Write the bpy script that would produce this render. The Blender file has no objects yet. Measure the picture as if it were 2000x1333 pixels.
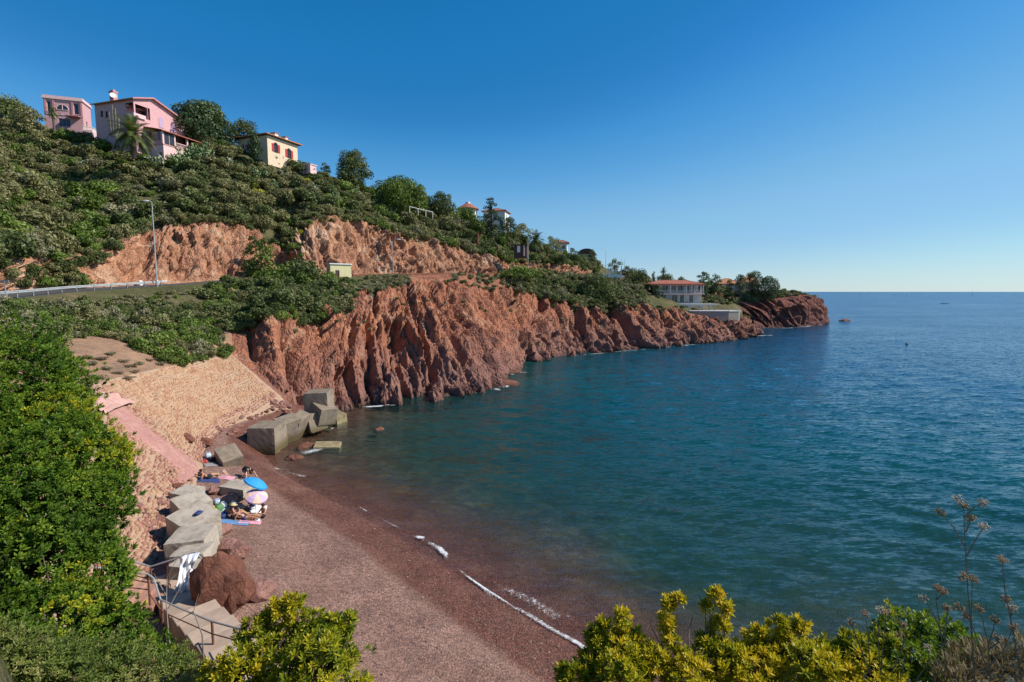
import bpy, bmesh, math, random
import numpy as np
from mathutils import Vector, Matrix
from mathutils.bvhtree import BVHTree

R = math.radians
SC = bpy.context.scene
COL = SC.collection

# ------------------------------------------------------------------ camera
CAM_H = 15.0
PITCH = math.atan(96.5 / 1000.0)
cam_data = bpy.data.cameras.new('camera')
cam_data.lens = 18.0
cam_data.sensor_width = 36.0
cam_data.clip_start = 0.05
cam_data.clip_end = 60000.0
cam = bpy.data.objects.new('camera', cam_data)
cam.location = (0, 0, CAM_H)
cam.rotation_euler = (math.pi / 2 - PITCH, 0, 0)
COL.objects.link(cam)
SC.camera = cam

# ------------------------------------------------------------------ light
SUN_EL, SUN_AZ = R(40.0), R(90.0)          # azimuth clockwise from +Y (the view direction)
world = bpy.data.worlds.new('World')
SC.world = world
world.use_nodes = True
wn, wl = world.node_tree.nodes, world.node_tree.links
wn.clear()
w_out = wn.new('ShaderNodeOutputWorld')
w_bg = wn.new('ShaderNodeBackground')
w_sky = wn.new('ShaderNodeTexSky')
w_sky.sky_type = 'NISHITA'
w_sky.sun_disc = False
w_sky.sun_elevation = SUN_EL
w_sky.sun_rotation = SUN_AZ
w_sky.altitude = 10.0
w_sky.air_density = 1.0
w_sky.dust_density = 0.0
w_sky.ozone_density = 5.0
# colour grade of the whole sky, as a polarised lens gives it
w_in = wn.new('ShaderNodeMix'); w_in.data_type = 'RGBA'; w_in.blend_type = 'MULTIPLY'
w_in.inputs[0].default_value = 1.0; w_in.inputs[7].default_value = (0.085, 0.085, 0.085, 1)
w_cv = wn.new('ShaderNodeRGBCurve')
def set_curve(c, pts):
    while len(c.points) < len(pts): c.points.new(0.5, 0.5)
    for q, (x, y) in zip(c.points, pts): q.location = (x, y)
set_curve(w_cv.mapping.curves[0], [(0, 0), (0.079, 0.014), (0.100, 0.026), (0.130, 0.075), (0.214, 0.23), (0.315, 0.31), (0.50, 0.49), (0.69, 0.63), (1, 0.75)])
set_curve(w_cv.mapping.curves[1], [(0, 0), (0.10, 0.115), (0.151, 0.186), (0.185, 0.212), (0.236, 0.315), (0.380, 0.52), (0.468, 0.57), (0.69, 0.78), (1, 0.88)])
set_curve(w_cv.mapping.curves[2], [(0, 0), (0.20, 0.33), (0.298, 0.49), (0.349, 0.535), (0.409, 0.655), (0.487, 0.75), (0.563, 0.80), (0.65, 0.86), (1, 0.95)])
w_cv.mapping.use_clip = False
w_cv.mapping.update()
w_up = wn.new('ShaderNodeMix'); w_up.data_type = 'RGBA'; w_up.blend_type = 'MULTIPLY'
w_up.inputs[0].default_value = 1.0; w_up.inputs[7].default_value = (10, 10, 10, 1)
w_bg.inputs['Strength'].default_value = 0.082
wl.new(w_sky.outputs[0], w_in.inputs[6]); wl.new(w_in.outputs[2], w_cv.inputs['Color'])
wl.new(w_cv.outputs[0], w_up.inputs[6]); wl.new(w_up.outputs[2], w_bg.inputs['Color'])
wl.new(w_bg.outputs[0], w_out.inputs['Surface'])

sun_data = bpy.data.lights.new('sun', 'SUN')
sun_data.energy = 5.0
sun_data.angle = R(0.53)
sun_data.color = (1.0, 0.93, 0.83)
sun = bpy.data.objects.new('sun', sun_data)
to_sun = Vector((math.sin(SUN_AZ) * math.cos(SUN_EL), math.cos(SUN_AZ) * math.cos(SUN_EL), math.sin(SUN_EL)))
sun.rotation_euler = to_sun.to_track_quat('Z', 'Y').to_euler()
COL.objects.link(sun)

SC.view_settings.view_transform = 'Standard'
SC.view_settings.look = 'None'
SC.view_settings.exposure = 0.28
SC.view_settings.gamma = 1.0
SC.view_settings.use_curve_mapping = False
SC.cycles.max_bounces = 6
SC.cycles.diffuse_bounces = 2
SC.cycles.glossy_bounces = 2
SC.cycles.transmission_bounces = 2
SC.cycles.transparent_max_bounces = 8
SC.cycles.use_denoising = True

# ------------------------------------------------------------------ survey helpers
# The site was surveyed from the photograph: a sight line through (px, py) of the 2000 x 1333
# picture plus a distance Y gives a place in the world.
CP, SP = math.cos(PITCH), math.sin(PITCH)
K = 15.0 / 11.0

def ray(px, py):
    u, v = (px - 1000.0) / 1000.0, -(py - 666.5) / 1000.0
    return Vector((u, CP + v * SP, -SP + v * CP))

def P(px, py, Y):
    d = ray(px, py)
    t = Y / d.y
    return Vector((d.x * t, Y, CAM_H + d.z * t))

def G(px, py, z=0.0):
    d = ray(px, py)
    t = (z - CAM_H) / d.z
    return Vector((d.x * t, d.y * t, z))

def W(x, y, z):
    return Vector((x * K, y * K, CAM_H + (z - 11.0) * K))

def project(V):
    V = np.asarray(V, float)
    x, y, z = V[..., 0], V[..., 1], V[..., 2] - CAM_H
    f = y * CP - z * SP
    u = y * SP + z * CP
    f = np.where(f < 0.1, 0.1, f)
    return 1000 + 1000 * x / f, 666.5 - 1000 * u / f

# ------------------------------------------------------------------ noise
def _hash(ix, iy, iz, seed):
    h = (ix.astype(np.int64) * 374761393 + iy.astype(np.int64) * 668265263 + iz.astype(np.int64) * 1274126177 + seed * 974634721) & 0xFFFFFFFF
    h = ((h ^ (h >> 13)) * 1274126177) & 0xFFFFFFFF
    h = ((h ^ (h >> 16)) * 2246822519) & 0xFFFFFFFF
    return ((h ^ (h >> 15)) & 0xFFFFFF) / float(0xFFFFFF)

def vnoise(x, y, z=None, seed=0):
    x = np.asarray(x, float); y = np.asarray(y, float)
    z = np.zeros_like(x) if z is None else np.asarray(z, float)
    ix, iy, iz = np.floor(x), np.floor(y), np.floor(z)
    fx, fy, fz = x - ix, y - iy, z - iz
    fx, fy, fz = [f * f * f * (f * (f * 6 - 15) + 10) for f in (fx, fy, fz)]
    r = 0
    for dx in (0, 1):
        wx = fx if dx else 1 - fx
        for dy in (0, 1):
            wy = fy if dy else 1 - fy
            for dz in (0, 1):
                wz = fz if dz else 1 - fz
                r = r + wx * wy * wz * _hash(ix + dx, iy + dy, iz + dz, seed)
    return r * 2 - 1

def fbm(x, y, z=None, seed=0, octs=4, gain=0.5):
    a, s, r = 1.0, 1.0, 0
    for o in range(octs):
        r = r + a * vnoise(np.asarray(x) * s, np.asarray(y) * s, None if z is None else np.asarray(z) * s, seed + o * 17)
        a *= gain; s *= 2.03
    return r

def smooth(a, b, x):
    t = np.clip((np.asarray(x, float) - a) / (b - a), 0, 1)
    return t * t * (3 - 2 * t)

# ------------------------------------------------------------------ mesh helpers
def mesh_np(name, V, F, mat=None, attrs=None, smooth_shade=False, midx=None):
    """V (n,3), F (m,k) with k = 3 or 4; attrs {name: (n,) float}"""
    me = bpy.data.meshes.new(name)
    V = np.ascontiguousarray(V, dtype=np.float32); F = np.ascontiguousarray(F, dtype=np.int32)
    me.vertices.add(len(V)); me.vertices.foreach_set('co', V.ravel())
    k = F.shape[1]
    me.loops.add(F.size); me.loops.foreach_set('vertex_index', F.ravel())
    me.polygons.add(len(F))
    me.polygons.foreach_set('loop_start', np.arange(0, F.size, k, dtype=np.int32))
    me.polygons.foreach_set('loop_total', np.full(len(F), k, dtype=np.int32))
    if smooth_shade:
        me.polygons.foreach_set('use_smooth', np.ones(len(F), dtype=bool))
    if midx is not None:
        me.polygons.foreach_set('material_index', np.ascontiguousarray(midx, dtype=np.int32))
    me.update(calc_edges=True)
    for a, val in (attrs or {}).items():
        at = me.attributes.new(a, 'FLOAT', 'POINT')
        at.data.foreach_set('value', np.ascontiguousarray(val, dtype=np.float32))
    for m in (mat if isinstance(mat, (list, tuple)) else [mat]):
        if m is not None:
            me.materials.append(m)
    return me

def put(name, me, parent=None, loc=None, rot=None, scale=None):
    o = bpy.data.objects.new(name, me)
    COL.objects.link(o)
    if parent is not None: o.parent = parent
    if loc is not None: o.location = loc
    if rot is not None: o.rotation_euler = rot
    if scale is not None: o.scale = scale if hasattr(scale, '__len__') else (scale,) * 3
    return o

def tag(o, label=None, cat=None, group=None, kind=None):
    if label: o['label'] = label
    if cat: o['category'] = cat
    if group: o['group'] = group
    if kind: o['kind'] = kind
    return o

def thing(name, label, cat, loc=(0, 0, 0), rz=0.0, group=None):
    o = bpy.data.objects.new(name, None)
    o.empty_display_size = 0.3
    COL.objects.link(o)
    o.location = loc; o.rotation_euler = (0, 0, rz)
    return tag(o, label, cat, group)

def copy_tree(o, parent=None):
    c = o.copy(); COL.objects.link(c); c.parent = parent
    for ch in list(o.children):
        copy_tree(ch, c)
    return c

def grid_faces(nr, nc):
    i = np.arange(nr - 1)[:, None]; j = np.arange(nc - 1)[None, :]
    a = i * nc + j
    return np.stack([a, a + 1, a + nc + 1, a + nc], -1).reshape(-1, 4)

class MB:
    def __init__(s):
        s.v = []; s.f = []
    def add(s, vs, fs):
        b = len(s.v)
        s.v += [tuple(v) for v in vs]; s.f += [tuple(i + b for i in f) for f in fs]
        return s
    def box(s, c, size, rz=0.0, M=None):
        x, y, z = size[0] / 2, size[1] / 2, size[2] / 2
        vs = [Vector((a * x, b * y, d * z)) for d in (-1, 1) for a, b in ((-1, -1), (1, -1), (1, 1), (-1, 1))]
        m = Matrix.Rotation(rz, 3, 'Z') if M is None else M
        vs = [m @ v + Vector(c) for v in vs]
        return s.add(vs, [(0, 3, 2, 1), (4, 5, 6, 7), (0, 1, 5, 4), (1, 2, 6, 5), (2, 3, 7, 6), (3, 0, 4, 7)])
    def bx(s, x0, x1, y0, y1, z0, z1):
        return s.box(((x0 + x1) / 2, (y0 + y1) / 2, (z0 + z1) / 2), (abs(x1 - x0), abs(y1 - y0), abs(z1 - z0)))
    def prism(s, poly, z0, z1):
        n = len(poly)
        vs = [(p[0], p[1], z0) for p in poly] + [(p[0], p[1], z1) for p in poly]
        fs = [tuple(reversed(range(n))), tuple(range(n, 2 * n))] + [(i, (i + 1) % n, n + (i + 1) % n, n + i) for i in range(n)]
        return s.add(vs, fs)
    def extrude(s, poly, vec):
        n = len(poly); vec = Vector(vec)
        vs = [Vector(p) for p in poly] + [Vector(p) + vec for p in poly]
        fs = [tuple(reversed(range(n))), tuple(range(n, 2 * n))] + [(i, (i + 1) % n, n + (i + 1) % n, n + i) for i in range(n)]
        return s.add(vs, fs)
    def tube(s, pts, rad, n=6, cap=True):
        pts = [Vector(p) for p in pts]
        rad = rad if hasattr(rad, '__len__') else [rad] * len(pts)
        b = len(s.v); ref = None
        for i, p in enumerate(pts):
            d = (pts[min(i + 1, len(pts) - 1)] - pts[max(i - 1, 0)])
            d = d.normalized() if d.length > 1e-9 else Vector((0, 0, 1))
            if ref is None:
                ref = Vector((1, 0, 0)) if abs(d.x) < 0.8 else Vector((0, 1, 0))
            a = (ref - d * ref.dot(d)).normalized(); c = d.cross(a); ref = a
            for k in range(n):
                t = 2 * math.pi * k / n
                s.v.append(tuple(p + (a * math.cos(t) + c * math.sin(t)) * rad[i]))
        for i in range(len(pts) - 1):
            for k in range(n):
                q = b + i * n
                s.f.append((q + k, q + (k + 1) % n, q + n + (k + 1) % n, q + n + k))
        if cap:
            s.f.append(tuple(b + k for k in reversed(range(n))))
            s.f.append(tuple(b + (len(pts) - 1) * n + k for k in range(n)))
        return s
    def lathe(s, prof, n=12, c=(0, 0, 0), a0=0.0):
        b = len(s.v)
        for r, z in prof:
            for k in range(n):
                t = a0 + 2 * math.pi * k / n
                s.v.append((c[0] + r * math.cos(t), c[1] + r * math.sin(t), c[2] + z))
        for i in range(len(prof) - 1):
            for k in range(n):
                q = b + i * n
                s.f.append((q + k, q + (k + 1) % n, q + n + (k + 1) % n, q + n + k))
        s.f.append(tuple(b + k for k in reversed(range(n))))
        s.f.append(tuple(b + (len(prof) - 1) * n + k for k in range(n)))
        return s
    def ell(s, c, r, nu=10, nv=6, M=None):
        b = len(s.v); M = M or Matrix.Identity(3)
        pr = [(math.sin(math.pi * i / nv), -math.cos(math.pi * i / nv)) for i in range(nv + 1)]
        for q, z in pr:
            q = max(q, 0.02)
            for k in range(nu):
                t = 2 * math.pi * k / nu
                s.v.append(tuple(M @ Vector((r[0] * q * math.cos(t), r[1] * q * math.sin(t), r[2] * z)) + Vector(c)))
        for i in range(nv):
            for k in range(nu):
                a = b + i * nu
                s.f.append((a + k, a + (k + 1) % nu, a + nu + (k + 1) % nu, a + nu + k))
        return s
    def mesh(s, name, mat, sm=False):
        me = bpy.data.meshes.new(name)
        me.from_pydata(s.v, [], s.f)
        if mat is not None: me.materials.append(mat)
        if sm: me.polygons.foreach_set('use_smooth', [True] * len(me.polygons))
        me.update()
        return me
    def build(s, name, mat, parent=None, sm=False, bevel=0.0, **kw):
        o = put(name, s.mesh(name, mat, sm), parent, **kw)
        if bevel:
            m = o.modifiers.new('bevel', 'BEVEL'); m.width = bevel; m.segments = 2; m.limit_method = 'ANGLE'
        return o

# ------------------------------------------------------------------ materials
MAT = {}
def nt(name):
    m = bpy.data.materials.new(name); m.use_nodes = True
    n = m.node_tree.nodes; l = m.node_tree.links
    b = n['Principled BSDF']
    MAT[name] = m
    return m, n, l, b

def ramp(n, stops, interp='LINEAR'):
    r = n.new('ShaderNodeValToRGB'); cr = r.color_ramp; cr.interpolation = interp
    while len(cr.elements) < len(stops): cr.elements.new(0.5)
    for e, (p, c) in zip(cr.elements, stops):
        e.position = p; e.color = (*c, 1)
    return r

def tex(n, l, scale, detail=4, rough=0.55, coord='Object', stretch=None, rot=None, kind='noise', out=None, dist=0.0):
    tc = n.new('ShaderNodeTexCoord')
    src = tc.outputs['Object' if coord == 'Position' else coord]
    if coord == 'Position':
        src = n.new('ShaderNodeNewGeometry').outputs['Position']
    if stretch or rot:
        mp = n.new('ShaderNodeMapping')
        mp.vector_type = 'TEXTURE' if False else 'POINT'
        if stretch: mp.inputs['Scale'].default_value = stretch
        if rot: mp.inputs['Rotation'].default_value = rot
        l.new(src, mp.inputs['Vector']); src = mp.outputs[0]
    if kind == 'noise':
        t = n.new('ShaderNodeTexNoise'); t.inputs['Detail'].default_value = detail; t.inputs['Roughness'].default_value = rough
        t.inputs['Distortion'].default_value = dist
    else:
        t = n.new('ShaderNodeTexVoronoi'); t.feature = out or 'F1'
    t.inputs['Scale'].default_value = scale
    l.new(src, t.inputs['Vector'])
    return t

def mixc(n, l, fac, a, b, mode='MIX'):
    m = n.new('ShaderNodeMix'); m.data_type = 'RGBA'; m.blend_type = mode
    for i, s in ((0, fac), (6, a), (7, b)):
        if hasattr(s, 'links'): l.new(s, m.inputs[i])
        elif isinstance(s, (tuple, list)): m.inputs[i].default_value = (*s, 1)
        else: m.inputs[i].default_value = s
    return m.outputs[2]

def math_(n, l, op, a, b=0.0, clamp=False):
    m = n.new('ShaderNodeMath'); m.operation = op; m.use_clamp = clamp
    for i, s in ((0, a), (1, b)):
        if hasattr(s, 'links'): l.new(s, m.inputs[i])
        else: m.inputs[i].default_value = s
    return m.outputs[0]

def bump(n, l, b, h, strength=0.5, dist=0.1, normal=None):
    bp = n.new('ShaderNodeBump'); bp.inputs['Strength'].default_value = strength; bp.inputs['Distance'].default_value = dist
    l.new(h, bp.inputs['Height'])
    if normal is not None: l.new(normal, bp.inputs['Normal'])
    if b is not None: l.new(bp.outputs[0], b.inputs['Normal'])
    return bp.outputs[0]

def attr(n, name):
    a = n.new('ShaderNodeAttribute'); a.attribute_name = name
    return a.outputs['Fac']

def plain(name, col, rough=0.75, var=0.12, scale=3.0, metal=0.0, spec=0.3, bumpd=0.0, detail=5, coord='Object'):
    m, n, l, b = nt(name)
    t = tex(n, l, scale, detail, 0.6, coord)
    lo = tuple(c * (1 - var) for c in col); hi = tuple(min(1, c * (1 + var)) for c in col)
    r = ramp(n, [(0.3, lo), (0.7, hi)])
    l.new(t.outputs['Fac'], r.inputs[0]); l.new(r.outputs[0], b.inputs['Base Color'])
    b.inputs['Roughness'].default_value = rough; b.inputs['Metallic'].default_value = metal
    b.inputs['Specular IOR Level'].default_value = spec
    if bumpd: bump(n, l, b, t.outputs['Fac'], 0.6, bumpd)
    return m

def rock_mat(name, c_hi, c_mid, c_lo, c_dark, low_z=None, pale=None, sc=1.0, zs=0.28, tilt=-14, joint=1.0):
    m, n, l, b = nt(name)
    t1 = tex(n, l, 0.10 * sc, 6, 0.6, 'Position', dist=0.6)
    t2 = tex(n, l, 0.85 * sc, 8, 0.70, 'Position', stretch=(1.1, 1.1, zs), rot=(0, R(tilt), 0))
    t3 = tex(n, l, 5.0 * sc, 5, 0.65, 'Position')
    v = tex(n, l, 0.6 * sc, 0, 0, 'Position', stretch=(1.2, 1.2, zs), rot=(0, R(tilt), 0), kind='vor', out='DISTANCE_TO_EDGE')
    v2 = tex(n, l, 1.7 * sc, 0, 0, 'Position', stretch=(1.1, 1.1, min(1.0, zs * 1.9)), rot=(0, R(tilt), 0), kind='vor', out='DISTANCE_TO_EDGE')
    r = ramp(n, [(0.28, c_dark), (0.42, c_lo), (0.55, c_mid), (0.74, c_hi)])
    f = math_(n, l, 'ADD', math_(n, l, 'MULTIPLY', t1.outputs['Fac'], 0.55), math_(n, l, 'MULTIPLY', t2.outputs['Fac'], 0.45))
    l.new(f, r.inputs[0])
    col = mixc(n, l, 0.55, r.outputs[0], mixc(n, l, t3.outputs['Fac'], (0.35, 0.33, 0.33), (1.0, 1.0, 1.0)), 'MULTIPLY')
    col = mixc(n, l, 0.35, col, mixc(n, l, t2.outputs['Fac'], (0.3, 0.24, 0.22), (1.4, 1.3, 1.2)), 'MULTIPLY')
    # open joints: dirt plus crevice shade painted into the colour as dark lines
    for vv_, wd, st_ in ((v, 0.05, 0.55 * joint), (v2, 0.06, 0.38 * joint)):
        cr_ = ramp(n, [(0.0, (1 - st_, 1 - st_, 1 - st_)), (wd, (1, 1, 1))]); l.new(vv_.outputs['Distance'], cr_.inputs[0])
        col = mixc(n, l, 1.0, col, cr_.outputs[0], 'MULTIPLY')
    if pale:
        t4 = tex(n, l, 0.16, 5, 0.6, 'Position', dist=1.0)
        pr = ramp(n, [(0.53, (0, 0, 0)), (0.66, (1, 1, 1))])
        l.new(t4.outputs['Fac'], pr.inputs[0])
        col = mixc(n, l, math_(n, l, 'MULTIPLY', math_(n, l, 'MULTIPLY', pr.outputs[0], 0.75), t3.outputs['Fac']), col, pale)
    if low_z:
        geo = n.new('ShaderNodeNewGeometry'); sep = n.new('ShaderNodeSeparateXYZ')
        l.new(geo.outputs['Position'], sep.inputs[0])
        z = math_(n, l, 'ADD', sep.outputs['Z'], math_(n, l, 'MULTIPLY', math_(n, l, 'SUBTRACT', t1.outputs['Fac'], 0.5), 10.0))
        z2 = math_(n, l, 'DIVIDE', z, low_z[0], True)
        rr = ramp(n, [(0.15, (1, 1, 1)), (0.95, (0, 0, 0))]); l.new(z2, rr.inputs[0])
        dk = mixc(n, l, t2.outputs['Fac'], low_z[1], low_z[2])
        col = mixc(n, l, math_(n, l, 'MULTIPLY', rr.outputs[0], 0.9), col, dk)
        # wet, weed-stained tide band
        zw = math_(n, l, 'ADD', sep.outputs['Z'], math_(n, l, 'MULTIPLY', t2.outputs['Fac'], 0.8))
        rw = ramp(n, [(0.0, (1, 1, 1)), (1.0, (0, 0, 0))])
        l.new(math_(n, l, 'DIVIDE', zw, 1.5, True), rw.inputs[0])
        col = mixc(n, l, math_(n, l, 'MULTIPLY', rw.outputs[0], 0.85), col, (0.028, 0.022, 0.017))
    l.new(col, b.inputs['Base Color'])
    b.inputs['Roughness'].default_value = 0.85
    b.inputs['Specular IOR Level'].default_value = 0.2
    h = math_(n, l, 'ADD', t2.outputs['Fac'], math_(n, l, 'MULTIPLY', t3.outputs['Fac'], 0.25))
    vv = math_(n, l, 'MULTIPLY', v.outputs['Distance'], 2.2, True)
    h = math_(n, l, 'ADD', h, math_(n, l, 'MULTIPLY', vv, joint))
    h = math_(n, l, 'ADD', h, math_(n, l, 'MULTIPLY', math_(n, l, 'MULTIPLY', v2.outputs['Distance'], 4.0, True), 0.5 * joint))
    bump(n, l, b, h, 0.75, 0.35)
    return m

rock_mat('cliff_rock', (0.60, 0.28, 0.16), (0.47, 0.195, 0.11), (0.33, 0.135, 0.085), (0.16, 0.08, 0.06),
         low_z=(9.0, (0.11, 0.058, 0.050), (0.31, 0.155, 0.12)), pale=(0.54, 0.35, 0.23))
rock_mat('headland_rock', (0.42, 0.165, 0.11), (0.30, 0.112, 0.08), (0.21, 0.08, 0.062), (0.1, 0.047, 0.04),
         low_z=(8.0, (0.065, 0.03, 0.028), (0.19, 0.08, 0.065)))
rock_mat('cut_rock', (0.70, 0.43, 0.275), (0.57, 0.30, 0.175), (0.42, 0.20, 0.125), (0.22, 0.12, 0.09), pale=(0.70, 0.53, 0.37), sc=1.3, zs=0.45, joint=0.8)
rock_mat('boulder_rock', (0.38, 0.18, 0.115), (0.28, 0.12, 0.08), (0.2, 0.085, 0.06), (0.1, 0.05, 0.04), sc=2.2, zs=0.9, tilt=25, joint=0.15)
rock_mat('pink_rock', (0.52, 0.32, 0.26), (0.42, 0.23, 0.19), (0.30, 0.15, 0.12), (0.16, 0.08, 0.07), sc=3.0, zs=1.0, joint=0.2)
rock_mat('sandy_slope', (0.52, 0.34, 0.22), (0.42, 0.26, 0.165), (0.30, 0.20, 0.14), (0.2, 0.15, 0.11), sc=1.6, zs=1.0, tilt=0, joint=0.0)

def soil_mat():
    m, n, l, b = nt('hill_soil')
    t = tex(n, l, 0.22, 6, 0.65, 'Position'); t2 = tex(n, l, 2.2, 5, 0.65, 'Position')
    r = ramp(n, [(0.3, (0.08, 0.085, 0.038)), (0.55, (0.125, 0.115, 0.055)), (0.74, (0.24, 0.16, 0.10))])
    l.new(t.outputs['Fac'], r.inputs[0])
    c = mixc(n, l, 0.7, r.outputs[0], mixc(n, l, t2.outputs['Fac'], (0.35, 0.35, 0.35), (1.25, 1.25, 1.2)), 'MULTIPLY')
    l.new(c, b.inputs['Base Color']); b.inputs['Roughness'].default_value = 0.95
    b.inputs['Specular IOR Level'].default_value = 0.1
    bump(n, l, b, t2.outputs['Fac'], 0.9, 0.4)
soil_mat()
plain('asphalt', (0.075, 0.072, 0.07), 0.85, 0.2, 4.0)
def concrete_mat(name, c, stain, tide=None):
    m, n, l, b = nt(name)
    t1 = tex(n, l, 0.9, 8, 0.7); t2 = tex(n, l, 6.0, 6, 0.7); t3 = tex(n, l, 1.3, 4, 0.6, stretch=(2.2, 2.2, 0.25))
    r = ramp(n, [(0.32, tuple(q * 0.62 for q in c)), (0.5, c), (0.68, tuple(min(1, q * 1.18) for q in c))]); l.new(t1.outputs['Fac'], r.inputs[0])
    col = mixc(n, l, 0.5, r.outputs[0], mixc(n, l, t2.outputs['Fac'], (0.55, 0.53, 0.5), (1.25, 1.25, 1.25)), 'MULTIPLY')
    sr = ramp(n, [(0.52, (0, 0, 0)), (0.66, (1, 1, 1))]); l.new(t3.outputs['Fac'], sr.inputs[0])
    col = mixc(n, l, math_(n, l, 'MULTIPLY', sr.outputs[0], 0.6), col, stain)
    if tide:
        geo = n.new('ShaderNodeNewGeometry'); sp_ = n.new('ShaderNodeSeparateXYZ'); l.new(geo.outputs['Position'], sp_.inputs[0])
        z = math_(n, l, 'SUBTRACT', sp_.outputs['Z'], math_(n, l, 'MULTIPLY', t1.outputs['Fac'], 0.9))
        tr_ = ramp(n, [(0.0, (1, 1, 1)), (1.0, (0, 0, 0))]); l.new(math_(n, l, 'DIVIDE', z, 0.7, True), tr_.inputs[0])
        col = mixc(n, l, math_(n, l, 'MULTIPLY', tr_.outputs[0], 0.9), col, tide)
    l.new(col, b.inputs['Base Color']); b.inputs['Roughness'].default_value = 0.9; b.inputs['Specular IOR Level'].default_value = 0.2
    bump(n, l, b, math_(n, l, 'ADD', t1.outputs['Fac'], math_(n, l, 'MULTIPLY', t2.outputs['Fac'], 0.4)), 0.5, 0.025)
concrete_mat('concrete', (0.42, 0.365, 0.30), (0.27, 0.215, 0.16))
concrete_mat('concrete_tidal', (0.25, 0.205, 0.155), (0.19, 0.12, 0.07), (0.10, 0.075, 0.03))
plain('concrete_dark', (0.25, 0.215, 0.18), 0.85, 0.3, 1.0, bumpd=0.03, detail=8)
plain('concrete_weedy', (0.27, 0.215, 0.115), 0.7, 0.4, 1.5, bumpd=0.03, detail=8)
plain('mortar', (0.36, 0.245, 0.165), 0.9, 0.18, 2.5, coord='Position', bumpd=0.03)
# ------------------------------------------------------------------ the land: one loft of cross sections along the bay
def PK(px, py, Y): return P(px, py, Y * K)
ST = []   # stations: A..E, G..I (F and J follow)
def st(B, C, D, E, Gc, H, I, A=None):
    if A is None:
        out = Vector((B.x - C.x, B.y - C.y, 0)); out = out.normalized() if out.length > 1e-6 else Vector((1, 0, 0))
        A = Vector((B.x + out.x * 1.5, B.y + out.y * 1.5, -3.0))
    ST.append((A, B, C, D, E, Gc, H, I))
st(W(-10.5, 12, 1.5), W(-15.5, 12, 5.4), W(-24, 16, 8), W(-34, 22, 10.4), W(-46, 24, 15), W(-62, 30, 27), W(-85, 45, 38), A=W(-9, 12, 0.6))
st(W(-14.5, 22, 1.5), W(-20, 22.5, 5.7), W(-28, 27, 8.3), PK(-10, 586, 36.4), PK(0, 500, 45), PK(0, 360, 62), PK(-40, 235, 86), A=W(-13, 22, 0.6))
st(W(-16.5, 26.5, 1.5), W(-22.6, 27.2, 6.0), PK(130, 640, 38), PK(150, 571, 46), PK(150, 500, 53), PK(140, 370, 70), PK(110, 262, 85), A=W(-15, 26.5, 0.6))
st(W(-18.5, 30, 1.5), PK(300, 722, 34.1), PK(290, 640, 44), PK(305, 560, 55), PK(295, 445, 66), PK(290, 360, 76), PK(290, 285, 84), A=W(-17, 30, 0.6))
st(W(-20, 35, 1.5), PK(400, 703, 41), PK(390, 620, 50), PK(400, 553, 60), PK(400, 432, 71), PK(410, 350, 82), PK(420, 287, 90), A=W(-18.5, 35, 0.6))
st(PK(549, 776, 42.8), PK(452, 694, 45.6), PK(450, 640, 50), PK(480, 546, 64), PK(470, 440, 76), PK(480, 365, 86), PK(490, 303, 93), A=W(-18, 42, 0.4))
N_REV = len(ST) - 1
st(PK(556, 782, 43.3), PK(505, 690, 47), PK(490, 632, 51), PK(490, 545, 64.6), PK(482, 445, 77), PK(490, 367, 87), PK(500, 305, 93.5), A=W(-17.5, 42.5, -1))
st(G(600, 822), PK(562, 700, 48), PK(545, 610, 53), PK(570, 543, 68), PK(540, 478, 80), PK(560, 382, 90), PK(570, 320, 97))
st(G(680, 798), PK(655, 700, 53), PK(655, 608, 59), PK(667, 541, 72), PK(600, 432, 84), PK(640, 380, 94), PK(640, 342, 100))
st(G(760, 788), PK(740, 680, 57), PK(745, 572, 67), PK(775, 538, 81), PK(690, 428, 92), PK(700, 390, 100), PK(700, 360, 105))
st(G(850, 782), PK(840, 660, 61), PK(830, 546, 77), PK(850, 537, 87), PK(770, 458, 97), PK(780, 420, 106), PK(780, 388, 112))
st(G(930, 774), PK(905, 650, 66), PK(890, 552, 82), PK(900, 537, 92), PK(850, 476, 104), PK(850, 440, 112), PK(850, 408, 118))
st(G(978, 757), PK(960, 650, 72), PK(950, 563, 89), PK(945, 537, 97.5), PK(900, 490, 109), PK(910, 455, 117), PK(905, 424, 123))
st(G(985, 732), PK(990, 650, 78), PK(1000, 572, 95), PK(990, 536, 104), PK(950, 503, 114), PK(960, 470, 123), PK(960, 446, 130))
st(G(1008, 713), PK(1025, 650, 83), PK(1040, 580, 100), PK(1030, 535, 111), PK(1000, 510, 120), PK(1010, 488, 130), PK(1030, 474, 138))
st(G(1060, 702), PK(1080, 650, 90), PK(1085, 588, 104), PK(1075, 536, 117), PK(1060, 515, 126), PK(1075, 502, 138), PK(1090, 494, 148))
st(G(1150, 692), PK(1150, 650, 96), PK(1150, 600, 110), PK(1130, 538, 125), PK(1120, 522, 135), PK(1130, 515, 145), PK(1140, 511, 155))
st(G(1250, 683), PK(1240, 640, 104), PK(1230, 598, 116), PK(1190, 544, 135), PK(1180, 534, 144), PK(1190, 530, 152), PK(1195, 527, 160))
st(G(1330, 675), PK(1320, 638, 112), PK(1300, 607, 121), PK(1260, 556, 145), PK(1255, 551, 152), PK(1258, 548, 158), PK(1260, 547, 165))
st(G(1400, 668), PK(1395, 638, 118), PK(1380, 618, 127), PK(1330, 573, 150), PK(1330, 568, 157), PK(1330, 564, 164), PK(1330, 560, 172))
st(G(1465, 659), PK(1455, 640, 126), PK(1440, 622, 132), PK(1400, 580, 155), PK(1400, 575, 162), PK(1400, 572, 169), PK(1400, 569, 176))
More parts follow.
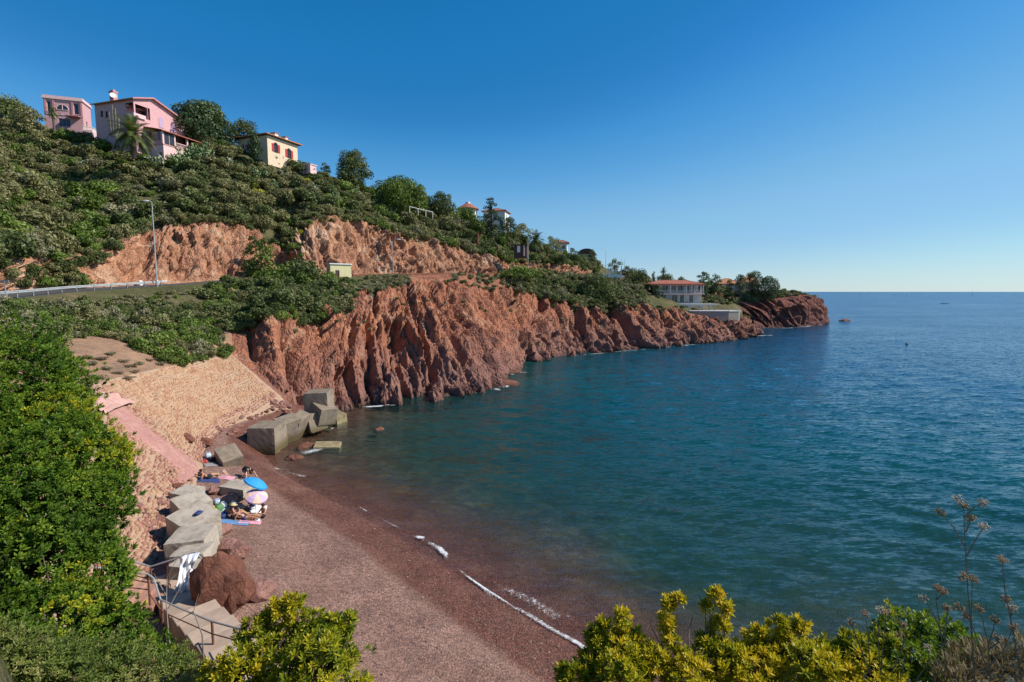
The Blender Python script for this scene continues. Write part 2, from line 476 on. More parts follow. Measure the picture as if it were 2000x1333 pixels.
st(G(1482, 650), PK(1464, 640, 138), PK(1450, 626, 146), PK(1450, 600, 160), PK(1450, 592, 168), PK(1450, 585, 172), PK(1450, 580, 178))
NS = len(ST)
ctrl = np.array([[list(p) for p in s] for s in ST])              # NS,8,3
E = ctrl[:, 4]
tan = np.gradient(E[:, :2], axis=0); tan /= np.linalg.norm(tan, axis=1, keepdims=True)
inl = np.stack([-tan[:, 1], tan[:, 0]], 1)
Fp = E.copy(); Fp[:, :2] += inl * 7.5
Gp = ctrl[:, 5]; Ip = ctrl[:, 7]
Jp = Ip.copy(); d = Ip[:, :2] - E[:, :2]; d /= np.linalg.norm(d, axis=1, keepdims=True)
Jp[:, :2] += d * 22; Jp[:, 2] -= 5
feat = [ctrl[:, 0], ctrl[:, 1], ctrl[:, 2], ctrl[:, 3], E, Fp, Gp, ctrl[:, 6], Ip, Jp]   # A B C D E F G H I J
# even columns by length along the brow / road
seglen = np.linalg.norm(np.diff((ctrl[:, 1, :2] + ctrl[:, 3, :2]) / 2, axis=0), axis=1) + 1.5
wgt = seglen / (0.30 + np.array([(ctrl[i, 3, 1] + ctrl[i + 1, 3, 1]) / 2 for i in range(NS - 1)]) * 0.0042)
cum = np.concatenate([[0], np.cumsum(wgt)])
NC = 1200
ucol = np.interp(np.linspace(0, cum[-1], NC), cum, np.arange(NS))
def along(Fk, u):
    i = np.clip(np.floor(u).astype(int), 0, NS - 2); t = (u - i)[:, None]
    p0 = Fk[np.clip(i - 1, 0, NS - 1)]; p1 = Fk[i]; p2 = Fk[i + 1]; p3 = Fk[np.clip(i + 2, 0, NS - 1)]
    cr = 0.5 * (2 * p1 + (p2 - p0) * t + (2 * p0 - 5 * p1 + 4 * p2 - p3) * t ** 2 + (3 * p1 - p0 - 3 * p2 + p3) * t ** 3)
    li = p1 * (1 - t) + p2 * t
    return 0.6 * cr + 0.4 * li
line = [along(f, ucol) for f in feat]
arc = np.concatenate([[0], np.cumsum(np.linalg.norm(np.diff((line[1] + line[3])[:, :2] / 2, axis=0), axis=1))])
BAND = {}
rows = []; rband = []
nrow = [5, 60, 56, 22, 3, 60, 20, 20, 6]
names = 'AB BC CD DE EF FG GH HI IJ'.split()
for b in range(9):
    k = nrow[b]
    ts = np.linspace(0, 1, k + 1)
    BAND[names[b]] = (len(rows), len(rows) + k)
    for t in ts[:-1]:
        rows.append(line[b] * (1 - t) + line[b + 1] * t); rband.append(b + t)
rows.append(line[9]); rband.append(9.0)
TV = np.array(rows)                                            # NR, NC, 3
RB = np.array(rband)[:, None] * np.ones((1, NC)); UB = np.ones((len(rows), 1)) * ucol[None, :]
AR = np.ones((len(rows), 1)) * arc[None, :]
# bulges: a convex brow and hollow hill
gx = np.gradient(TV, axis=1); gy = np.gradient(TV, axis=0)
NRM = np.cross(gx, gy); NRM /= np.linalg.norm(NRM, axis=2, keepdims=True) + 1e-9
if NRM[100, 600, 2] < 0: NRM = -NRM
X, Y_, Z = TV[..., 0], TV[..., 1], TV[..., 2]
cliff = smooth(N_REV + 0.35, N_REV + 1.1, UB)                   # 0 on the revetment side
mB = smooth(0.0, 0.25, RB - 0.6) * (1 - smooth(2.7, 3.35, RB)) * cliff        # sea cliff rows
mG = smooth(5.0, 5.12, RB) * (1 - smooth(5.92, 6.15, RB))                     # rock cutting rows
gul = np.exp(-((UB - 7.1) / 0.55) ** 2)                                       # gully in the cutting
leftv = 1 - smooth(1.8, 3.0, UB)                                              # scrub covered left end of cutting
mG = mG * (1 - 0.6 * leftv)
def saw(q): 
    f = q - np.floor(q)
    return np.where(f < 0.8, f / 0.8, (1 - f) / 0.2)
shear = 0.10 + 0.95 * smooth(8.5, 11.5, UB)                                    # joints dip seaward farther along the bay
wv = fbm(X * 0.07, Y_ * 0.07, Z * 0.07, 3, 3)
q = AR + shear * Z + 2.6 * wv
big = saw(q / 9.0 + 0.7 * fbm(AR * 0.03, Z * 0.05, None, 5, 2))
mid = saw(q / 3.3 + 0.5 * fbm(AR * 0.12, Z * 0.10, None, 8, 2))
sml = saw(q / 1.25 + 0.6 * fbm(AR * 0.3, Z * 0.18, None, 9, 2))
am = 0.6 + 0.4 * vnoise(AR * 0.11, Z * 0.16, None, 21)
lump = fbm(X * 0.16, Y_ * 0.16, Z * 0.11, 11, 4)
fine = fbm(X * 0.8, Y_ * 0.8, Z * 0.55, 31, 3)
led = saw(Z / 3.1 + 0.8 * vnoise(AR * 0.15, Z * 0.1, None, 41))                # broken ledges
def facets(x, y, z, seed):
    """broken blocks: every cell of a jittered lattice is a tilted plane"""
    ix, iy, iz = np.floor(x), np.floor(y), np.floor(z)
    best = np.full(x.shape, 1e9); val = np.zeros(x.shape)
    for dx in (-1, 0, 1):
        for dy in (-1, 0, 1):
            for dz in (-1, 0, 1):
                cx, cy, cz = ix + dx, iy + dy, iz + dz
                fx = cx + _hash(cx, cy, cz, seed); fy = cy + _hash(cx, cy, cz, seed + 1); fz = cz + _hash(cx, cy, cz, seed + 2)
                ex, ey, ez = x - fx, y - fy, z - fz
                d2 = ex * ex + ey * ey + ez * ez
                h = (_hash(cx, cy, cz, seed + 3) - 0.5) * 1.3 + ex * (_hash(cx, cy, cz, seed + 4) - 0.5) * 2.2 + ey * (_hash(cx, cy, cz, seed + 5) - 0.5) * 2.2 + ez * (_hash(cx, cy, cz, seed + 6) - 0.35) * 1.6
                m = d2 < best
                best = np.where(m, d2, best); val = np.where(m, h, val)
    return val
qs = AR + shear * Z                                                # blocks lean with the joints
fa = facets(qs / 4.2 + 0.25 * wv, Z / 17.0, RB * 0.4 + wv * 0.3, 201)
fb = facets(qs / 1.5 + 0.3 * wv, Z / 8.5, RB * 0.9, 231)
fd = facets(qs / 1.7 + 0.3 * wv, Z / 2.1 + 0.35 * AR / 3.0, RB * 1.4, 291)
fc_ = facets(qs / 0.62 + 0.3 * wv, Z / 3.2, RB * 2.0, 261)
scl = 0.75 + 0.35 * smooth(60, 140, Y_)
dcl = scl * (1.9 * (big - 0.5) + 0.8 * am * (mid - 0.5) + 0.6 * lump + 0.10 * fine + 1.7 * fa + 0.9 * fb + 0.5 * fd + 0.25 * fc_ + 0.5 * (led - 0.5) * am)
dct = scl * (0.6 * (mid - 0.5) + 0.7 * lump + 0.2 * fine + 1.1 * fa + 0.7 * fb + 0.8 * fd + 0.4 * fc_ - 2.5 * gul)
hill = smooth(5.95, 6.3, RB) * (1 - smooth(8.3, 8.9, RB))
dhl = 1.3 * fbm(X * 0.06, Y_ * 0.06, Z * 0.06, 51, 4)
slope = smooth(2.15, 2.6, RB) * (1 - smooth(3.55, 3.9, RB)) * (1 - mB)
dsl = 0.9 * fbm(X * 0.09, Y_ * 0.09, Z * 0.09, 61, 4)
PXo, PYo = project(TV)
def dent(cx, cy, wx, wy, lean=0.0):
    return np.exp(-((PXo - cx - lean * (PYo - cy)) / wx) ** 2 - ((PYo - cy) / wy) ** 4)
dcl = dcl - 4.2 * dent(577, 720, 13, 75, 0.35) - 2.6 * dent(655, 735, 7, 60, 0.05) - 3.4 * dent(772, 648, 26, 24, -0.2) - 2.6 * dent(838, 745, 11, 45, -0.35) - 1.8 * dent(720, 700, 6, 70, 0.08) - 2.0 * dent(905, 640, 8, 70, 0.5) \
    - 2.2 * dent(1035, 620, 9, 50, 0.6) - 2.5 * dent(1128, 655, 10, 40, 0.6) - 2.5 * dent(1215, 640, 10, 40, 0.6) + 1.6 * dent(540, 660, 28, 60) + 1.5 * dent(690, 640, 22, 80) - 2.2 * dent(488, 690, 8, 50, 0.1)
disp = mB * dcl + mG * dct + hill * dhl + slope * dsl
dirn = NRM.copy()
dirn[..., 2] *= 0.6
dirn /= np.linalg.norm(dirn, axis=2, keepdims=True)
TV = TV + dirn * disp[..., None]
# second, finer pass: crags follow the displaced face
fin2 = fbm(TV[..., 0] * 1.7, TV[..., 1] * 1.7, TV[..., 2] * 1.2, 77, 2)
TV = TV + NRM * ((mB * 0.10 + mG * 0.16) * fin2)[..., None]
NR = TV.shape[0]
def band_obj(name, b0, b1, mat, cols=(0, NC), attrs=None, sm=False):
    r0, r1 = BAND[b0][0], BAND[b1][1]
    c0, c1 = cols
    V = TV[r0:r1 + 1, c0:c1].reshape(-1, 3)
    me = mesh_np(name, V, grid_faces(r1 - r0 + 1, c1 - c0), mat, smooth_shade=sm)
    o = put(name, me); tag(o, kind='structure')
    return o
crev = int(np.searchsorted(ucol, N_REV))                        # last column of the revetment
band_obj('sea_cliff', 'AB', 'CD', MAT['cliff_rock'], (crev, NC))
band_obj('revetment_bed', 'AB', 'BC', MAT['mortar'], (0, crev + 1))
band_obj('sandy_slope', 'CD', 'CD', MAT['sandy_slope'], (0, crev + 1))
cs0, cs1 = int(np.searchsorted(ucol, 9.0)), int(np.searchsorted(ucol, 14.6))
band_obj('roadside_slope', 'DE', 'DE', MAT['hill_soil'], (0, cs0 + 1))
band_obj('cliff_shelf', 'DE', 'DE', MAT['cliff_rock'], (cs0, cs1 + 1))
band_obj('far_slope', 'DE', 'DE', MAT['hill_soil'], (cs1, NC))
band_obj('road', 'EF', 'EF', MAT['asphalt'])
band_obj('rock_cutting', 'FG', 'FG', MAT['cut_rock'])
band_obj('hillside', 'GH', 'IJ', MAT['hill_soil'])

# far headland, a ring of its own
hc = PK(1475, 590, 172)
ring = [(1375, 640, 150), (1440, 643, 153), (1500, 641.5, 156), (1560, 639, 160), (1602, 635.5, 166), (1617, 631, 172), (1612, 627, 182), (1560, 622, 200), (1480, 618, 215), (1400, 618, 215), (1360, 625, 190)]
top = [(1390, 596, 158), (1445, 594, 160), (1500, 588, 163), (1545, 580, 166), (1575, 577, 170), (1592, 582, 174), (1588, 584, 180), (1545, 582, 192), (1480, 580, 202), (1410, 580, 200), (1370, 585, 185)]
ft = np.array([list(G(a, b)) for a, b, c in ring]); tp = np.array([list(PK(*t)) for t in top])
def loop_interp(A, n):
    m = len(A); u = np.linspace(0, m, n, endpoint=False); i = np.floor(u).astype(int); t = (u - i)[:, None]
    p0, p1, p2, p3 = A[(i - 1) % m], A[i % m], A[(i + 1) % m], A[(i + 2) % m]
    return 0.5 * (2 * p1 + (p2 - p0) * t + (2 * p0 - 5 * p1 + 4 * p2 - p3) * t ** 2 + (3 * p1 - p0 - 3 * p2 + p3) * t ** 3)
NH = 520
f2, t2_ = loop_interp(ft, NH), loop_interp(tp, NH)
f2[:, 2] = 0
ctr = np.array([hc.x, hc.y, 15.0])
hr = []
low = f2.copy(); low[:, 2] = -3
hr += [low]
for t in np.linspace(0, 1, 34): hr.append(f2 * (1 - t) + t2_ * t + np.array([0, 0, 1]) * (math.sin(t * math.pi) * 1.2))
for t in np.linspace(0.08, 0.97, 16): hr.append(t2_ * (1 - t) + ctr * t)
HV = np.array(hr); HV = np.concatenate([HV, HV[:, :1]], 1)
HX, HY, HZ = HV[..., 0], HV[..., 1], HV[..., 2]
out = HV - ctr; out[..., 2] = 0; out /= np.linalg.norm(out, axis=2, keepdims=True) + 1e-6
qa = HX * 0.9 + HY * 0.4 + 0.7 * HZ + 2.5 * fbm(HX * 0.06, HY * 0.06, HZ * 0.06, 7, 3)
dh = 2.0 * (saw(qa / 8.0) - 0.5) + 1.8 * facets(qa / 5.0, HZ / 9.0, HX * 0.02, 301) + 1.0 * facets(qa / 2.0, HZ / 4.0, HX * 0.05, 331) + 1.0 * fbm(HX * 0.15, HY * 0.15, HZ * 0.12, 9, 4)
rr_ = np.arange(HV.shape[0])[:, None]
mask = smooth(0, 3, rr_) * (1 - smooth(32, 39, rr_))
HV = HV + out * (1.3 * dh * mask)[..., None]
HV[..., 2] += smooth(34, 40, rr_) * 1.0 * fbm(HX * 0.08, HY * 0.08, None, 14, 3)
HV[:, -1] = HV[:, 0]
fc = grid_faces(HV.shape[0], HV.shape[1])
rowi = np.repeat(np.arange(HV.shape[0] - 1), HV.shape[1] - 1)
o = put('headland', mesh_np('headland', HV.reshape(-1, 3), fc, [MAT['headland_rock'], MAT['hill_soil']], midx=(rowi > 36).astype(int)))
tag(o, kind='structure')

# ------------------------------------------------------------------ beach and sea bed
wl_px = [(640, 800), (572, 846), (512, 876), (516, 893), (545, 925), (600, 955), (700, 1006), (780, 1052), (830, 1086), (920, 1143), (1000, 1192), (1120, 1263), (1260, 1350), (1450, 1480)]
WL = np.array([list(G(a, b))[:2] for a, b in wl_px])
WL = np.concatenate([[WL[0] + (WL[0] - WL[1]) * 3 + np.array([-6, 20])], WL, [WL[-1] + np.array([14.0, -3.0])], [WL[-1] + np.array([60.0, -26.0])]])
def shore_sd(x, y):
    """signed distance to the waterline, positive seaward"""
    x = np.asarray(x, float); y = np.asarray(y, float)
    best = np.full(x.shape, 1e9); sg = np.ones(x.shape)
    for a, b in zip(WL[:-1], WL[1:]):
        d = b - a; L2 = d @ d
        t = np.clip(((x - a[0]) * d[0] + (y - a[1]) * d[1]) / L2, 0, 1)
        ex, ey = x - (a[0] + t * d[0]), y - (a[1] + t * d[1])
        dist = np.hypot(ex, ey)
        s = np.sign(d[0] * (y - a[1]) - d[1] * (x - a[0])); 
        m = dist < best - 1e-6
        best = np.where(m, dist, best); sg = np.where(m, s, sg)
    return best * sg
FOOT = ctrl[:N_REV + 1, 1, :2]
def beach_z(x, y):
    sd = shore_sd(x, y)
    w = 0.6 * vnoise(np.asarray(x) * 0.22, np.asarray(y) * 0.22, None, 4)
    land = np.interp(-sd + w * smooth(0.5, 3, -sd), [0, 2.2, 3.4, 6.0, 8.5, 11.0, 30.0], [0, 0.30, 0.62, 1.0, 1.75, 2.1, 2.5])
    df_ = np.full(np.shape(x), 1e9)
    for a, b in zip(FOOT[:-1], FOOT[1:]):
        d = b - a; t = np.clip(((np.asarray(x) - a[0]) * d[0] + (np.asarray(y) - a[1]) * d[1]) / (d @ d), 0, 1)
        df_ = np.minimum(df_, np.hypot(np.asarray(x) - (a[0] + t * d[0]), np.asarray(y) - (a[1] + t * d[1])))
    land = np.maximum(land, 2.08 - 0.27 * df_)
    land = np.minimum(land, np.maximum(0, -sd) * 0.75)
    sea = np.interp(sd, [0, 4, 12, 28, 60, 200, 1000], [0, 0.38, 1.0, 2.3, 5.5, 14, 30])
    z = np.where(sd < 0, land, -sea)
    z = z + 0.03 * fbm(np.asarray(x) * 0.7, np.asarray(y) * 0.7, None, 15, 3) * smooth(0.2, 2.0, -sd)
    return z - smooth(4, 10, sd) * 0.25 * (1 + fbm(np.asarray(x) * 0.25, np.asarray(y) * 0.25, None, 16, 3))
bx_, by_ = np.meshgrid(np.linspace(-36, 40, 340), np.linspace(4, 90, 360))
bz_ = beach_z(bx_, by_)
sdg = shore_sd(bx_, by_)
def beach_mat():
    m, n, l, b = nt('shingle')
    t1 = tex(n, l, 0.5, 5, 0.6, 'Position'); t2 = tex(n, l, 9.0, 3, 0.7, 'Position')
    v = tex(n, l, 11.0, 0, 0, 'Position', kind='vor')
    r = ramp(n, [(0.3, (0.175, 0.103, 0.082)), (0.55, (0.245, 0.150, 0.120)), (0.75, (0.30, 0.192, 0.155))])
    l.new(t1.outputs['Fac'], r.inputs[0])
    vr = ramp(n, [(0.0, (0.3, 0.27, 0.27)), (0.5, (0.9, 0.85, 0.83)), (1.0, (1.75, 1.6, 1.5))]); 
    hs = n.new('ShaderNodeSeparateColor'); l.new(v.outputs['Color'], hs.inputs[0]); l.new(hs.outputs[0], vr.inputs[0])
    c = mixc(n, l, 0.62, r.outputs[0], vr.outputs[0], 'MULTIPLY')
    wet = attr(n, 'wet')
    wn_ = math_(n, l, 'ADD', wet, math_(n, l, 'MULTIPLY', math_(n, l, 'SUBTRACT', t1.outputs['Fac'], 0.5), 0.5))
    wr = ramp(n, [(0.36, (0, 0, 0)), (0.66, (1, 1, 1))]); l.new(wn_, wr.inputs[0])
    c = mixc(n, l, wr.outputs[0], c, mixc(n, l, 1.0, c, (0.60, 0.43, 0.385), 'MULTIPLY'))
    # under water the shingle gives way to weedy stones
    s1 = tex(n, l, 0.35, 6, 0.65, 'Position'); s3 = tex(n, l, 4.0, 4, 0.6, 'Position'); sv = tex(n, l, 1.6, 0, 0, 'Position', kind='vor')
    br_ = ramp(n, [(0.3, (0.05, 0.045, 0.03)), (0.46, (0.15, 0.085, 0.06)), (0.6, (0.24, 0.14, 0.10)), (0.78, (0.32, 0.24, 0.16))])
    l.new(math_(n, l, 'ADD', math_(n, l, 'MULTIPLY', s1.outputs['Fac'], 0.6), math_(n, l, 'MULTIPLY', s3.outputs['Fac'], 0.4)), br_.inputs[0])
    sh_ = n.new('ShaderNodeSeparateColor'); l.new(sv.outputs['Color'], sh_.inputs[0])
    bm_ = ramp(n, [(0.0, (0.5, 0.5, 0.5)), (1.0, (1.5, 1.4, 1.3))]); l.new(sh_.outputs[0], bm_.inputs[0])
    bedc = mixc(n, l, 0.6, br_.outputs[0], bm_.outputs[0], 'MULTIPLY')
    bf = math_(n, l, 'ADD', attr(n, 'bed'), math_(n, l, 'MULTIPLY', math_(n, l, 'SUBTRACT', s1.outputs['Fac'], 0.5), 1.6), True)
    c = mixc(n, l, bf, c, bedc)
    l.new(c, b.inputs['Base Color'])
    ro = n.new('ShaderNodeMapRange'); l.new(wr.outputs[0], ro.inputs[0]); ro.inputs[3].default_value = 0.9; ro.inputs[4].default_value = 0.55
    l.new(ro.outputs[0], b.inputs['Roughness']); b.inputs['Specular IOR Level'].default_value = 0.2
    h = math_(n, l, 'SUBTRACT', t2.outputs['Fac'], v.outputs['Distance'])
    bump(n, l, b, h, 0.8, 0.05)
beach_mat()
bV = np.stack([bx_, by_, bz_], -1).reshape(-1, 3)
bF = grid_faces(*bx_.shape)
o = put('beach', mesh_np('beach', bV, bF, MAT['shingle'], {'bed': smooth(0.5, 11, sdg.reshape(-1)), 'wet': 1 - smooth(1.4, 4.2, -sdg.reshape(-1))}, True))
tag(o, kind='structure')

# ------------------------------------------------------------------ sea
def sea_mat():
    m, n, l, b = nt('sea_water')
    n.remove(b); outn = n['Material Output']
    dep = attr(n, 'depth')
    geo = n.new('ShaderNodeNewGeometry')
    calm = ramp(n, [(0.0, (0.40, 0.40, 0.40)), (0.35, (0.65, 0.65, 0.65)), (1.0, (1, 1, 1))]); l.new(math_(n, l, 'DIVIDE', dep, 5.0, True), calm.inputs[0])
    def vadd(a_, b_):
        v = n.new('ShaderNodeVectorMath'); v.operation = 'ADD'; l.new(a_, v.inputs[0]); l.new(b_, v.inputs[1]); return v.outputs[0]
    def wav(scale, rotz, stretch, amp, detail):
        t = tex(n, l, scale, detail, 0.62, 'Position', stretch=stretch, rot=(0, 0, R(rotz)))
        v = n.new('ShaderNodeVectorMath'); v.operation = 'SUBTRACT'; l.new(t.outputs['Color'], v.inputs[0]); v.inputs[1].default_value = (0.5, 0.5, 0.5)
        q = n.new('ShaderNodeVectorMath'); q.operation = 'MULTIPLY'; l.new(v.outputs[0], q.inputs[0]); q.inputs[1].default_value = (amp * 0.7, amp * 1.25, 0)
        return q.outputs[0]
    g = tex(n, l, 0.018, 4, 0.6, 'Position', stretch=(0.5, 1.4, 1), rot=(0, 0, R(12)))      # gusts roughen some lanes
    gr = ramp(n, [(0.32, (0.62, 0.62, 0.62)), (0.68, (1.25, 1.25, 1.25))]); l.new(g.outputs['Fac'], gr.inputs[0])
    tot = vadd(vadd(wav(1.2, 15, (0.40, 1.7, 1), 1.45, 4), wav(3.8, -4, (0.5, 1.5, 1), 1.45, 3)), wav(0.2, 10, (0.45, 1.8, 1), 0.3, 2))
    sc = n.new('ShaderNodeVectorMath'); sc.operation = 'SCALE'; l.new(tot, sc.inputs[0]); l.new(math_(n, l, 'MULTIPLY', calm.outputs[0], gr.outputs[0]), sc.inputs['Scale'])
    nv = n.new('ShaderNodeVectorMath'); nv.operation = 'NORMALIZE'; l.new(vadd(geo.outputs['Normal'], sc.outputs[0]), nv.inputs[0])
    nrm = nv.outputs[0]
    gl = n.new('ShaderNodeBsdfGlossy'); gl.inputs['Roughness'].default_value = 0.14; gl.inputs['Color'].default_value = (0.60, 0.71, 0.84, 1)
    l.new(nrm, gl.inputs['Normal'])
    # light coming back out of the water
    cr = ramp(n, [(0.0, (0.030, 0.040, 0.026)), (0.06, (0.014, 0.064, 0.050)), (0.18, (0.005, 0.076, 0.078)), (0.45, (0.004, 0.055, 0.098)), (1.0, (0.005, 0.058, 0.130))])
    l.new(math_(n, l, 'DIVIDE', dep, 18.0, True), cr.inputs[0])
    df = n.new('ShaderNodeBsdfDiffuse'); l.new(cr.outputs[0], df.inputs['Color']); l.new(nrm, df.inputs['Normal'])
    tr = n.new('ShaderNodeBsdfTransparent'); tcr = ramp(n, [(0.0, (0.92, 0.90, 0.86)), (0.06, (0.78, 0.83, 0.78)), (0.2, (0.42, 0.72, 0.66)), (0.6, (0.10, 0.50, 0.46))]); l.new(math_(n, l, 'DIVIDE', dep, 6.0, True), tcr.inputs[0]); l.new(tcr.outputs[0], tr.inputs['Color'])
    k = n.new('ShaderNodeMath'); k.operation = 'EXPONENT'; l.new(math_(n, l, 'MULTIPLY', dep, -0.42), k.inputs[0])
    body = n.new('ShaderNodeMixShader'); l.new(k.outputs[0], body.inputs[0]); l.new(df.outputs[0], body.inputs[1]); l.new(tr.outputs[0], body.inputs[2])
    # Schlick reflectance of a water surface, alike from above and below
    dt = n.new('ShaderNodeVectorMath'); dt.operation = 'DOT_PRODUCT'; l.new(nrm, dt.inputs[0]); l.new(geo.outputs['Incoming'], dt.inputs[1])
    om = math_(n, l, 'SUBTRACT', 1.0, math_(n, l, 'ABSOLUTE', dt.outputs['Value']), True)
    frv = math_(n, l, 'ADD', math_(n, l, 'MULTIPLY', math_(n, l, 'POWER', om, 5.0), 0.98), 0.02)
    mx = n.new('ShaderNodeMixShader')
    l.new(frv, mx.inputs[0]); l.new(body.outputs[0], mx.inputs[1]); l.new(gl.outputs[0], mx.inputs[2])
    l.new(mx.outputs[0], outn.inputs['Surface'])
sea_mat()
rad = np.concatenate([np.geomspace(9, 420, 400), np.geomspace(440, 45000, 40)])
az = np.linspace(R(-62), R(100), 520)
RA, AZ = np.meshgrid(rad, az, indexing='ij')
SX, SY = RA * np.sin(AZ), RA * np.cos(AZ)
rng = np.random.default_rng(5)
ssd = shore_sd(SX, SY)
hgt = np.zeros_like(SX)
for i in range(46):
    lam = rng.uniform(0.9, 5.0)
    th = R(180 + 18) + rng.normal(0, 0.42)
    kx, ky = math.sin(th) * 2 * math.pi / lam, math.cos(th) * 2 * math.pi / lam
    a = 0.0042 * lam ** 0.75
    cell = np.maximum(RA * 0.0097, RA * 0.0055)
    hgt += a * np.sin(kx * SX + ky * SY + rng.uniform(0, 6.28)) * (1 - smooth(0.22, 0.5, cell / lam))
gust = 0.75 + 0.45 * fbm(SX * 0.03, SY * 0.045, None, 33, 3)
hgt *= gust * (0.18 + 0.82 * smooth(2, 25, ssd)) * (1 - smooth(250, 420, RA))
sdep = np.clip(-beach_z(SX, SY), 0, 40)
keep = ssd > -1.5
SV = np.stack([SX, SY, hgt], -1).reshape(-1, 3)
SF = grid_faces(*SX.shape)
SF = SF[keep.reshape(-1)[SF].any(axis=1)]
o = put('sea', mesh_np('sea', SV, SF, MAT['sea_water'], {'depth': sdep.reshape(-1)}, True))
tag(o, kind='structure')
# ------------------------------------------------------------------ ground lookup
_r0 = 0
TF = grid_faces(NR, NC)
GROUND = BVHTree.FromPolygons([tuple(v) for v in TV[:, ::2].reshape(-1, 3)], [tuple(f) for f in grid_faces(NR, TV[:, ::2].shape[1])])
HEAD = BVHTree.FromPolygons([tuple(v) for v in HV.reshape(-1, 3)], [tuple(f) for f in fc])
CAMV = Vector((0, 0, CAM_H))
def hit(px, py, default_Y=None):
    """where the sight line meets the land"""
    d = ray(px, py).normalized(); best = None
    for bv in (GROUND, HEAD):
        h = bv.ray_cast(CAMV, d)
        if h[0] is not None and (best is None or h[3] < best[1]): best = (h[0], h[3])
    return best[0] if best else P(px, py, default_Y)
def ground_z(x, y, tree=None):
    h = (tree or GROUND).ray_cast(Vector((x, y, 200)), Vector((0, 0, -1)))
    return None if h[0] is None else h[0].z
def on_ground(px, py, Y):
    p = P(px, py, Y); z = ground_z(p.x, p.y)
    if z is None: z = ground_z(p.x, p.y, HEAD)
    if z is not None: p.z = z
    return p

# ------------------------------------------------------------------ foliage materials
def leaf_mat(name, stops, transl=0.25, gloss=0.5, obj_var=0.35):
    m, n, l, b = nt(name)
    oi = n.new('ShaderNodeObjectInfo')
    f = math_(n, l, 'ADD', attr(n, 'rnd'), math_(n, l, 'MULTIPLY', math_(n, l, 'SUBTRACT', oi.outputs['Random'], 0.5), obj_var), True)
    r = ramp(n, stops); l.new(f, r.inputs[0])
    l.new(r.outputs[0], b.inputs['Base Color'])
    b.inputs['Roughness'].default_value = gloss; b.inputs['Specular IOR Level'].default_value = 0.22
    if transl:
        t = n.new('ShaderNodeBsdfTranslucent'); mx = n.new('ShaderNodeMixShader'); mx.inputs[0].default_value = transl
        l.new(mixc(n, l, 1.0, r.outputs[0], (1.15, 1.1, 0.55), 'MULTIPLY'), t.inputs['Color'])
        l.new(b.outputs[0], mx.inputs[1]); l.new(t.outputs[0], mx.inputs[2])
        l.new(mx.outputs[0], n['Material Output'].inputs['Surface'])
    return m
FOL = {
    'dark': [(0.0, (0.046, 0.062, 0.019)), (0.5, (0.102, 0.130, 0.041)), (1.0, (0.180, 0.204, 0.074))],
    'olive': [(0.0, (0.096, 0.098, 0.038)), (0.5, (0.198, 0.194, 0.079)), (1.0, (0.300, 0.282, 0.132))],
    'grey': [(0.0, (0.114, 0.118, 0.060)), (0.5, (0.210, 0.204, 0.110)), (1.0, (0.324, 0.300, 0.180))],
    'green': [(0.0, (0.050, 0.082, 0.014)), (0.5, (0.120, 0.180, 0.031)), (1.0, (0.210, 0.276, 0.058))],
    'yellow': [(0.0, (0.204, 0.198, 0.022)), (0.5, (0.372, 0.360, 0.036)), (1.0, (0.528, 0.492, 0.072))],
    'pine': [(0.0, (0.024, 0.048, 0.019)), (0.5, (0.053, 0.090, 0.036)), (1.0, (0.102, 0.144, 0.060))],
    'dry': [(0.0, (0.120, 0.090, 0.054)), (0.5, (0.240, 0.180, 0.108)), (1.0, (0.384, 0.300, 0.192))],
    'palm': [(0.0, (0.043, 0.065, 0.022)), (0.5, (0.102, 0.134, 0.038)), (1.0, (0.204, 0.228, 0.074))],
}
for k_, s_ in FOL.items(): leaf_mat('leaf_' + k_, s_, 0.18)
plain('bark', (0.13, 0.095, 0.07), 0.9, 0.3, 6.0)
plain('bark_grey', (0.22, 0.19, 0.165), 0.9, 0.25, 6.0)

def leaf_quads(C, N, size, rng, asp=0.55, jit=0.9, rnd=None):
    """one folded leaf clump (a bent quad) at each centre C, facing about N"""
    n = len(C)
    N = N + rng.normal(0, jit, (n, 3)); N /= np.linalg.norm(N, axis=1, keepdims=True) + 1e-9
    T = rng.normal(0, 1, (n, 3)); T -= (T * N).sum(1, keepdims=True) * N; T /= np.linalg.norm(T, axis=1, keepdims=True) + 1e-9
    B = np.cross(N, T)
    s = (size * rng.uniform(0.6, 1.35, n))[:, None]
    V = np.stack([C - T * s, C + B * s * asp - N * s * 0.12, C + T * s, C - B * s * asp - N * s * 0.12], 1).reshape(-1, 3)
    F = np.arange(4 * n).reshape(-1, 4)
    r = rng.uniform(0, 1, n) if rnd is None else rnd
    return V, F, np.repeat(r, 4)

def lobes_cloud(lobes, per_area, size, rng, shell=0.35, jit=0.8, asp=0.55):
    """leaf clumps spread through the outer shell of ellipsoid lobes [(c, r3)]"""
    Cs, Ns, Rs = [], [], []
    for c, r in lobes:
        c = np.array(c); r = np.array(r)
        area = 4 * math.pi * ((r[0] * r[1] + r[1] * r[2] + r[0] * r[2]) / 3)
        n = max(8, int(area * per_area))
        d = rng.normal(0, 1, (n, 3)); d /= np.linalg.norm(d, axis=1, keepdims=True)
        d = d[d[:, 2] > -0.75]; n = len(d)
        k = 1 - shell * rng.uniform(0, 1, n) ** 1.6
        bumpy = 1 + 0.16 * vnoise(d[:, 0] * 2.6 + c[0] * 3, d[:, 1] * 2.6 + c[1] * 3, d[:, 2] * 2.6, 5)
        Cs.append(c + d * r * (k * bumpy)[:, None]); Ns.append(d / r * r.mean()); 
        Rs.append(np.clip(rng.uniform(0.15, 0.85) + rng.normal(0, 0.18, n), 0, 1))
    return leaf_quads(np.concatenate(Cs), np.concatenate(Ns), size, rng, asp, jit, np.concatenate(Rs))

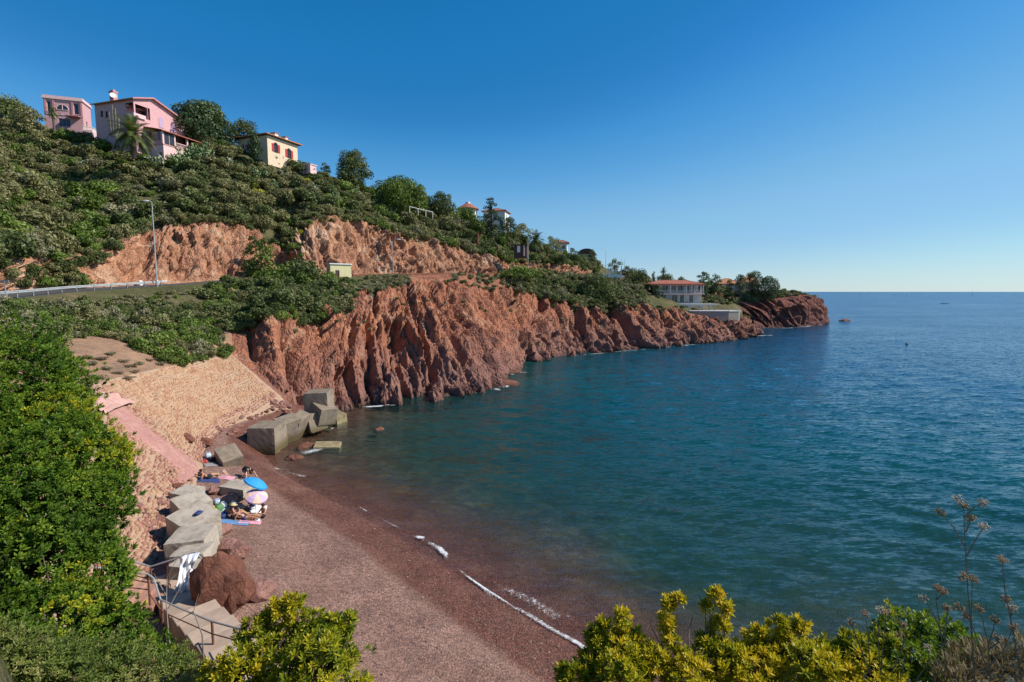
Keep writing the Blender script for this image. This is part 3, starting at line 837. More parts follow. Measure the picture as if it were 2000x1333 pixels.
def shrub_mesh(kind, seed, flat=0.75, n_lobes=9, per=120, size=0.078, raw=False):
    rng = np.random.default_rng(seed)
    lobes = [((0, 0, 0.42 * flat), (0.62, 0.62, 0.55 * flat))]
    for i in range(n_lobes):
        a = rng.uniform(0, 6.28); q = rng.uniform(0.3, 0.72)
        r = rng.uniform(0.26, 0.46)
        lobes.append(((q * math.cos(a), q * math.sin(a), flat * rng.uniform(0.25, 0.85)), (r, r, r * rng.uniform(0.7, 1.0))))
    V, F, rn = lobes_cloud(lobes, per, size, rng)
    if raw: return V, F, rn
    return mesh_np('shrub_' + kind, V, F, MAT['leaf_' + kind], {'rnd': rn})
SHRUB = {k: [shrub_mesh(k, 100 * i + j, fl) for j, fl in enumerate((0.7, 0.85, 1.0))] for i, k in enumerate(('dark', 'olive', 'grey', 'green', 'yellow', 'dry'))}
LOWSH = {k: [shrub_mesh(k, 900 + 100 * i + j, 0.45, 7, 60, 0.12) for j in range(2)] for i, k in enumerate(('dark', 'olive', 'grey', 'green'))}

LITE = {k: [shrub_mesh(k, 500 + j, fl, 7, 26, 0.16, True) for j, fl in enumerate((0.7, 0.85, 1.0))] for k in ('dark', 'olive', 'grey', 'green')}

# footprints to keep free of scrub: (px0, px1, py0, py1)
KEEP_OUT = [(85, 185, 175, 262), (185, 395, 165, 268), (285, 398, 225, 303), (500, 592, 245, 300), (890, 985, 390, 430), (1260, 1374, 540, 604), (1335, 1452, 596, 625), (1400, 1485, 530, 562), (640, 700, 505, 552), (1165, 1215, 515, 540)]
KINDTXT = {'dark': 'dark green', 'olive': 'olive green', 'grey': 'grey green', 'green': 'fresh green', 'yellow': 'yellow green', 'dry': 'dry brown'}
CATS = 'shrub'
rs = random.Random(7)
cands = []
def cells(b0, b1, n, seed):
    rng = np.random.default_rng(seed)
    r0, r1 = BAND[b0][0], BAND[b1][1]
    S = TV[r0:r1 + 1]
    a = np.linalg.norm(np.cross(S[1:, :-1] - S[:-1, :-1], S[:-1, 1:] - S[:-1, :-1]), axis=2)
    w = (a / (np.linalg.norm(S[:-1, :-1] - np.array(CAMV), axis=2) ** 1.25)).ravel(); w /= w.sum()
    idx = rng.choice(len(w), n, p=w)
    i, j = idx // a.shape[1], idx % a.shape[1]
    return S[i, j], ucol[j], RB[r0 + i, 0], TV[r0 + i, j]
def blocked(px, py):
    return any(a <= px <= b and c <= py <= d for a, b, c, d in KEEP_OUT)
placed = []
class Near:
    def __init__(s): s.g = {}
    def ok(s, p, r):
        key = (int(p[0] // 3), int(p[1] // 3))
        for dx in (-1, 0, 1):
            for dy in (-1, 0, 1):
                for q, rq in s.g.get((key[0] + dx, key[1] + dy), ()):
                    if (q[0] - p[0]) ** 2 + (q[1] - p[1]) ** 2 + (q[2] - p[2]) ** 2 < (0.44 * (r + rq)) ** 2: return False
        s.g.setdefault(key, []).append((p, r)); return True
near = Near()
CNT = {}
QUEUE = []
def add_shrub(p, kind, r, zone, low=False, h=None):
    QUEUE.append((r / math.dist(tuple(p), tuple(CAMV)), tuple(p), kind, r, zone, low, h))
def flush_shrubs():
    """the shrubs that show largest become objects, the rest one joined mass"""
    QUEUE.sort(key=lambda q: -q[0])
    n_of = {}; rest = {}
    for _, p, kind, r, zone, low, h in QUEUE:
        rz = rs.uniform(0, 6.28); sc = (r * rs.uniform(0.85, 1.2), r * rs.uniform(0.85, 1.2), (h or r) * rs.uniform(0.85, 1.2))
        n_of[kind] = n_of.get(kind, 0) + 1
        if n_of[kind] <= 285:
            o = put(kind + '_shrub', rs.choice((LOWSH if low else SHRUB)[kind]), loc=(p[0], p[1], p[2] - 0.12 * r), rot=(0, 0, rz), scale=sc)
            tag(o, ZONE[zone].format(KINDTXT[kind]), CATS, zone)
        else:
            rest.setdefault(kind, []).append((p, rz, sc, r))
    for kind, lst in rest.items():
        Vs, Fs, Rn = [], [], []; nb = 0
        for i, (p, rz, sc, r) in enumerate(lst):
            V, F, rn = LITE[kind][i % 3]
            c, s_ = math.cos(rz), math.sin(rz); Q = V * np.array(sc)
            Q = np.stack([Q[:, 0] * c - Q[:, 1] * s_, Q[:, 0] * s_ + Q[:, 1] * c, Q[:, 2]], 1) + np.array([p[0], p[1], p[2] - 0.12 * r])
            Vs.append(Q); Fs.append(F + nb); Rn.append(np.clip(rn + rs.uniform(-0.2, 0.2), 0, 1)); nb += len(V)
        o = put('scrub', mesh_np('scrub', np.concatenate(Vs), np.concatenate(Fs), MAT['leaf_' + kind], {'rnd': np.concatenate(Rn)}))
        tag(o, 'distant mass of ' + KINDTXT[kind] + ' scrub on the hillside', 'scrub', kind='stuff')
ZONE = {
    'dry tufts on the sandy bank': 'low {} tuft on the bare sandy bank above the revetment',
    'scrub on the hillside above the rock cutting': '{} scrub bush on the hillside above the orange rock cutting',
    'scrub between the road and the sea cliff': '{} bush on the slope between the road and the red sea cliff',
    'scrub at the foot of the hill beside the road': '{} bush at the hill foot right behind the road guard rail',
    'scrub on the slope below the guard rail': '{} bush on the slope below the guard rail, above the sandy bank',
    'tufts on the cliff face': 'small {} tuft clinging to the red cliff face',
    'scrub on the far headland': '{} bush on top of the far headland',
}
Pp, Uu, Rr, Vv = cells('GH', 'HI', 7000, 1)
pxs, pys = project(Vv)
for p, u, r_, px, py in zip(Vv, Uu, Rr, pxs, pys):
    if not (-60 < px < 1420) or blocked(px, py): continue
    dist = p[1]
    r = (1.0 + 2.3 * rs.random() ** 1.5) * (1.0 if dist < 150 else 1.15)
    if px > 880: r *= 0.95
    if not near.ok(p, r): continue
    nz = float(vnoise(p[0] * 0.05, p[1] * 0.05, None, 71)); t = rs.random() + 0.35 * nz
    kind = 'dark' if t < 0.32 else 'olive' if t < 0.74 else 'grey' if t < 0.86 else 'green'
    add_shrub(p, kind, r, 'scrub on the hillside above the rock cutting')
Pp, Uu, Rr, Vv = cells('FG', 'FG', 1500, 2)
pxs, pys = project(Vv)
for p, u, r_, px, py in zip(Vv, Uu, Rr, pxs, pys):
    left = px < 255 - 60 * (py - 440) / 110
    gully = 478 < px < 590 and py > 440
    if not (left or (gully and rs.random() < 0.35) or r_ > 5.93) or blocked(px, py) or px < -60: continue
    if 150 < px < 330 and py > 500 and rs.random() < 0.8: continue
    r = rs.uniform(1.0, 2.0) if left else rs.uniform(0.7, 1.4)
    if not near.ok(p, r): continue
    add_shrub(p, rs.choice(['dark', 'olive', 'green', 'dark', 'dark']), r, 'scrub at the foot of the hill beside the road' if left else 'scrub on the hillside above the rock cutting')
Pp, Uu, Rr, Vv = cells('DE', 'DE', 3600, 3)
pxs, pys = project(Vv)
for p, u, r_, px, py in zip(Vv, Uu, Rr, pxs, pys):
    if px < -40 or px > 1450 or blocked(px, py): continue
    lo = False; z = 'scrub between the road and the sea cliff'
    if px < 400:
        kind = rs.choice(['dark', 'green', 'dark', 'olive', 'grey']); r = rs.uniform(0.8, 1.7); z = 'scrub on the slope below the guard rail'
        if py < 590 + (0 if px > 60 else 8) or r_ > 3.74: continue
        if py < 606: r = rs.uniform(0.5, 0.8); lo = True
        if px > 330 and py < 592: continue
    elif px < 690:
        kind = rs.choice(['dark', 'green', 'dark', 'olive', 'dark']); r = rs.uniform(1.1, 2.1)
        if r_ > 3.85: continue
    elif px < 800:
        kind = rs.choice(['grey', 'grey', 'olive']); r = rs.uniform(0.5, 0.9); lo = True
    elif px < 1000:
        if rs.random() < 0.72 or px < 872: continue
        kind = rs.choice(['grey', 'dark', 'olive']); r = rs.uniform(0.6, 1.2); lo = rs.random() < 0.6
    elif px < 1260:
        kind = rs.choice(['dark', 'olive', 'dark', 'grey']); r = rs.uniform(1.2, 2.4)
    else:
        kind = rs.choice(['grey', 'olive', 'dark']); r = rs.uniform(0.8, 1.7); lo = True
    if not near.ok(p, r): continue
    add_shrub(p, kind, r, z, lo)
# lower part of the slope: a few on the bank and the bulge above the buttresses
Pp, Uu, Rr, Vv = cells('CD', 'CD', 5200, 4)
pxs, pys = project(Vv)
for p, u, r_, px, py in zip(Vv, Uu, Rr, pxs, pys):
    if px < -40 or blocked(px, py): continue
    if px < 440 and u < N_REV + 0.2:
        lim = np.interp(px, [0, 100, 135, 200, 300, 345, 400], [690, 690, 662, 655, 698, 716, 705])
        if py > lim: continue
        kind = rs.choice(['dark', 'green', 'green', 'grey', 'olive']); r = rs.uniform(0.7, 1.4); z = 'scrub on the slope below the guard rail'
    elif 440 < px < 690 and r_ > 2.72:
        kind = rs.choice(['dark', 'green', 'dark']); r = rs.uniform(0.8, 1.6); z = 'scrub between the road and the sea cliff'
    elif px >= 1080 and r_ > 2.75 and rs.random() < 0.5:
        kind = rs.choice(['dark', 'olive', 'grey']); r = rs.uniform(0.8, 1.6); z = 'scrub between the road and the sea cliff'
    elif rs.random() < 0.035 and px > 560 and r_ > 2.25:
        kind = rs.choice(['olive', 'grey']); r = rs.uniform(0.3, 0.7); z = 'tufts on the cliff face'
    else: continue
    if not near.ok(p, r): continue
    add_shrub(p, kind, r, z, z.startswith('tufts'))
# headland top
rng = np.random.default_rng(77)
hh = HV[35:].reshape(-1, 3); hh = hh[rng.permutation(len(hh))[:900]]
pxs, pys = project(hh)
for p, px, py in zip(hh, pxs, pys):
    r = rs.uniform(0.9, 1.9)
    if py > 590 and px > 1540: continue
    if not near.ok(p, r * 1.25): continue
    add_shrub(p, rs.choice(['grey', 'olive', 'dark', 'olive']), r, 'scrub on the far headland', low=px > 1500)

for px in range(200, 420, 9):
    p_ = hit(px + rs.uniform(-4, 4), rs.uniform(583, 594) - (px - 200) * 0.07, 70); add_shrub(tuple(p_), rs.choice(['grey', 'grey', 'olive', 'green']), rs.uniform(0.45, 0.75), 'scrub on the slope below the guard rail', True)
for i, (px, py) in enumerate([(130, 690), (150, 705), (170, 698), (190, 700), (215, 690), (235, 705), (250, 715), (205, 720), (160, 725), (140, 715), (270, 712), (290, 705), (310, 712), (225, 730), (185, 738), (245, 738), (330, 706), (120, 702), (178, 712), (262, 728)]):
    p_ = hit(px, py, 40); add_shrub(tuple(p_), rs.choice(['dry', 'dry', 'grey']), rs.uniform(0.35, 0.9), 'dry tufts on the sandy bank', False, rs.uniform(0.2, 0.35))
flush_shrubs()

# ------------------------------------------------------------------ trees
def make_tree(name, label, base, h, cw, kind, seed, trunk_h=0.3, lobes_n=14, shape='round', group=None, leaf=0.24, cat='tree', per=9.0):
    rng = np.random.default_rng(seed); base = Vector(base)
    t = thing(name, label, cat, base, 0, group)
    ct = h * (trunk_h + (1 - trunk_h) * 0.45)
    mb = MB(); lean = Vector((rng.normal(0, 0.04) * h, rng.normal(0, 0.04) * h, 0))
    topz = h * 0.88 if shape in ('cone', 'column') else h * 0.72
    mb.tube([(0, 0, -0.6), lean * 0.3 + Vector((0, 0, topz * 0.4)), lean * 0.7 + Vector((0, 0, topz * 0.75)), lean + Vector((0, 0, topz))], [h * 0.035 + 0.05, h * 0.026 + 0.03, h * 0.016 + 0.02, 0.02], 7)
    lob = []
    for i in range(lobes_n):
        a = i * 2.399 + rng.uniform(-0.3, 0.3); f = (i + 0.5) / lobes_n
        z = h * (trunk_h + (1 - trunk_h) * f)
        if shape == 'cone': q = cw * 0.5 * (1.05 - f) * rng.uniform(0.45, 0.95); r = cw * 0.5 * (0.30 + 0.32 * (1 - f)); rz = r * 0.45
        elif shape == 'column': q = cw * 0.12; r = cw * 0.5 * (0.35 + 0.65 * math.sin(math.pi * min(1, f * 0.85 + 0.12))); rz = r * 1.5
        elif shape == 'umbrella': q = cw * 0.5 * math.sqrt(rng.uniform(0.02, 0.8)); z = h * rng.uniform(0.78, 0.98) - q * 0.12; r = cw * rng.uniform(0.14, 0.2); rz = r * 0.5
        else: 
            q = cw * 0.5 * math.sin(math.pi * (0.12 + 0.76 * f)) * rng.uniform(0.35, 0.72); r = cw * rng.uniform(0.15, 0.24); rz = r * rng.uniform(0.65, 0.95)
        c = Vector((q * math.cos(a), q * math.sin(a), z - rz * 0.5)) + lean * f
        lob.append((tuple(c), (r, r, rz)))
        if q > 0.3:
            st_ = lean * f * 0.6 + Vector((0, 0, min(z * 0.8, topz * 0.95)))
            mb.tube([st_, st_.lerp(c, 0.55) + Vector((0, 0, 0.05 * h)), c], [h * 0.012 + 0.02, h * 0.007 + 0.015, 0.012], 5)
    mb.build('trunk', MAT['bark'], t)
    V, F, rn = lobes_cloud(lob, per, leaf, rng, 0.6, 0.9)
    put('crown', mesh_np('crown', V, F, MAT['leaf_' + kind], {'rnd': rn}), t)
    return t

def make_palm(name, label, base, h, fl, seed, n=46, droop=1.0, cat='palm tree', thick=0.28, skirt=False):
    rng = np.random.default_rng(seed)
    t = thing(name, label, cat, base)
    mb = MB(); prof = []
    for i in range(int(h / 0.25) + 2):
        z = -0.4 + i * 0.25
        if z > h: break
        prof.append((thick * (1.15 if i % 2 else 0.95) * (1.25 if z > h - 0.9 else 1.0), z))
    mb.lathe(prof, 10); mb.build('trunk', MAT['bark'], t)
    top_ = Vector((0, 0, h))
    Vs, Fs, Rn = [], [], []; nb = 0
    for i in range(n):
        a = i * 2.399; e = R(82) - R(118) * (i / n) ** 0.9 * droop
        L = fl * rng.uniform(0.8, 1.08)
        pts = []; p = top_.copy(); d = Vector((math.cos(a) * math.cos(e), math.sin(a) * math.cos(e), math.sin(e)))
        segs = 9
        for s_ in range(segs + 1):
            pts.append(p.copy()); p = p + d * (L / segs); d = (d + Vector((0, 0, -0.17 * (0.6 + s_ / segs)))).normalized()
        side = d.cross(Vector((0, 0, 1))); side = side.normalized() if side.length > 1e-3 else Vector((1, 0, 0))
        rv = rng.uniform(0, 1)
        for s_ in range(1, segs * 2):
            f = s_ / (segs * 2); i0 = min(int(f * segs), segs - 1); c = pts[i0].lerp(pts[i0 + 1], f * segs - i0)
            dd = (pts[i0 + 1] - pts[i0]).normalized(); ll = fl * 0.20 * math.sin(math.pi * (0.12 + 0.84 * f)) ** 0.7
            for sg in (-1, 1):
                v = (side * sg * 0.8 + dd * 0.55 + Vector((0, 0, 0.35 - 0.5 * f))).normalized() * ll
                w_ = dd * fl * 0.022
                Vs += [c - w_, c + w_, c + v + w_ * 0.2, c + v - w_ * 0.2]; Fs.append((nb, nb + 1, nb + 2, nb + 3)); Rn += [rv] * 4; nb += 4
    put('crown', mesh_np('crown', np.array([list(v) for v in Vs]), np.array(Fs), MAT['leaf_palm'], {'rnd': np.array(Rn)}), t)
    return t

def tree_at(name, label, px, base_py, top_py, cw_px, Y, kind, seed, **kw):
    b = P(px, base_py, Y); tp_ = P(px, top_py, Y)
    z = ground_z(b.x, b.y)
    h = tp_.z - b.z
    return make_tree(name, label, b, h, cw_px / 1000 * Y, kind, seed, **kw)

T = tree_at
T('spreading_pine', 'dark spreading evergreen tree behind the large pink villa', 395, 300, 203, 118, 124, 'pine', 1, lobes_n=30, trunk_h=0.12, leaf=0.3, shape='round')
T('evergreen_tree', 'dark rounded tree behind the orange roof of the yellow house', 478, 290, 236, 60, 134, 'dark', 2, lobes_n=16, trunk_h=0.1)
T('slim_cypress', 'slim dark cypress in front of the shaded wall of the yellow house', 498, 303, 258, 20, 122, 'pine', 3, shape='column', lobes_n=8, trunk_h=0.05, cat='cypress')
T('round_tree', 'lone dark round-crowned tree standing out on the ridge beyond the yellow house', 690, 366, 295, 72, 141, 'dark', 4, lobes_n=22, trunk_h=0.1)
T('small_tree', 'small dark tree on the ridge beside the lone round-crowned tree', 637, 345, 320, 26, 139, 'dark', 5, lobes_n=8, trunk_h=0.15)
T('leafy_tree', 'broad fresh green tree on the ridge above the white fence rail', 778, 408, 350, 116, 148, 'green', 6, lobes_n=24, trunk_h=0.05)
T('bright_tree', 'bright yellow green bushy tree beside the white fence rail', 818, 408, 362, 44, 146, 'green', 7, lobes_n=12, trunk_h=0.05)
T('ridge_tree', 'dark green tree between the white fence rail and the round-towered house', 866, 424, 378, 62, 158, 'dark', 8, lobes_n=16, trunk_h=0.06)
T('garden_tree', 'mid green tree below the round-towered house', 906, 446, 408, 76, 163, 'green', 9, lobes_n=14, trunk_h=0.05)
T('tall_conifer', 'tall dark conifer in front of the white house wall', 962, 478, 386, 52, 168, 'pine', 10, shape='cone', lobes_n=16, trunk_h=0.08, cat='conifer')
T('dark_tree', 'dark tree just seaward of the tall conifer', 992, 480, 424, 52, 176, 'dark', 11, lobes_n=12, trunk_h=0.05)
T('oak', 'rounded olive tree between the tall conifer and the ridge palm', 1018, 484, 436, 44, 182, 'olive', 12, lobes_n=12, trunk_h=0.05)
T('umbrella_pine', 'bright green leaning pine spreading over the cliff edge below a street lamp', 1012, 585, 520, 78, 138, 'green', 13, shape='umbrella', lobes_n=16, trunk_h=0.3, cat='pine tree')
T('grey_tree', 'grey green tree hiding the small ridge house', 1080, 506, 462, 42, 196, 'olive', 14, lobes_n=10, trunk_h=0.05)
T('hedge_tree', 'dark bushy tree below the white roadside terrace', 1245, 570, 528, 60, 190, 'dark', 15, lobes_n=14, trunk_h=0.05)
T('slope_tree', 'dark bush-like tree on the slope just below the white roadside terrace', 1168, 592, 538, 90, 158, 'dark', 16, lobes_n=16, trunk_h=0.05)
T('clipped_tree', 'dense dark rounded tree at the landward end of the waterfront villa', 1281, 592, 556, 32, 178, 'pine', 17, lobes_n=10, trunk_h=0.05)
T('roadside_tree', 'dark tall tree rising at the seaward end of the waterfront villa', 1373, 575, 530, 34, 206, 'pine', 18, lobes_n=12, trunk_h=0.06)
T('villa_tree', 'dark round tree between the two seaside villas', 1398, 566, 535, 26, 220, 'dark', 19, lobes_n=10, trunk_h=0.1)
T('headland_pine', 'dark pine in front of the pink tiled roofs on the headland', 1446, 575, 537, 30, 212, 'pine', 20, lobes_n=12, trunk_h=0.08)
T('headland_tree', 'dark green tree seaward of the pink tiled roofs', 1470, 578, 530, 40, 226, 'dark', 21, lobes_n=14, trunk_h=0.12)
T('hedge_conifer', 'broad dark tree at the seaward end of the headland garden', 1500, 582, 541, 46, 222, 'pine', 22, lobes_n=16, trunk_h=0.05)
T('backdrop_tree', 'low wide tree behind the waterfront villa roof', 1298, 560, 536, 42, 226, 'dark', 23, lobes_n=12, trunk_h=0.05)
T('slim_tree', 'thin pointed cypress behind the waterfront villa roof', 1275, 560, 529, 8, 228, 'pine', 24, shape='column', lobes_n=6, trunk_h=0.05, cat='cypress')
T('verge_tree', 'dark leafy tree above the pale roadside shed', 512, 560, 470, 72, 97, 'green', 25, lobes_n=16, trunk_h=0.05)
T('verge_oak', 'big dark bushy tree hiding the seaward side of the pale roadside shed', 612, 625, 510, 110, 92, 'dark', 26, lobes_n=26, trunk_h=0.05)
T('verge_bush', 'dense green tree on the slope landward of the big dark roadside tree', 540, 610, 520, 110, 88, 'green', 27, lobes_n=22, trunk_h=0.04)
T('skyline_tree', 'tall dark tree on the skyline landward of the small pink building', 22, 262, 192, 90, 116, 'dark', 28, lobes_n=20, trunk_h=0.1)
T('skyline_bush', 'grey green tree on the skyline next to the small pink building', 58, 262, 210, 56, 112, 'olive', 29, lobes_n=12, trunk_h=0.05)
for i, (px, bpy_, tpy, cw, Y) in enumerate([(1120, 510, 484, 26, 205), (1158, 515, 488, 22, 212), (1200, 530, 506, 30, 215), (1226, 540, 520, 34, 200), (1330, 562, 541, 26, 228), (1424, 574, 546, 22, 214), (1520, 585, 560, 20, 226)]):
    T('ridge_shrub_tree', 'small dark tree along the far end of the ridge', px, bpy_, tpy, cw, Y, 'dark', 40 + i, lobes_n=8, trunk_h=0.05, group='small trees along the far ridge')
b = P(262, 306, 100)
make_palm('date_palm', 'large date palm with arching fronds in front of the large pink villa', (b.x, b.y, b.z), 4.0, 4.6, 3, 60, 1.05, thick=0.42)
b = P(106, 254, 112)
make_palm('fan_palm', 'small palm with a thin trunk in front of the small pink building', (b.x, b.y, b.z), 3.6, 1.7, 5, 30, 1.2, thick=0.2)
b = P(1046, 500, 178)
make_palm('ridge_palm', 'dark palm standing on the ridge above a street lamp', (b.x, b.y, b.z), 5.0, 5.0, 7, 46, 1.0, thick=0.4)
b = P(1295, 560, 228)
make_palm('tall_palm', 'tall thin palm rising behind the waterfront villa roof', (b.x, b.y, b.z), 7.0, 2.2, 8, 34, 1.1, thick=0.22)
b = P(1364, 602, 186)
make_palm('terrace_palm', 'low palm on the terrace of the waterfront villa', (b.x, b.y, b.z), 1.7, 2.4, 9, 30, 1.0, thick=0.25)

# prickly pears and agaves
plain('cactus_pad', (0.17, 0.24, 0.10), 0.55, 0.35, 3.0)
plain('cactus_pale', (0.33, 0.38, 0.24), 0.55, 0.3, 3.0)
def pear_mesh(seed, mat):
    rng = random.Random(seed); mb = MB(); tips = [(Vector((rng.uniform(-0.7, 0.7), rng.uniform(-0.7, 0.7), 0.0)), Vector((0, 0, 1))) for _ in range(7)]
    for _ in range(64):
        p, d = rng.choice(tips)
        d2 = (d + Vector((rng.gauss(0, 0.5), rng.gauss(0, 0.5), rng.gauss(0.15, 0.3)))).normalized()
        L = rng.uniform(0.16, 0.26)
        M = d2.to_track_quat('Z', 'Y').to_matrix() @ Matrix.Rotation(rng.uniform(0, 3.14), 3, 'Z')
        mb.ell(p + d2 * L, (L * 0.62, L * 0.16, L), 7, 4, M)
        tips.append((p + d2 * L * 1.9, d2))
    return mb.mesh('prickly_pear', mat, True)
PEAR = [pear_mesh(1, MAT['cactus_pad']), pear_mesh(2, MAT['cactus_pale']), pear_mesh(3, MAT['cactus_pad'])]
for i, (px, py, s_) in enumerate([(335, 322, 2.0), (352, 318, 2.2), (372, 318, 2.3), (392, 312, 2.2), (312, 328, 1.8), (362, 336, 2.0), (385, 332, 1.9), (405, 322, 1.9), (376, 350, 1.3), (342, 338, 1.7),
                                  (445, 325, 1.2), (500, 352, 1.5), (520, 350, 1.5), (552, 345, 1.2), (540, 372, 1.4), (575, 368, 1.2), (610, 372, 1.0), (650, 390, 1.2), (680, 385, 1.3), (700, 388, 1.2), (755, 425, 1.2), (772, 423, 1.3), (168, 332, 1.1), (270, 427, 1.2), (288, 430, 1.1), (95, 372, 1.0), (720, 405, 1.0), (610, 345, 1.1)]):
    p = hit(px, py, 105)
    o = put('prickly_pear', PEAR[i % 3], loc=(p.x, p.y, p.z + 0.5), rot=(0, 0, i * 1.3), scale=s_ * 0.8)
    tag(o, 'pale green prickly pear cactus clump below the terrace of the large pink villa' if i < 10 else 'pale prickly pear cactus clump standing out of the dark hillside scrub', 'cactus', 'prickly pears below the villa' if i < 10 else 'prickly pears in the hillside scrub')
for i, (px, py, r, h) in enumerate([(492, 365, 1.5, 1.9), (505, 385, 1.5, 1.7), (515, 400, 1.2, 1.2), (592, 355, 1.6, 1.0), (585, 458, 0.9, 0.9)]):
    p = hit(px, py, 100)
    o = put('spurge_bush', SHRUB['yellow'][i % 3], loc=p, rot=(0, 0, i), scale=(r, r, h)); tag(o, 'bright yellow green bush standing out of the dark hillside scrub', 'shrub', 'yellow bushes on the hillside')
# ------------------------------------------------------------------ building kit
plain('pink_wall', (0.56, 0.325, 0.335), 0.85, 0.08, 1.5)
plain('pink_trim', (0.50, 0.235, 0.235), 0.8, 0.08, 2.0)
plain('pale_pink', (0.68, 0.46, 0.45), 0.8, 0.08, 2.0)
plain('lilac_shutter', (0.42, 0.30, 0.44), 0.7, 0.1, 4.0)
plain('cream_wall', (0.62, 0.49, 0.34), 0.85, 0.08, 1.5)
plain('ochre_wall', (0.50, 0.42, 0.18), 0.85, 0.12, 1.5)
plain('white_wall', (0.70, 0.68, 0.63), 0.85, 0.07, 1.5)
plain('grey_wall', (0.46, 0.44, 0.41), 0.85, 0.1, 1.5)
plain('white_paint', (0.78, 0.78, 0.76), 0.6, 0.05, 2.0)
plain('red_shutter', (0.42, 0.035, 0.04), 0.6, 0.12, 4.0)
plain('dark_wood', (0.08, 0.045, 0.035), 0.6, 0.2, 4.0)
plain('shed_wall', (0.62, 0.56, 0.32), 0.85, 0.1, 2.0)
plain('stone_grey', (0.27, 0.235, 0.205), 0.9, 0.25, 2.0, bumpd=0.05)
plain('grey_metal', (0.33, 0.35, 0.36), 0.45, 0.1, 5.0, metal=0.6)
plain('galvanised', (0.40, 0.41, 0.41), 0.45, 0.08, 3.0, metal=0.3)
def glass_mat():
    m, n, l, b = nt('window_glass')
    b.inputs['Base Color'].default_value = (0.03, 0.035, 0.04, 1); b.inputs['Roughness'].default_value = 0.08; b.inputs['Specular IOR Level'].default_value = 0.6
    t = tex(n, l, 0.7, 2, 0.5); bump(n, l, b, t.outputs['Fac'], 0.05, 0.1)
glass_mat()
def roof_mat(name, a, b_, c):
    m, n, l, b = nt(name)
    t = tex(n, l, 2.5, 5, 0.6); r = ramp(n, [(0.3, a), (0.5, b_), (0.72, c)]); l.new(t.outputs['Fac'], r.inputs[0])
    w = n.new('ShaderNodeTexWave'); w.inputs['Scale'].default_value = 1.4; w.inputs['Distortion'].default_value = 0.4
    tc = n.new('ShaderNodeTexCoord'); l.new(tc.outputs['Object'], w.inputs['Vector'])
    w.bands_direction = 'DIAGONAL'
    l.new(mixc(n, l, 0.5, r.outputs[0], mixc(n, l, w.outputs['Fac'], (0.6, 0.6, 0.6), (1.1, 1.1, 1.1)), 'MULTIPLY'), b.inputs['Base Color'])
    b.inputs['Roughness'].default_value = 0.85; b.inputs['Specular IOR Level'].default_value = 0.2
    bump(n, l, b, w.outputs['Fac'], 0.6, 0.08)
roof_mat('roof_tile', (0.38, 0.16, 0.09), (0.50, 0.22, 0.11), (0.58, 0.32, 0.18))
roof_mat('roof_tile_red', (0.28, 0.09, 0.06), (0.38, 0.13, 0.085), (0.48, 0.22, 0.15))

VX = lambda *a: Vector(a)
UP = Vector((0, 0, 1))
def wbox(mb, o, ex, en, x0, x1, z0, z1, n0, n1):
    vs = [o + ex * x + UP * z + en * n_ for n_ in (n0, n1) for x, z in ((x0, z0), (x1, z0), (x1, z1), (x0, z1))]
    return mb.add(vs, [(0, 1, 2, 3), (4, 7, 6, 5), (0, 4, 5, 1), (1, 5, 6, 2), (2, 6, 7, 3), (3, 7, 4, 0)])
def wall(mb, o, ex, en, Wd, z0, z1, holes=(), depth=0.3, slope=None):
    xs = sorted({0, Wd, *[h[0] for h in holes], *[h[1] for h in holes]}); zs = sorted({z0, z1, *[h[2] for h in holes], *[h[3] for h in holes]})
    for i in range(len(xs) - 1):
        for j in range(len(zs) - 1):
            cx, cz = (xs[i] + xs[i + 1]) / 2, (zs[j] + zs[j + 1]) / 2
            if any(h[0] < cx < h[1] and h[2] < cz < h[3] for h in holes): continue
            mb.add([o + ex * x + UP * z for x, z in ((xs[i], zs[j]), (xs[i + 1], zs[j]), (xs[i + 1], zs[j + 1]), (xs[i], zs[j + 1]))], [(0, 1, 2, 3)])
    for h in holes:
        c = [(h[0], h[2]), (h[1], h[2]), (h[1], h[3]), (h[0], h[3])]
        for a, b_ in zip(c, c[1:] + c[:1]):
            p0, p1 = o + ex * a[0] + UP * a[1], o + ex * b_[0] + UP * b_[1]
            mb.add([p0, p1, p1 - en * depth, p0 - en * depth], [(0, 1, 2, 3)])
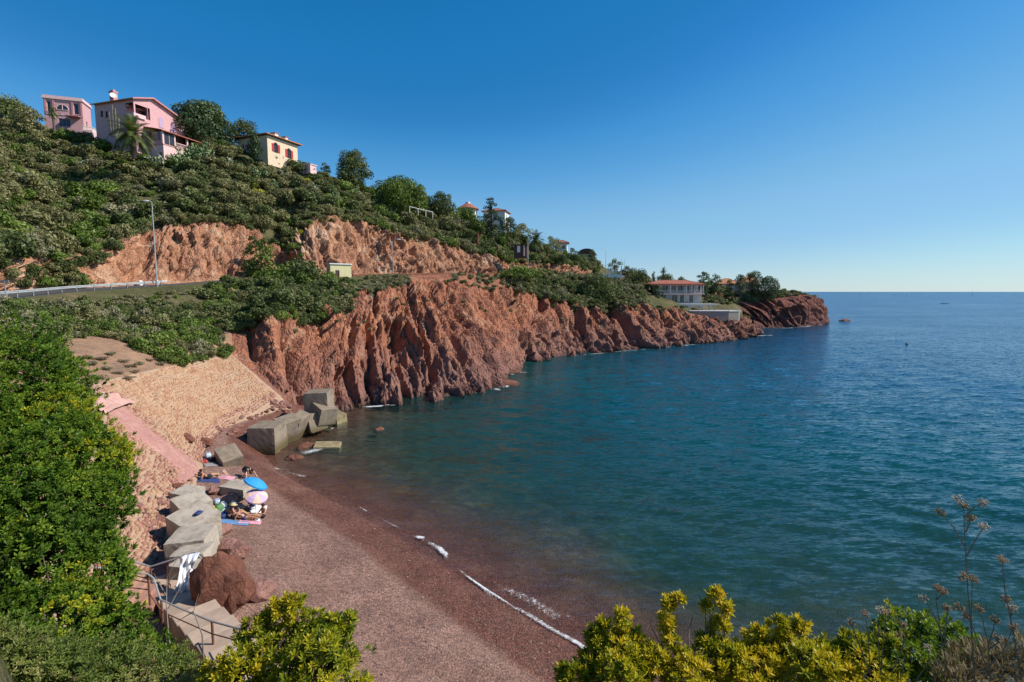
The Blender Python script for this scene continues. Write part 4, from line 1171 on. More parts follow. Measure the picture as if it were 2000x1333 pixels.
def window(parent, o, ex, en, h, frame, glass=None, shutters=None, depth=0.2, bars=1, sill=True, arched=False):
    x0, x1, z0, z1 = h; t = 0.07
    fb = MB()
    wbox(fb, o, ex, en, x0, x1, z0, z0 + t, -depth, -depth + 0.07); wbox(fb, o, ex, en, x0, x1, z1 - t, z1, -depth, -depth + 0.07)
    wbox(fb, o, ex, en, x0, x0 + t, z0 + t, z1 - t, -depth, -depth + 0.07); wbox(fb, o, ex, en, x1 - t, x1, z0 + t, z1 - t, -depth, -depth + 0.07)
    for i in range(bars):
        xc = x0 + (x1 - x0) * (i + 1) / (bars + 1); wbox(fb, o, ex, en, xc - 0.03, xc + 0.03, z0 + t, z1 - t, -depth, -depth + 0.07)
    w = fb.build('window', MAT[frame], parent)
    pb = MB(); wbox(pb, o, ex, en, x0 + 0.005, x1 - 0.005, z0 + 0.005, z1 - 0.005, -depth - 0.04, -depth - 0.004); pb.build('pane', MAT['window_glass'], w)
    if sill:
        sb = MB(); wbox(sb, o, ex, en, x0 - 0.1, x1 + 0.1, z0 - 0.09, z0 - 0.003, -0.05, 0.09); sb.build('sill', MAT[frame], w)
    if shutters:
        ws = (x1 - x0) * 0.5
        for s0 in (x0 - ws - 0.03, x1 + 0.03):
            sb = MB(); wbox(sb, o, ex, en, s0, s0 + ws, z0, z1, 0.004, 0.06)
            for k in range(6): wbox(sb, o, ex, en, s0 + 0.06, s0 + ws - 0.06, z0 + 0.1 + (z1 - z0 - 0.2) * k / 6, z0 + 0.1 + (z1 - z0 - 0.2) * (k + 0.55) / 6, 0.061, 0.085)
            sb.build('shutter', MAT[shutters], w)
    return w
def slab(mb, pts, th):
    """roof plane of thickness th, pts counter-clockwise from above"""
    n_ = len(pts); lo = [Vector(p) - UP * th for p in pts]; hi = [Vector(p) for p in pts]
    return mb.add(lo + hi, [tuple(reversed(range(n_))), tuple(range(n_, 2 * n_))] + [(i, (i + 1) % n_, n_ + (i + 1) % n_, n_ + i) for i in range(n_)])
def hip_roof(parent, x0, x1, y0, y1, z, h, ov, mat, th=0.18, name='roof'):
    mb = MB(); a, b_, c, d_ = x0 - ov, x1 + ov, y0 - ov, y1 + ov
    Lx, Ly = b_ - a, d_ - c
    if Lx >= Ly: r0, r1 = VX(a + Ly / 2, (c + d_) / 2, z + h), VX(b_ - Ly / 2, (c + d_) / 2, z + h)
    else: r0, r1 = VX((a + b_) / 2, c + Lx / 2, z + h), VX((a + b_) / 2, d_ - Lx / 2, z + h)
    p = [VX(a, c, z), VX(b_, c, z), VX(b_, d_, z), VX(a, d_, z)]
    if Lx >= Ly: planes = [[p[0], p[1], r1, r0], [p[1], p[2], r1], [p[2], p[3], r0, r1], [p[3], p[0], r0]]
    else: planes = [[p[0], p[1], r0], [p[1], p[2], r1, r0], [p[2], p[3], r1], [p[3], p[0], r0, r1]]
    base = [VX(q.x, q.y, q.z - th) for q in p]
    for pl in planes: mb.add(pl, [tuple(range(len(pl)))])
    mb.add(p + base, [(0, 4, 5, 1), (1, 5, 6, 2), (2, 6, 7, 3), (3, 7, 4, 0), (7, 6, 5, 4)])
    ro = mb.build(name, MAT[mat], parent)
    rb = MB(); rb.tube([r0, r1], 0.12, 6)
    for i, q in enumerate(p): rb.tube([q, r0 if (q - r0).length < (q - r1).length else r1], 0.1, 6)
    rb.build('ridge_tile', MAT[mat], ro)
    return ro
def box_walls(parent, x0, x1, y0, y1, z0, z1, mat, front=(), right=(), name='wall'):
    """front faces -Y, right faces +X; holes in (distance along, z)"""
    mb = MB(); fo, ro = VX(x0, y0, 0), VX(x1, y0, 0)
    wall(mb, fo, VX(1, 0, 0), VX(0, -1, 0), x1 - x0, z0, z1, front)
    wall(mb, ro, VX(0, 1, 0), VX(1, 0, 0), y1 - y0, z0, z1, right)
    wall(mb, VX(x1, y1, 0), VX(-1, 0, 0), VX(0, 1, 0), x1 - x0, z0, z1); wall(mb, VX(x0, y1, 0), VX(0, -1, 0), VX(-1, 0, 0), y1 - y0, z0, z1)
    mb.add([VX(x0, y0, z1), VX(x1, y0, z1), VX(x1, y1, z1), VX(x0, y1, z1)], [(0, 1, 2, 3)])
    mb.build(name, MAT[mat], parent)
    return (fo, VX(1, 0, 0), VX(0, -1, 0)), (ro, VX(0, 1, 0), VX(1, 0, 0))
def balustrade(parent, pts, h, mat, step=0.28):
    mb = MB(); pts = [Vector(p) for p in pts]
    for a, b_ in zip(pts[:-1], pts[1:]):
        L = (b_ - a).length; d = (b_ - a).normalized(); sd = Vector((-d.y, d.x, 0))
        for z0, z1, w in ((0, 0.1, 0.1), (h - 0.12, h, 0.12)):
            mb.add([a + sd * s * w + UP * z + d * (0 if e == 0 else L) for z in (z0, z1) for e, s in ((0, -1), (1, -1), (1, 1), (0, 1))], [(0, 3, 2, 1), (4, 5, 6, 7), (0, 1, 5, 4), (1, 2, 6, 5), (2, 3, 7, 6), (3, 0, 4, 7)])
        for k in range(int(L / step)):
            c = a + d * (step * (k + 0.5)); mb.lathe([(0.05, 0.1), (0.085, 0.3), (0.04, 0.6), (0.06, h - 0.12)], 6, c)
    return mb.build('balustrade', MAT[mat], parent)
def arc_poly(cx, z, r, n=10, rz=None):
    return [(cx + r * math.cos(math.pi * i / n), z + (rz or r) * math.sin(math.pi * i / n)) for i in range(n + 1)]

# ------------------------------------------------------------------ large pink villa
c0 = P(265, 264, 109)
v = thing('pink_villa', 'large pink villa with chimney, satellite dish and columned veranda on the hilltop', 'house', c0, R(-17.5))
a, b_, H = 11.2, 11.5, 7.3
ry, rh, ez = 3.9, 1.15, 5.9                                     # ridge place and rise, low eave
hf = [(1.6, 2.3, 4.6, 5.7), (3.0, 3.7, 4.3, 5.5)]; hl = [(8.9, 11.0, 4.1, 6.5)]
hr_ = [(0.3, 3.4, 3.9, 6.3)]
fw, rw = box_walls(v, -a, 0, 0, b_, -3.5, 5.7, 'pink_wall', [(h[0], h[1], h[2], min(h[3], 5.7)) for h in hf + [(8.9, 11.0, 4.1, 5.7)]], [(0.3, 3.4, 3.9, 5.7), (5.3, 6.2, 3.2, 4.9), (8.0, 8.9, 2.8, 4.4)])
mb = MB()   # upper wall band and gable
wall(mb, VX(-a, 0, 0), VX(1, 0, 0), VX(0, -1, 0), 8.9, 5.7, H); wall(mb, VX(-a + 8.9, 0, 0), VX(1, 0, 0), VX(0, -1, 0), 2.1, 6.5, H); wall(mb, VX(-0.2, 0, 0), VX(1, 0, 0), VX(0, -1, 0), 0.2, 5.7, H)
mb.add([VX(0, 0, 5.7), VX(0, 0.3, 5.7), VX(0, 0.3, 6.3), VX(0, 3.4, 6.3), VX(0, 3.4, 5.7), VX(0, b_, 5.7), VX(0, b_, ez), VX(0, ry, H + rh), VX(0, 0, H)], [(0, 1, 2, 8), (2, 3, 7, 8), (3, 4, 5, 6, 7)])
mb.build('gable', MAT['pink_wall'], v)
mb = MB()
slab(mb, [VX(-a - 0.5, -0.6, H - 0.12), VX(0.6, -0.6, H - 0.12), VX(0.6, ry, H + rh + 0.2), VX(-a - 0.5, ry, H + rh + 0.2)], 0.2)
slab(mb, [VX(-a - 0.5, ry, H + rh + 0.198), VX(0.6, ry, H + rh + 0.198), VX(0.6, b_ + 0.7, ez - 0.1), VX(-a - 0.5, b_ + 0.7, ez - 0.1)], 0.2)
ro = mb.build('roof', MAT['roof_tile'], v)
mb = MB(); mb.extrude([VX(0.61, -0.6, H - 0.10), VX(0.61, -0.6, H - 0.34), VX(0.61, ry, H + rh - 0.05), VX(0.61, b_ + 0.7, ez - 0.34), VX(0.61, b_ + 0.7, ez - 0.1), VX(0.61, ry, H + rh + 0.22)], (0.1, 0, 0)); mb.build('barge_board', MAT['pink_trim'], ro)
mb = MB(); mb.bx(-7.6, -6.5, 0.7, 1.6, H - 0.2, H + 2.2); mb.bx(-7.7, -6.4, 0.6, 1.7, H + 2.2, H + 2.5); mb.bx(-7.4, -6.7, 0.9, 1.4, H + 2.5, H + 2.8); mb.build('chimney', MAT['pink_trim'], ro)
mb = MB(); M_ = Matrix.Rotation(R(62), 3, 'X') ; prof = [(0.02, 0.0), (0.4, 0.05), (0.65, 0.16), (0.66, 0.18), (0.42, 0.075), (0.02, 0.03)]
mb.lathe(prof, 14); mb.v = [tuple(Matrix.Rotation(R(50), 3, 'Z') @ (M_ @ Vector(q)) + Vector((-6.1, 0.5, H + 1.3))) for q in mb.v]; mb.tube([(-6.5, 0.9, H + 1.2), (-6.1, 0.6, H + 1.3)], 0.04, 5); mb.build('satellite_dish', MAT['white_paint'], v)
for h in hf: window(v, *fw, h, 'dark_wood')
mb = MB()   # corner loggia: floor, back walls, parapet and slim column
mb.bx(-2.25, -0.05, 2.9, 3.0, 3.9, 6.4); mb.bx(-2.35, -2.25, 0.05, 3.0, 3.9, 6.4); mb.build('loggia_back', MAT['pink_trim'], v)
mb = MB(); mb.bx(-2.3, 0.35, -0.35, -0.2, 3.55, 4.35); mb.bx(0.22, 0.36, -0.2, 2.2, 3.55, 4.35); mb.bx(-2.3, 0.34, -0.2, 0.0, 3.5, 3.6); mb.build('loggia_parapet', MAT['pale_pink'], v)
window(v, VX(-2.25, 2.9, 0), VX(1, 0, 0), VX(0, -1, 0), (0.5, 1.7, 4.0, 6.1), 'dark_wood', depth=-0.03, sill=False)
for h in ((5.3, 6.2, 3.2, 4.9), (8.0, 8.9, 2.8, 4.4)):
    w = window(v, *rw, h, 'lilac_shutter', depth=0.15)
    sb = MB(); poly = [(h[0], h[2]), (h[1], h[2])] + arc_poly((h[0] + h[1]) / 2, h[3], (h[1] - h[0]) / 2 * 1.02, 8)
    sb.extrude([rw[0] + rw[1] * x + UP * z + rw[2] * 0.01 for x, z in poly], rw[2] * 0.06); sb.build('shutter', MAT['lilac_shutter'], w)
vb = MB(); vb.bx(0.003, 4.4, 2.4, 15.0, -4.6, -1.6); vb.build('veranda_base', MAT['pale_pink'], v)
vb = MB(); vb.bx(0.004, 4.5, 2.3, 15.1, -1.6, -1.42); vb.build('veranda_floor', MAT['pink_trim'], v)
vb = MB(); slab(vb, [VX(0.02, 1.8, 2.3), VX(4.9, 1.8, 1.25), VX(4.9, 15.3, 1.05), VX(0.02, 15.3, 2.1)], 0.18); vb.build('veranda_roof', MAT['roof_tile_red'], v)
for y in (2.55, 5.2, 8.2, 11.4, 14.8):
    cb = MB(); cb.bx(4.0, 4.32, y - 0.16, y + 0.16, -1.42, 1.05); cb.build('column', MAT['pale_pink'], v)
balustrade(v, [(4.2, 5.5, -1.42), (4.2, 14.9, -1.42), (0.3, 14.9, -1.42)], 1.0, 'pale_pink')
vb = MB(); wbox(vb, VX(4.2, 2.7, 0), VX(0, 1, 0), VX(1, 0, 0), 0, 2.4, -1.42, 0.9, -0.05, 0.0)
wbox(vb, VX(0.4, 2.45, 0), VX(1, 0, 0), VX(0, -1, 0), 0, 3.6, -1.42, 1.1, -0.06, 0.0); vb.build('glazed_screen', MAT['window_glass'], v)
vb = MB()
for y in (2.72, 3.9, 5.05): wbox(vb, VX(4.2, y, 0), VX(0, 1, 0), VX(1, 0, 0), 0, 0.1, -1.42, 0.9, 0.003, 0.06)
for x in (0.4, 1.5, 2.7, 3.8): wbox(vb, VX(x, 2.45, 0), VX(1, 0, 0), VX(0, -1, 0), 0, 0.12, -1.42, 1.1, 0.003, 0.06)
wbox(vb, VX(0.4, 2.45, 0), VX(1, 0, 0), VX(0, -1, 0), 0, 3.6, -1.42, -0.7, 0.004, 0.05); vb.build('screen_frame', MAT['pink_wall'], v)
p = P(222, 262, 106); mb = MB()
for i, (dx, h) in enumerate([(-0.5, 4.2), (0, 5.6), (0.45, 5.0), (0.9, 3.2), (-0.9, 2.8)]):
    mb.tube([(dx * 0.4, 0, -0.5), (dx, 0.1 * i, 1.2), (dx * 1.1, 0.1 * i, h)], [0.16, 0.17, 0.13], 7)
plain('cactus_trunk', (0.17, 0.15, 0.11), 0.8, 0.3, 3.0)
o = mb.build('column_cactus', MAT['cactus_trunk'], loc=p); tag(o, 'tall grey green column cactus against the shaded wall of the large pink villa', 'cactus')

# ------------------------------------------------------------------ small pink building with the arched window
c0 = P(164, 252, 118)
v = thing('pink_annexe', 'small flat-roofed pink building with a half-round window on the hilltop', 'house', c0, R(20)); v.scale = (0.80, 0.80, 0.82)
fw, rw = box_walls(v, -8.6, 0, 0, 5.5, -2, 7.0, 'pink_wall', [(3.0, 5.6, 0.2, 2.2), (0.7, 1.5, 3.6, 6.4), (6.6, 7.7, 3.6, 6.4)], [(1.6, 2.8, 0.6, 2.4)])
mb = MB(); mb.bx(-8.9, 0.3, -0.35, 5.8, 7.0, 7.3); mb.bx(-8.75, 0.15, -0.2, 5.65, 7.3, 7.9); mb.build('parapet', MAT['pale_pink'], v)
for x in (0.2, 2.0, 6.2, 8.2):
    mb = MB(); wbox(mb, *fw, x, x + 0.4, 3.2, 7.0, 0.003, 0.22); mb.build('pilaster', MAT['pink_trim'], v)
mb = MB(); wbox(mb, *fw, 0, 8.6, 3.0, 3.2, 0.004, 0.12); mb.build('string_course', MAT['pale_pink'], v)
poly = arc_poly(4.1, 4.4, 1.35, 12)
mb = MB(); mb.extrude([fw[0] + fw[1] * x + UP * z + fw[2] * 0.004 for x, z in poly], fw[2] * 0.05); aw = mb.build('arched_window', MAT['window_glass'], v)
mb = MB(); pts = [fw[0] + fw[1] * x + UP * z + fw[2] * 0.06 for x, z in poly]; mb.tube(pts, 0.09, 5); mb.tube([pts[0], pts[-1]], 0.09, 5); mb.tube([fw[0] + fw[1] * 4.1 + UP * 4.4 + fw[2] * 0.08, fw[0] + fw[1] * 4.1 + UP * 5.7 + fw[2] * 0.08], 0.1, 5); mb.build('frame', MAT['pale_pink'], aw)
window(v, *fw, (3.0, 5.6, 0.2, 2.2), 'lilac_shutter', bars=2)
for h in ((0.7, 1.5, 3.6, 6.4), (6.6, 7.7, 3.6, 6.4)): window(v, *fw, h, 'pale_pink', bars=0)
window(v, *rw, (1.6, 2.8, 0.6, 2.4), 'pale_pink')
mb = MB(); slab(mb, [VX(-3.4, -2.2, 2.7), VX(-0.3, -2.2, 2.7), VX(-0.3, 0, 3.0), VX(-3.4, 0, 3.0)], 0.15); mb.build('canopy', MAT['pink_trim'], v)
balustrade(v, [(0.2, -1.5, -0.6), (2.2, -1.0, -0.6), (2.2, 3.5, -0.6)], 1.0, 'white_wall')
mb = MB(); mb.bx(0.02, 2.35, -1.6, 3.6, -2.4, -0.6); mb.build('terrace', MAT['pale_pink'], v)

# ------------------------------------------------------------------ yellow house
c0 = P(523, 300, 125)
v = thing('yellow_house', 'yellow house with orange hipped roof and red shutters on the hillside', 'house', c0, R(-22)); v.scale = (1.0, 1.0, 0.86)
fw, rw = box_walls(v, -9.4, 0, 0, 9.4, -3.0, 5.0, 'cream_wall', [(2.0, 3.0, 1.4, 3.2), (5.6, 6.6, 1.4, 3.2)], [(1.9, 3.1, 1.0, 3.2), (6.0, 7.2, 0.6, 2.8)])
hip_roof(v, -9.4, 0, 0, 9.4, 5.2, 2.3, 0.9, 'roof_tile')
mb = MB(); mb.bx(-9.9, 0.5, -0.5, 9.9, 4.85, 5.02); mb.build('eaves', MAT['dark_wood'], v)
for h in ((2.0, 3.0, 1.4, 3.2), (5.6, 6.6, 1.4, 3.2)): window(v, *fw, h, 'white_paint', shutters='red_shutter')
for h in ((1.9, 3.1, 1.0, 3.2), (6.0, 7.2, 0.6, 2.8)):
    w = window(v, *rw, h, 'dark_wood', shutters='red_shutter')
    sb = MB(); poly = arc_poly((h[0] + h[1]) / 2, h[3], (h[1] - h[0]) / 2, 8, 0.45); sb.extrude([rw[0] + rw[1] * x + UP * z + rw[2] * 0.004 for x, z in poly], rw[2] * 0.03); sb.build('fanlight', MAT['window_glass'], w)
for y0_, y1_, zt in ((3.0, 4.0, 6.5), (6.2, 7.0, 6.4)):
    mb = MB(); mb.bx(-1.9, -0.6, y0_, y1_, 5.5, zt); dm = mb.build('dormer', MAT['white_wall'], v)
    mb = MB(); mb.bx(-2.1, -0.4, y0_ - .2, y1_ + .2, zt, zt + .15); mb.build('dormer_roof', MAT['roof_tile_red'], dm)

# ------------------------------------------------------------------ houses farther along the ridge
c0 = P(914, 428, 172)
v = thing('round_house', 'white round tower house with a brown conical roof behind the ridge trees', 'house', c0)
mb = MB(); mb.lathe([(2.9, -2), (2.9, 3.2)], 16); mb.build('wall', MAT['white_wall'], v)
mb = MB(); mb.lathe([(3.7, 3.0), (3.7, 3.2), (0.9, 4.9), (0.05, 5.0)], 16); ro = mb.build('roof', MAT['roof_tile_red'], v)
mb = MB(); mb.lathe([(0.8, 4.8), (0.8, 5.4), (0.05, 5.6)], 10); mb.build('lantern', MAT['white_wall'], ro)
for k in range(5):
    an = R(-150 + 35 * k); ex = Vector((-math.sin(an), math.cos(an), 0)); en = Vector((math.cos(an), math.sin(an), 0))
    window(v, en * 2.95, ex, en, (-0.45, 0.45, 1.2, 2.6), 'white_paint', depth=-0.02, sill=False)
c0 = P(944, 444, 176)
v = thing('white_house', 'white house half hidden behind the tall conifer', 'house', c0, R(-12))
fw, rw = box_walls(v, 0, 7.5, 0, 7, -2, 5.2, 'white_wall', [(0.8, 2.0, 2.6, 4.2), (3.4, 4.8, 2.6, 4.2), (0.8, 2.0, 0.2, 1.9), (5.6, 6.8, 0.2, 1.9)], [(1.5, 2.7, 2.6, 4.2)])
hip_roof(v, 0, 7.5, 0, 7, 5.3, 1.3, 0.6, 'roof_tile_red')
for h in ((0.8, 2.0, 2.6, 4.2), (3.4, 4.8, 2.6, 4.2), (0.8, 2.0, 0.2, 1.9), (5.6, 6.8, 0.2, 1.9)): window(v, *fw, h, 'white_paint')
window(v, *rw, (1.5, 2.7, 2.6, 4.2), 'white_paint')
c0 = P(906, 460, 156)
mb = MB(); mb.bx(-2, 4.5, 0, 0.5, -2.5, 0.5); mb.bx(-2.1, 4.6, -0.1, 0.6, 0.5, 0.65)
o = mb.build('garden_wall', MAT['boulder_rock'], loc=c0, rot=(0, 0, R(-18))); tag(o, 'reddish garden wall among the trees below the round tower house', 'wall')
c0 = P(1097, 492, 205)
v = thing('ridge_house', 'small white house with overhanging dark roof at the far end of the ridge', 'house', c0, R(-10))
fw, rw = box_walls(v, -2.5, 2.0, 0, 4.5, -2, 3.4, 'white_wall', [(2.8, 3.8, 1.0, 2.4)], [(1.0, 2.0, 1.0, 2.4)])
hip_roof(v, -2.5, 2.0, 0, 4.5, 3.5, 1.3, 0.9, 'roof_tile_red'); window(v, *fw, (2.8, 3.8, 1.0, 2.4), 'white_paint'); window(v, *rw, (1.0, 2.0, 1.0, 2.4), 'white_paint')
c0 = P(1148, 503, 214)
v = thing('dark_roofed_house', 'low house with a dark curved roof just above the road at the ridge end', 'house', c0, R(-5))
fw, rw = box_walls(v, -4, 3, 0, 5, -2, 1.4, 'ochre_wall', [(1, 2.4, 0.2, 1.2), (4, 5.4, 0.2, 1.2)])
for h in ((1, 2.4, 0.2, 1.2), (4, 5.4, 0.2, 1.2)): window(v, *fw, h, 'white_paint', sill=False)
mb = MB(); mb.extrude([VX(x, -0.4, z) for x, z in [(-4.4, 1.4), (3.4, 1.4)] + [(q, w + 0.003) for q, w in arc_poly(-0.5, 1.4, 3.6, 10, 2.2)]], (0, 5.8, 0)); mb.build('roof', MAT['dark_wood'], v)
c0 = P(1016, 494, 152)
v = thing('roadside_shelter', 'dark roadside shelter with a pale door panel above the rock cutting', 'shelter', c0, R(-15))
mb = MB(); mb.bx(-1.9, 2.0, 0, 2.4, -1.5, 2.2); mb.build('wall', MAT['dark_wood'], v)
mb = MB(); mb.bx(-2.2, 2.3, -0.5, 2.7, 2.2, 2.4); mb.build('roof', MAT['hill_soil'], v)
mb = MB(); mb.bx(-0.9, 0.0, -0.08, -0.01, 0.1, 2.0); mb.build('door', MAT['white_paint'], v)
mb = MB(); mb.bx(1.0, 1.4, -0.3, -0.02, -1.0, 2.1); mb.build('pillar', MAT['pale_pink'], v)
# fence rail on the ridge, pergola-like
a0, a1 = P(800, 404, 132), P(846, 415, 136)
v = thing('fence_rail', 'white horizontal rail on posts beside the bright green ridge tree', 'fence', a0)
mb = MB(); mb.tube([(0, 0, 0), a1 - a0], 0.08, 5); mb.build('rail', MAT['white_wall'], v)
for f in (0.0, 0.35, 0.68, 0.98):
    q = (a1 - a0) * f; mb = MB(); mb.tube([q, q - Vector((0, 0, 1.6))], 0.07, 5); mb.build('post', MAT['white_wall'], v)
# white roadside terrace
c0 = P(1172, 538, 182)
v = thing('roadside_terrace', 'white terrace with tall posts jutting out above the far cliff', 'terrace', c0, R(-6))
mb = MB(); mb.bx(0, 7.4, 0, 5, -0.9, 0.35); mb.build('deck', MAT['white_wall'], v)
for x, h in ((2.6, 2.9), (3.6, 3.1), (4.4, 3.0), (7.2, 3.2)):
    mb = MB(); mb.bx(x, x + 0.3, 0.05, 0.35, 0.35, h); mb.build('post', MAT['white_wall'], v)
mb = MB()
for z in (0.8, 1.2): mb.tube([(0.1, 0.1, z), (7.4, 0.1, z)], 0.05, 5)
mb.build('railing', MAT['white_wall'], v)
c0 = P(1208, 545, 186)
mb = MB(); mb.bx(0, 2.2, 0, 2, -1.2, 1.0); mb.bx(-0.1, 2.3, -0.1, 2.1, 1.0, 1.2)
o = mb.build('utility_hut', MAT['pale_pink'], loc=c0); tag(o, 'tiny pinkish hut beside the white roadside terrace', 'hut')

# ------------------------------------------------------------------ waterfront villa
c0 = P(1284, 600, 182)
v = thing('waterfront_villa', 'white two-storey waterfront villa with red tiled roof, balconies and pillars', 'house', c0, R(4))
Lx = 16.0
f1 = [(1.6, 3.6, 5.2, 7.6), (4.6, 6.6, 5.2, 7.6), (7.3, 9.0, 5.2, 7.6), (10.4, 11.3, 5.0, 7.6), (12.0, 13.0, 5.0, 7.6), (14.2, 15.4, 5.0, 7.6)]
f0 = [(1.2, 3.0, 1.9, 4.3), (5.2, 7.2, 1.6, 4.3), (8.2, 9.6, 1.6, 4.3), (11.5, 13.0, 1.6, 4.3)]
fw, rw = box_walls(v, 0, Lx, 0, 8, -3, 8.0, 'grey_wall', f1 + f0, [(2, 3.4, 5.0, 7.4), (5, 6.4, 5.0, 7.4)])
for h in f1 + f0: window(v, *fw, h, 'white_paint', sill=False)
for h in ((2, 3.4, 5.0, 7.4), (5, 6.4, 5.0, 7.4)): window(v, *rw, h, 'white_paint', sill=False)
hip_roof(v, -2.6, Lx, -1.0, 8, 8.2, 1.3, 0.5, 'roof_tile_red')
mb = MB(); mb.bx(-3.0, Lx + 0.5, -1.5, -0.01, 7.6, 7.98); mb.build('fascia', MAT['roof_tile_red'], v)
mb = MB(); mb.bx(-0.2, Lx + 0.4, -1.6, -0.005, 4.45, 4.75); mb.build('balcony', MAT['pale_pink'], v)
for x in (0.0, 3.9, 9.6, 11.6, 13.4, 15.7):
    mb = MB(); mb.bx(x, x + 0.32, -1.5, -1.2, 4.75, 7.6); mb.build('column', MAT['grey_wall'], v)
mb = MB()
for z in (5.15, 5.5, 5.8): mb.tube([(0, -1.5, z), (Lx + 0.3, -1.5, z)], 0.035, 5)
mb.build('railing', MAT['grey_wall'], v)
mb = MB(); mb.bx(-1.0, -0.01, -0.8, 2, 0.2, 4.4); mb.build('wing', MAT['grey_wall'], v)
mb = MB(); mb.bx(3.2, 19.5, -5.5, -1.62, 0.75, 1.25); mb.build('terrace', MAT['grey_wall'], v)
for x in (9.4, 14.2, 16.6):
    mb = MB(); mb.bx(x, x + 0.6, -5.3, -4.7, -2.6, 0.75); mb.build('pillar', MAT['grey_wall'], v)
mb = MB()
for x0_, x1_ in ((3.4, 9.4), (10.0, 14.2)):
    mb.extrude([VX(x0_, -5.35, 0.745)] + [VX(x0_ + (x1_ - x0_) * t, -5.35, 0.15 + 0.45 * math.sin(math.pi * t) - (0.5 if t in (0, 1) else 0)) for t in np.linspace(0, 1, 9)] + [VX(x1_, -5.35, 0.745)], (0, 0.3, 0))
mb.build('arch', MAT['grey_wall'], v)
mb = MB(); mb.tube([(9.3, -1.2, 0.9), (9.3, -1.2, 7.4)], 0.16, 6); mb.build('drain_pipe', MAT['grey_wall'], v)
# sea terrace
c0 = P(1345, 609, 172)
v = thing('sea_terrace', 'curved dark stone terrace with a pale rim in front of the waterfront villa', 'terrace', c0)
poly = [(0, 0), (3, -0.8), (8, -1.4), (13, -1.2), (17, 0.2), (18.2, 2.2), (17.5, 7), (2, 8)]
mb = MB(); mb.prism(poly, -3.2, 0.0); mb.build('retaining_wall', MAT['stone_grey'], v)
mb = MB(); mb.prism([(x * 1.01, y - 0.1) for x, y in poly], 0.0, 0.28); mb.build('rim', MAT['grey_wall'], v)
mb = MB()
for x, y in poly[:6]: mb.tube([(x + 0.1, y + 0.2, 0.28), (x + 0.1, y + 0.2, 1.2)], 0.05, 5)
for z in (0.7, 1.2): mb.tube([(x + 0.1, y + 0.2, z) for x, y in poly[:6]], 0.035, 5)
mb.build('railing', MAT['stone_grey'], v)
# headland houses
c0 = P(1400, 566, 236)
v = thing('headland_villa', 'pink villa with low tiled roofs half hidden by pines on the headland', 'house', c0, R(-8))
fw, rw = box_walls(v, 0, 10, 0, 8, -2, 2.6, 'pale_pink', [(1, 2.4, 0.6, 2.1), (5, 6.4, 0.6, 2.1)]); hip_roof(v, 0, 10, 0, 8, 2.7, 2.4, 0.7, 'roof_tile')
for h in ((1, 2.4, 0.6, 2.1), (5, 6.4, 0.6, 2.1)): window(v, *fw, h, 'white_paint', sill=False)
c0 = P(1444, 566, 240)
v = thing('headland_house', 'taller pink house with a pointed tiled roof at the seaward side of the headland pines', 'house', c0, R(-14))
fw, rw = box_walls(v, 0, 8.5, 0, 8, -2, 3.4, 'pale_pink', [(1, 2.4, 1.2, 2.7), (5, 6.4, 1.2, 2.7)], [(2, 3.2, 1.2, 2.7)]); hip_roof(v, 0, 8.5, 0, 8, 3.5, 3.0, 0.7, 'roof_tile')
for h in ((1, 2.4, 1.2, 2.7), (5, 6.4, 1.2, 2.7)): window(v, *fw, h, 'white_paint', sill=False)
window(v, *rw, (2, 3.2, 1.2, 2.7), 'white_paint', sill=False)
# small white structure below the yellow house
c0 = P(592, 332, 132)
mb = MB(); mb.bx(-0.6, 2.4, 0, 2, -1, 1.1); mb.bx(-0.8, 2.6, -0.2, 2.2, 1.1, 1.3); mb.bx(2.0, 2.6, -0.4, 0, -1, 1.0)
o = mb.build('garden_hut', MAT['pale_pink'], loc=c0, rot=(0, 0, R(-20))); tag(o, 'tiny pale garden hut on the ridge just below the yellow house', 'hut')

# ------------------------------------------------------------------ pale roadside shed
c0 = P(646, 551, 97)
v = thing('roadside_shed', 'pale yellow flat-roofed shed beside the road, half hidden by dark trees', 'shed', c0, R(-52))
fw, rw = box_walls(v, -2.2, 0, 0, 4.0, -1, 3.3, 'shed_wall', [(0.5, 1.1, 1.9, 2.5)], [(0.9, 1.7, 0.3, 2.2)])
window(v, *fw, (0.5, 1.1, 1.9, 2.5), 'dark_wood', sill=False, bars=0)
mb = MB(); wbox(mb, *rw, 0.9, 1.7, 0.3, 2.2, -0.2, -0.12); mb.build('door', MAT['dark_wood'], v)
mb = MB(); mb.bx(-2.4, 0.2, -0.2, 4.2, 3.3, 3.5); mb.build('roof', MAT['white_wall'], v)

# ------------------------------------------------------------------ street lamps
def lamp(px, base_py, top_py, Y, label, arm=1.0, group='street lamps along the coast road', s=1):
    b_ = P(px, base_py, Y); h = P(px, top_py, Y).z - b_.z
    v = thing('street_lamp', label, 'street lamp', b_, 0, group)
    mb = MB(); mb.tube([(0, 0, -0.6), (0, 0, h * 0.4), (0, 0, h)], [0.10, 0.08, 0.055], 8); mb.build('pole', MAT['galvanised'], v)
    mb = MB(); mb.lathe([(0.2, -0.1), (0.2, 0.5), (0.14, 0.6)], 8); mb.build('base', MAT['galvanised'], v)
    mb = MB(); mb.tube([(0, 0, h), (s * arm * 0.5, -0.1, h + 0.18), (s * arm, -0.2, h + 0.22)], 0.05, 6); mb.build('arm', MAT['galvanised'], v)
    mb = MB(); mb.ell((s * (arm + 0.35), -0.25, h + 0.2), (0.48, 0.17, 0.11), 10, 6); mb.build('lamp_head', MAT['white_paint'], v, True)
lamp(307, 556, 396, 75, 'tall grey street lamp standing by the guard rail below the orange rock cutting', 0.35, s=-1)
lamp(768, 540, 470, 110, 'thin street lamp in front of the wide orange rock cutting')
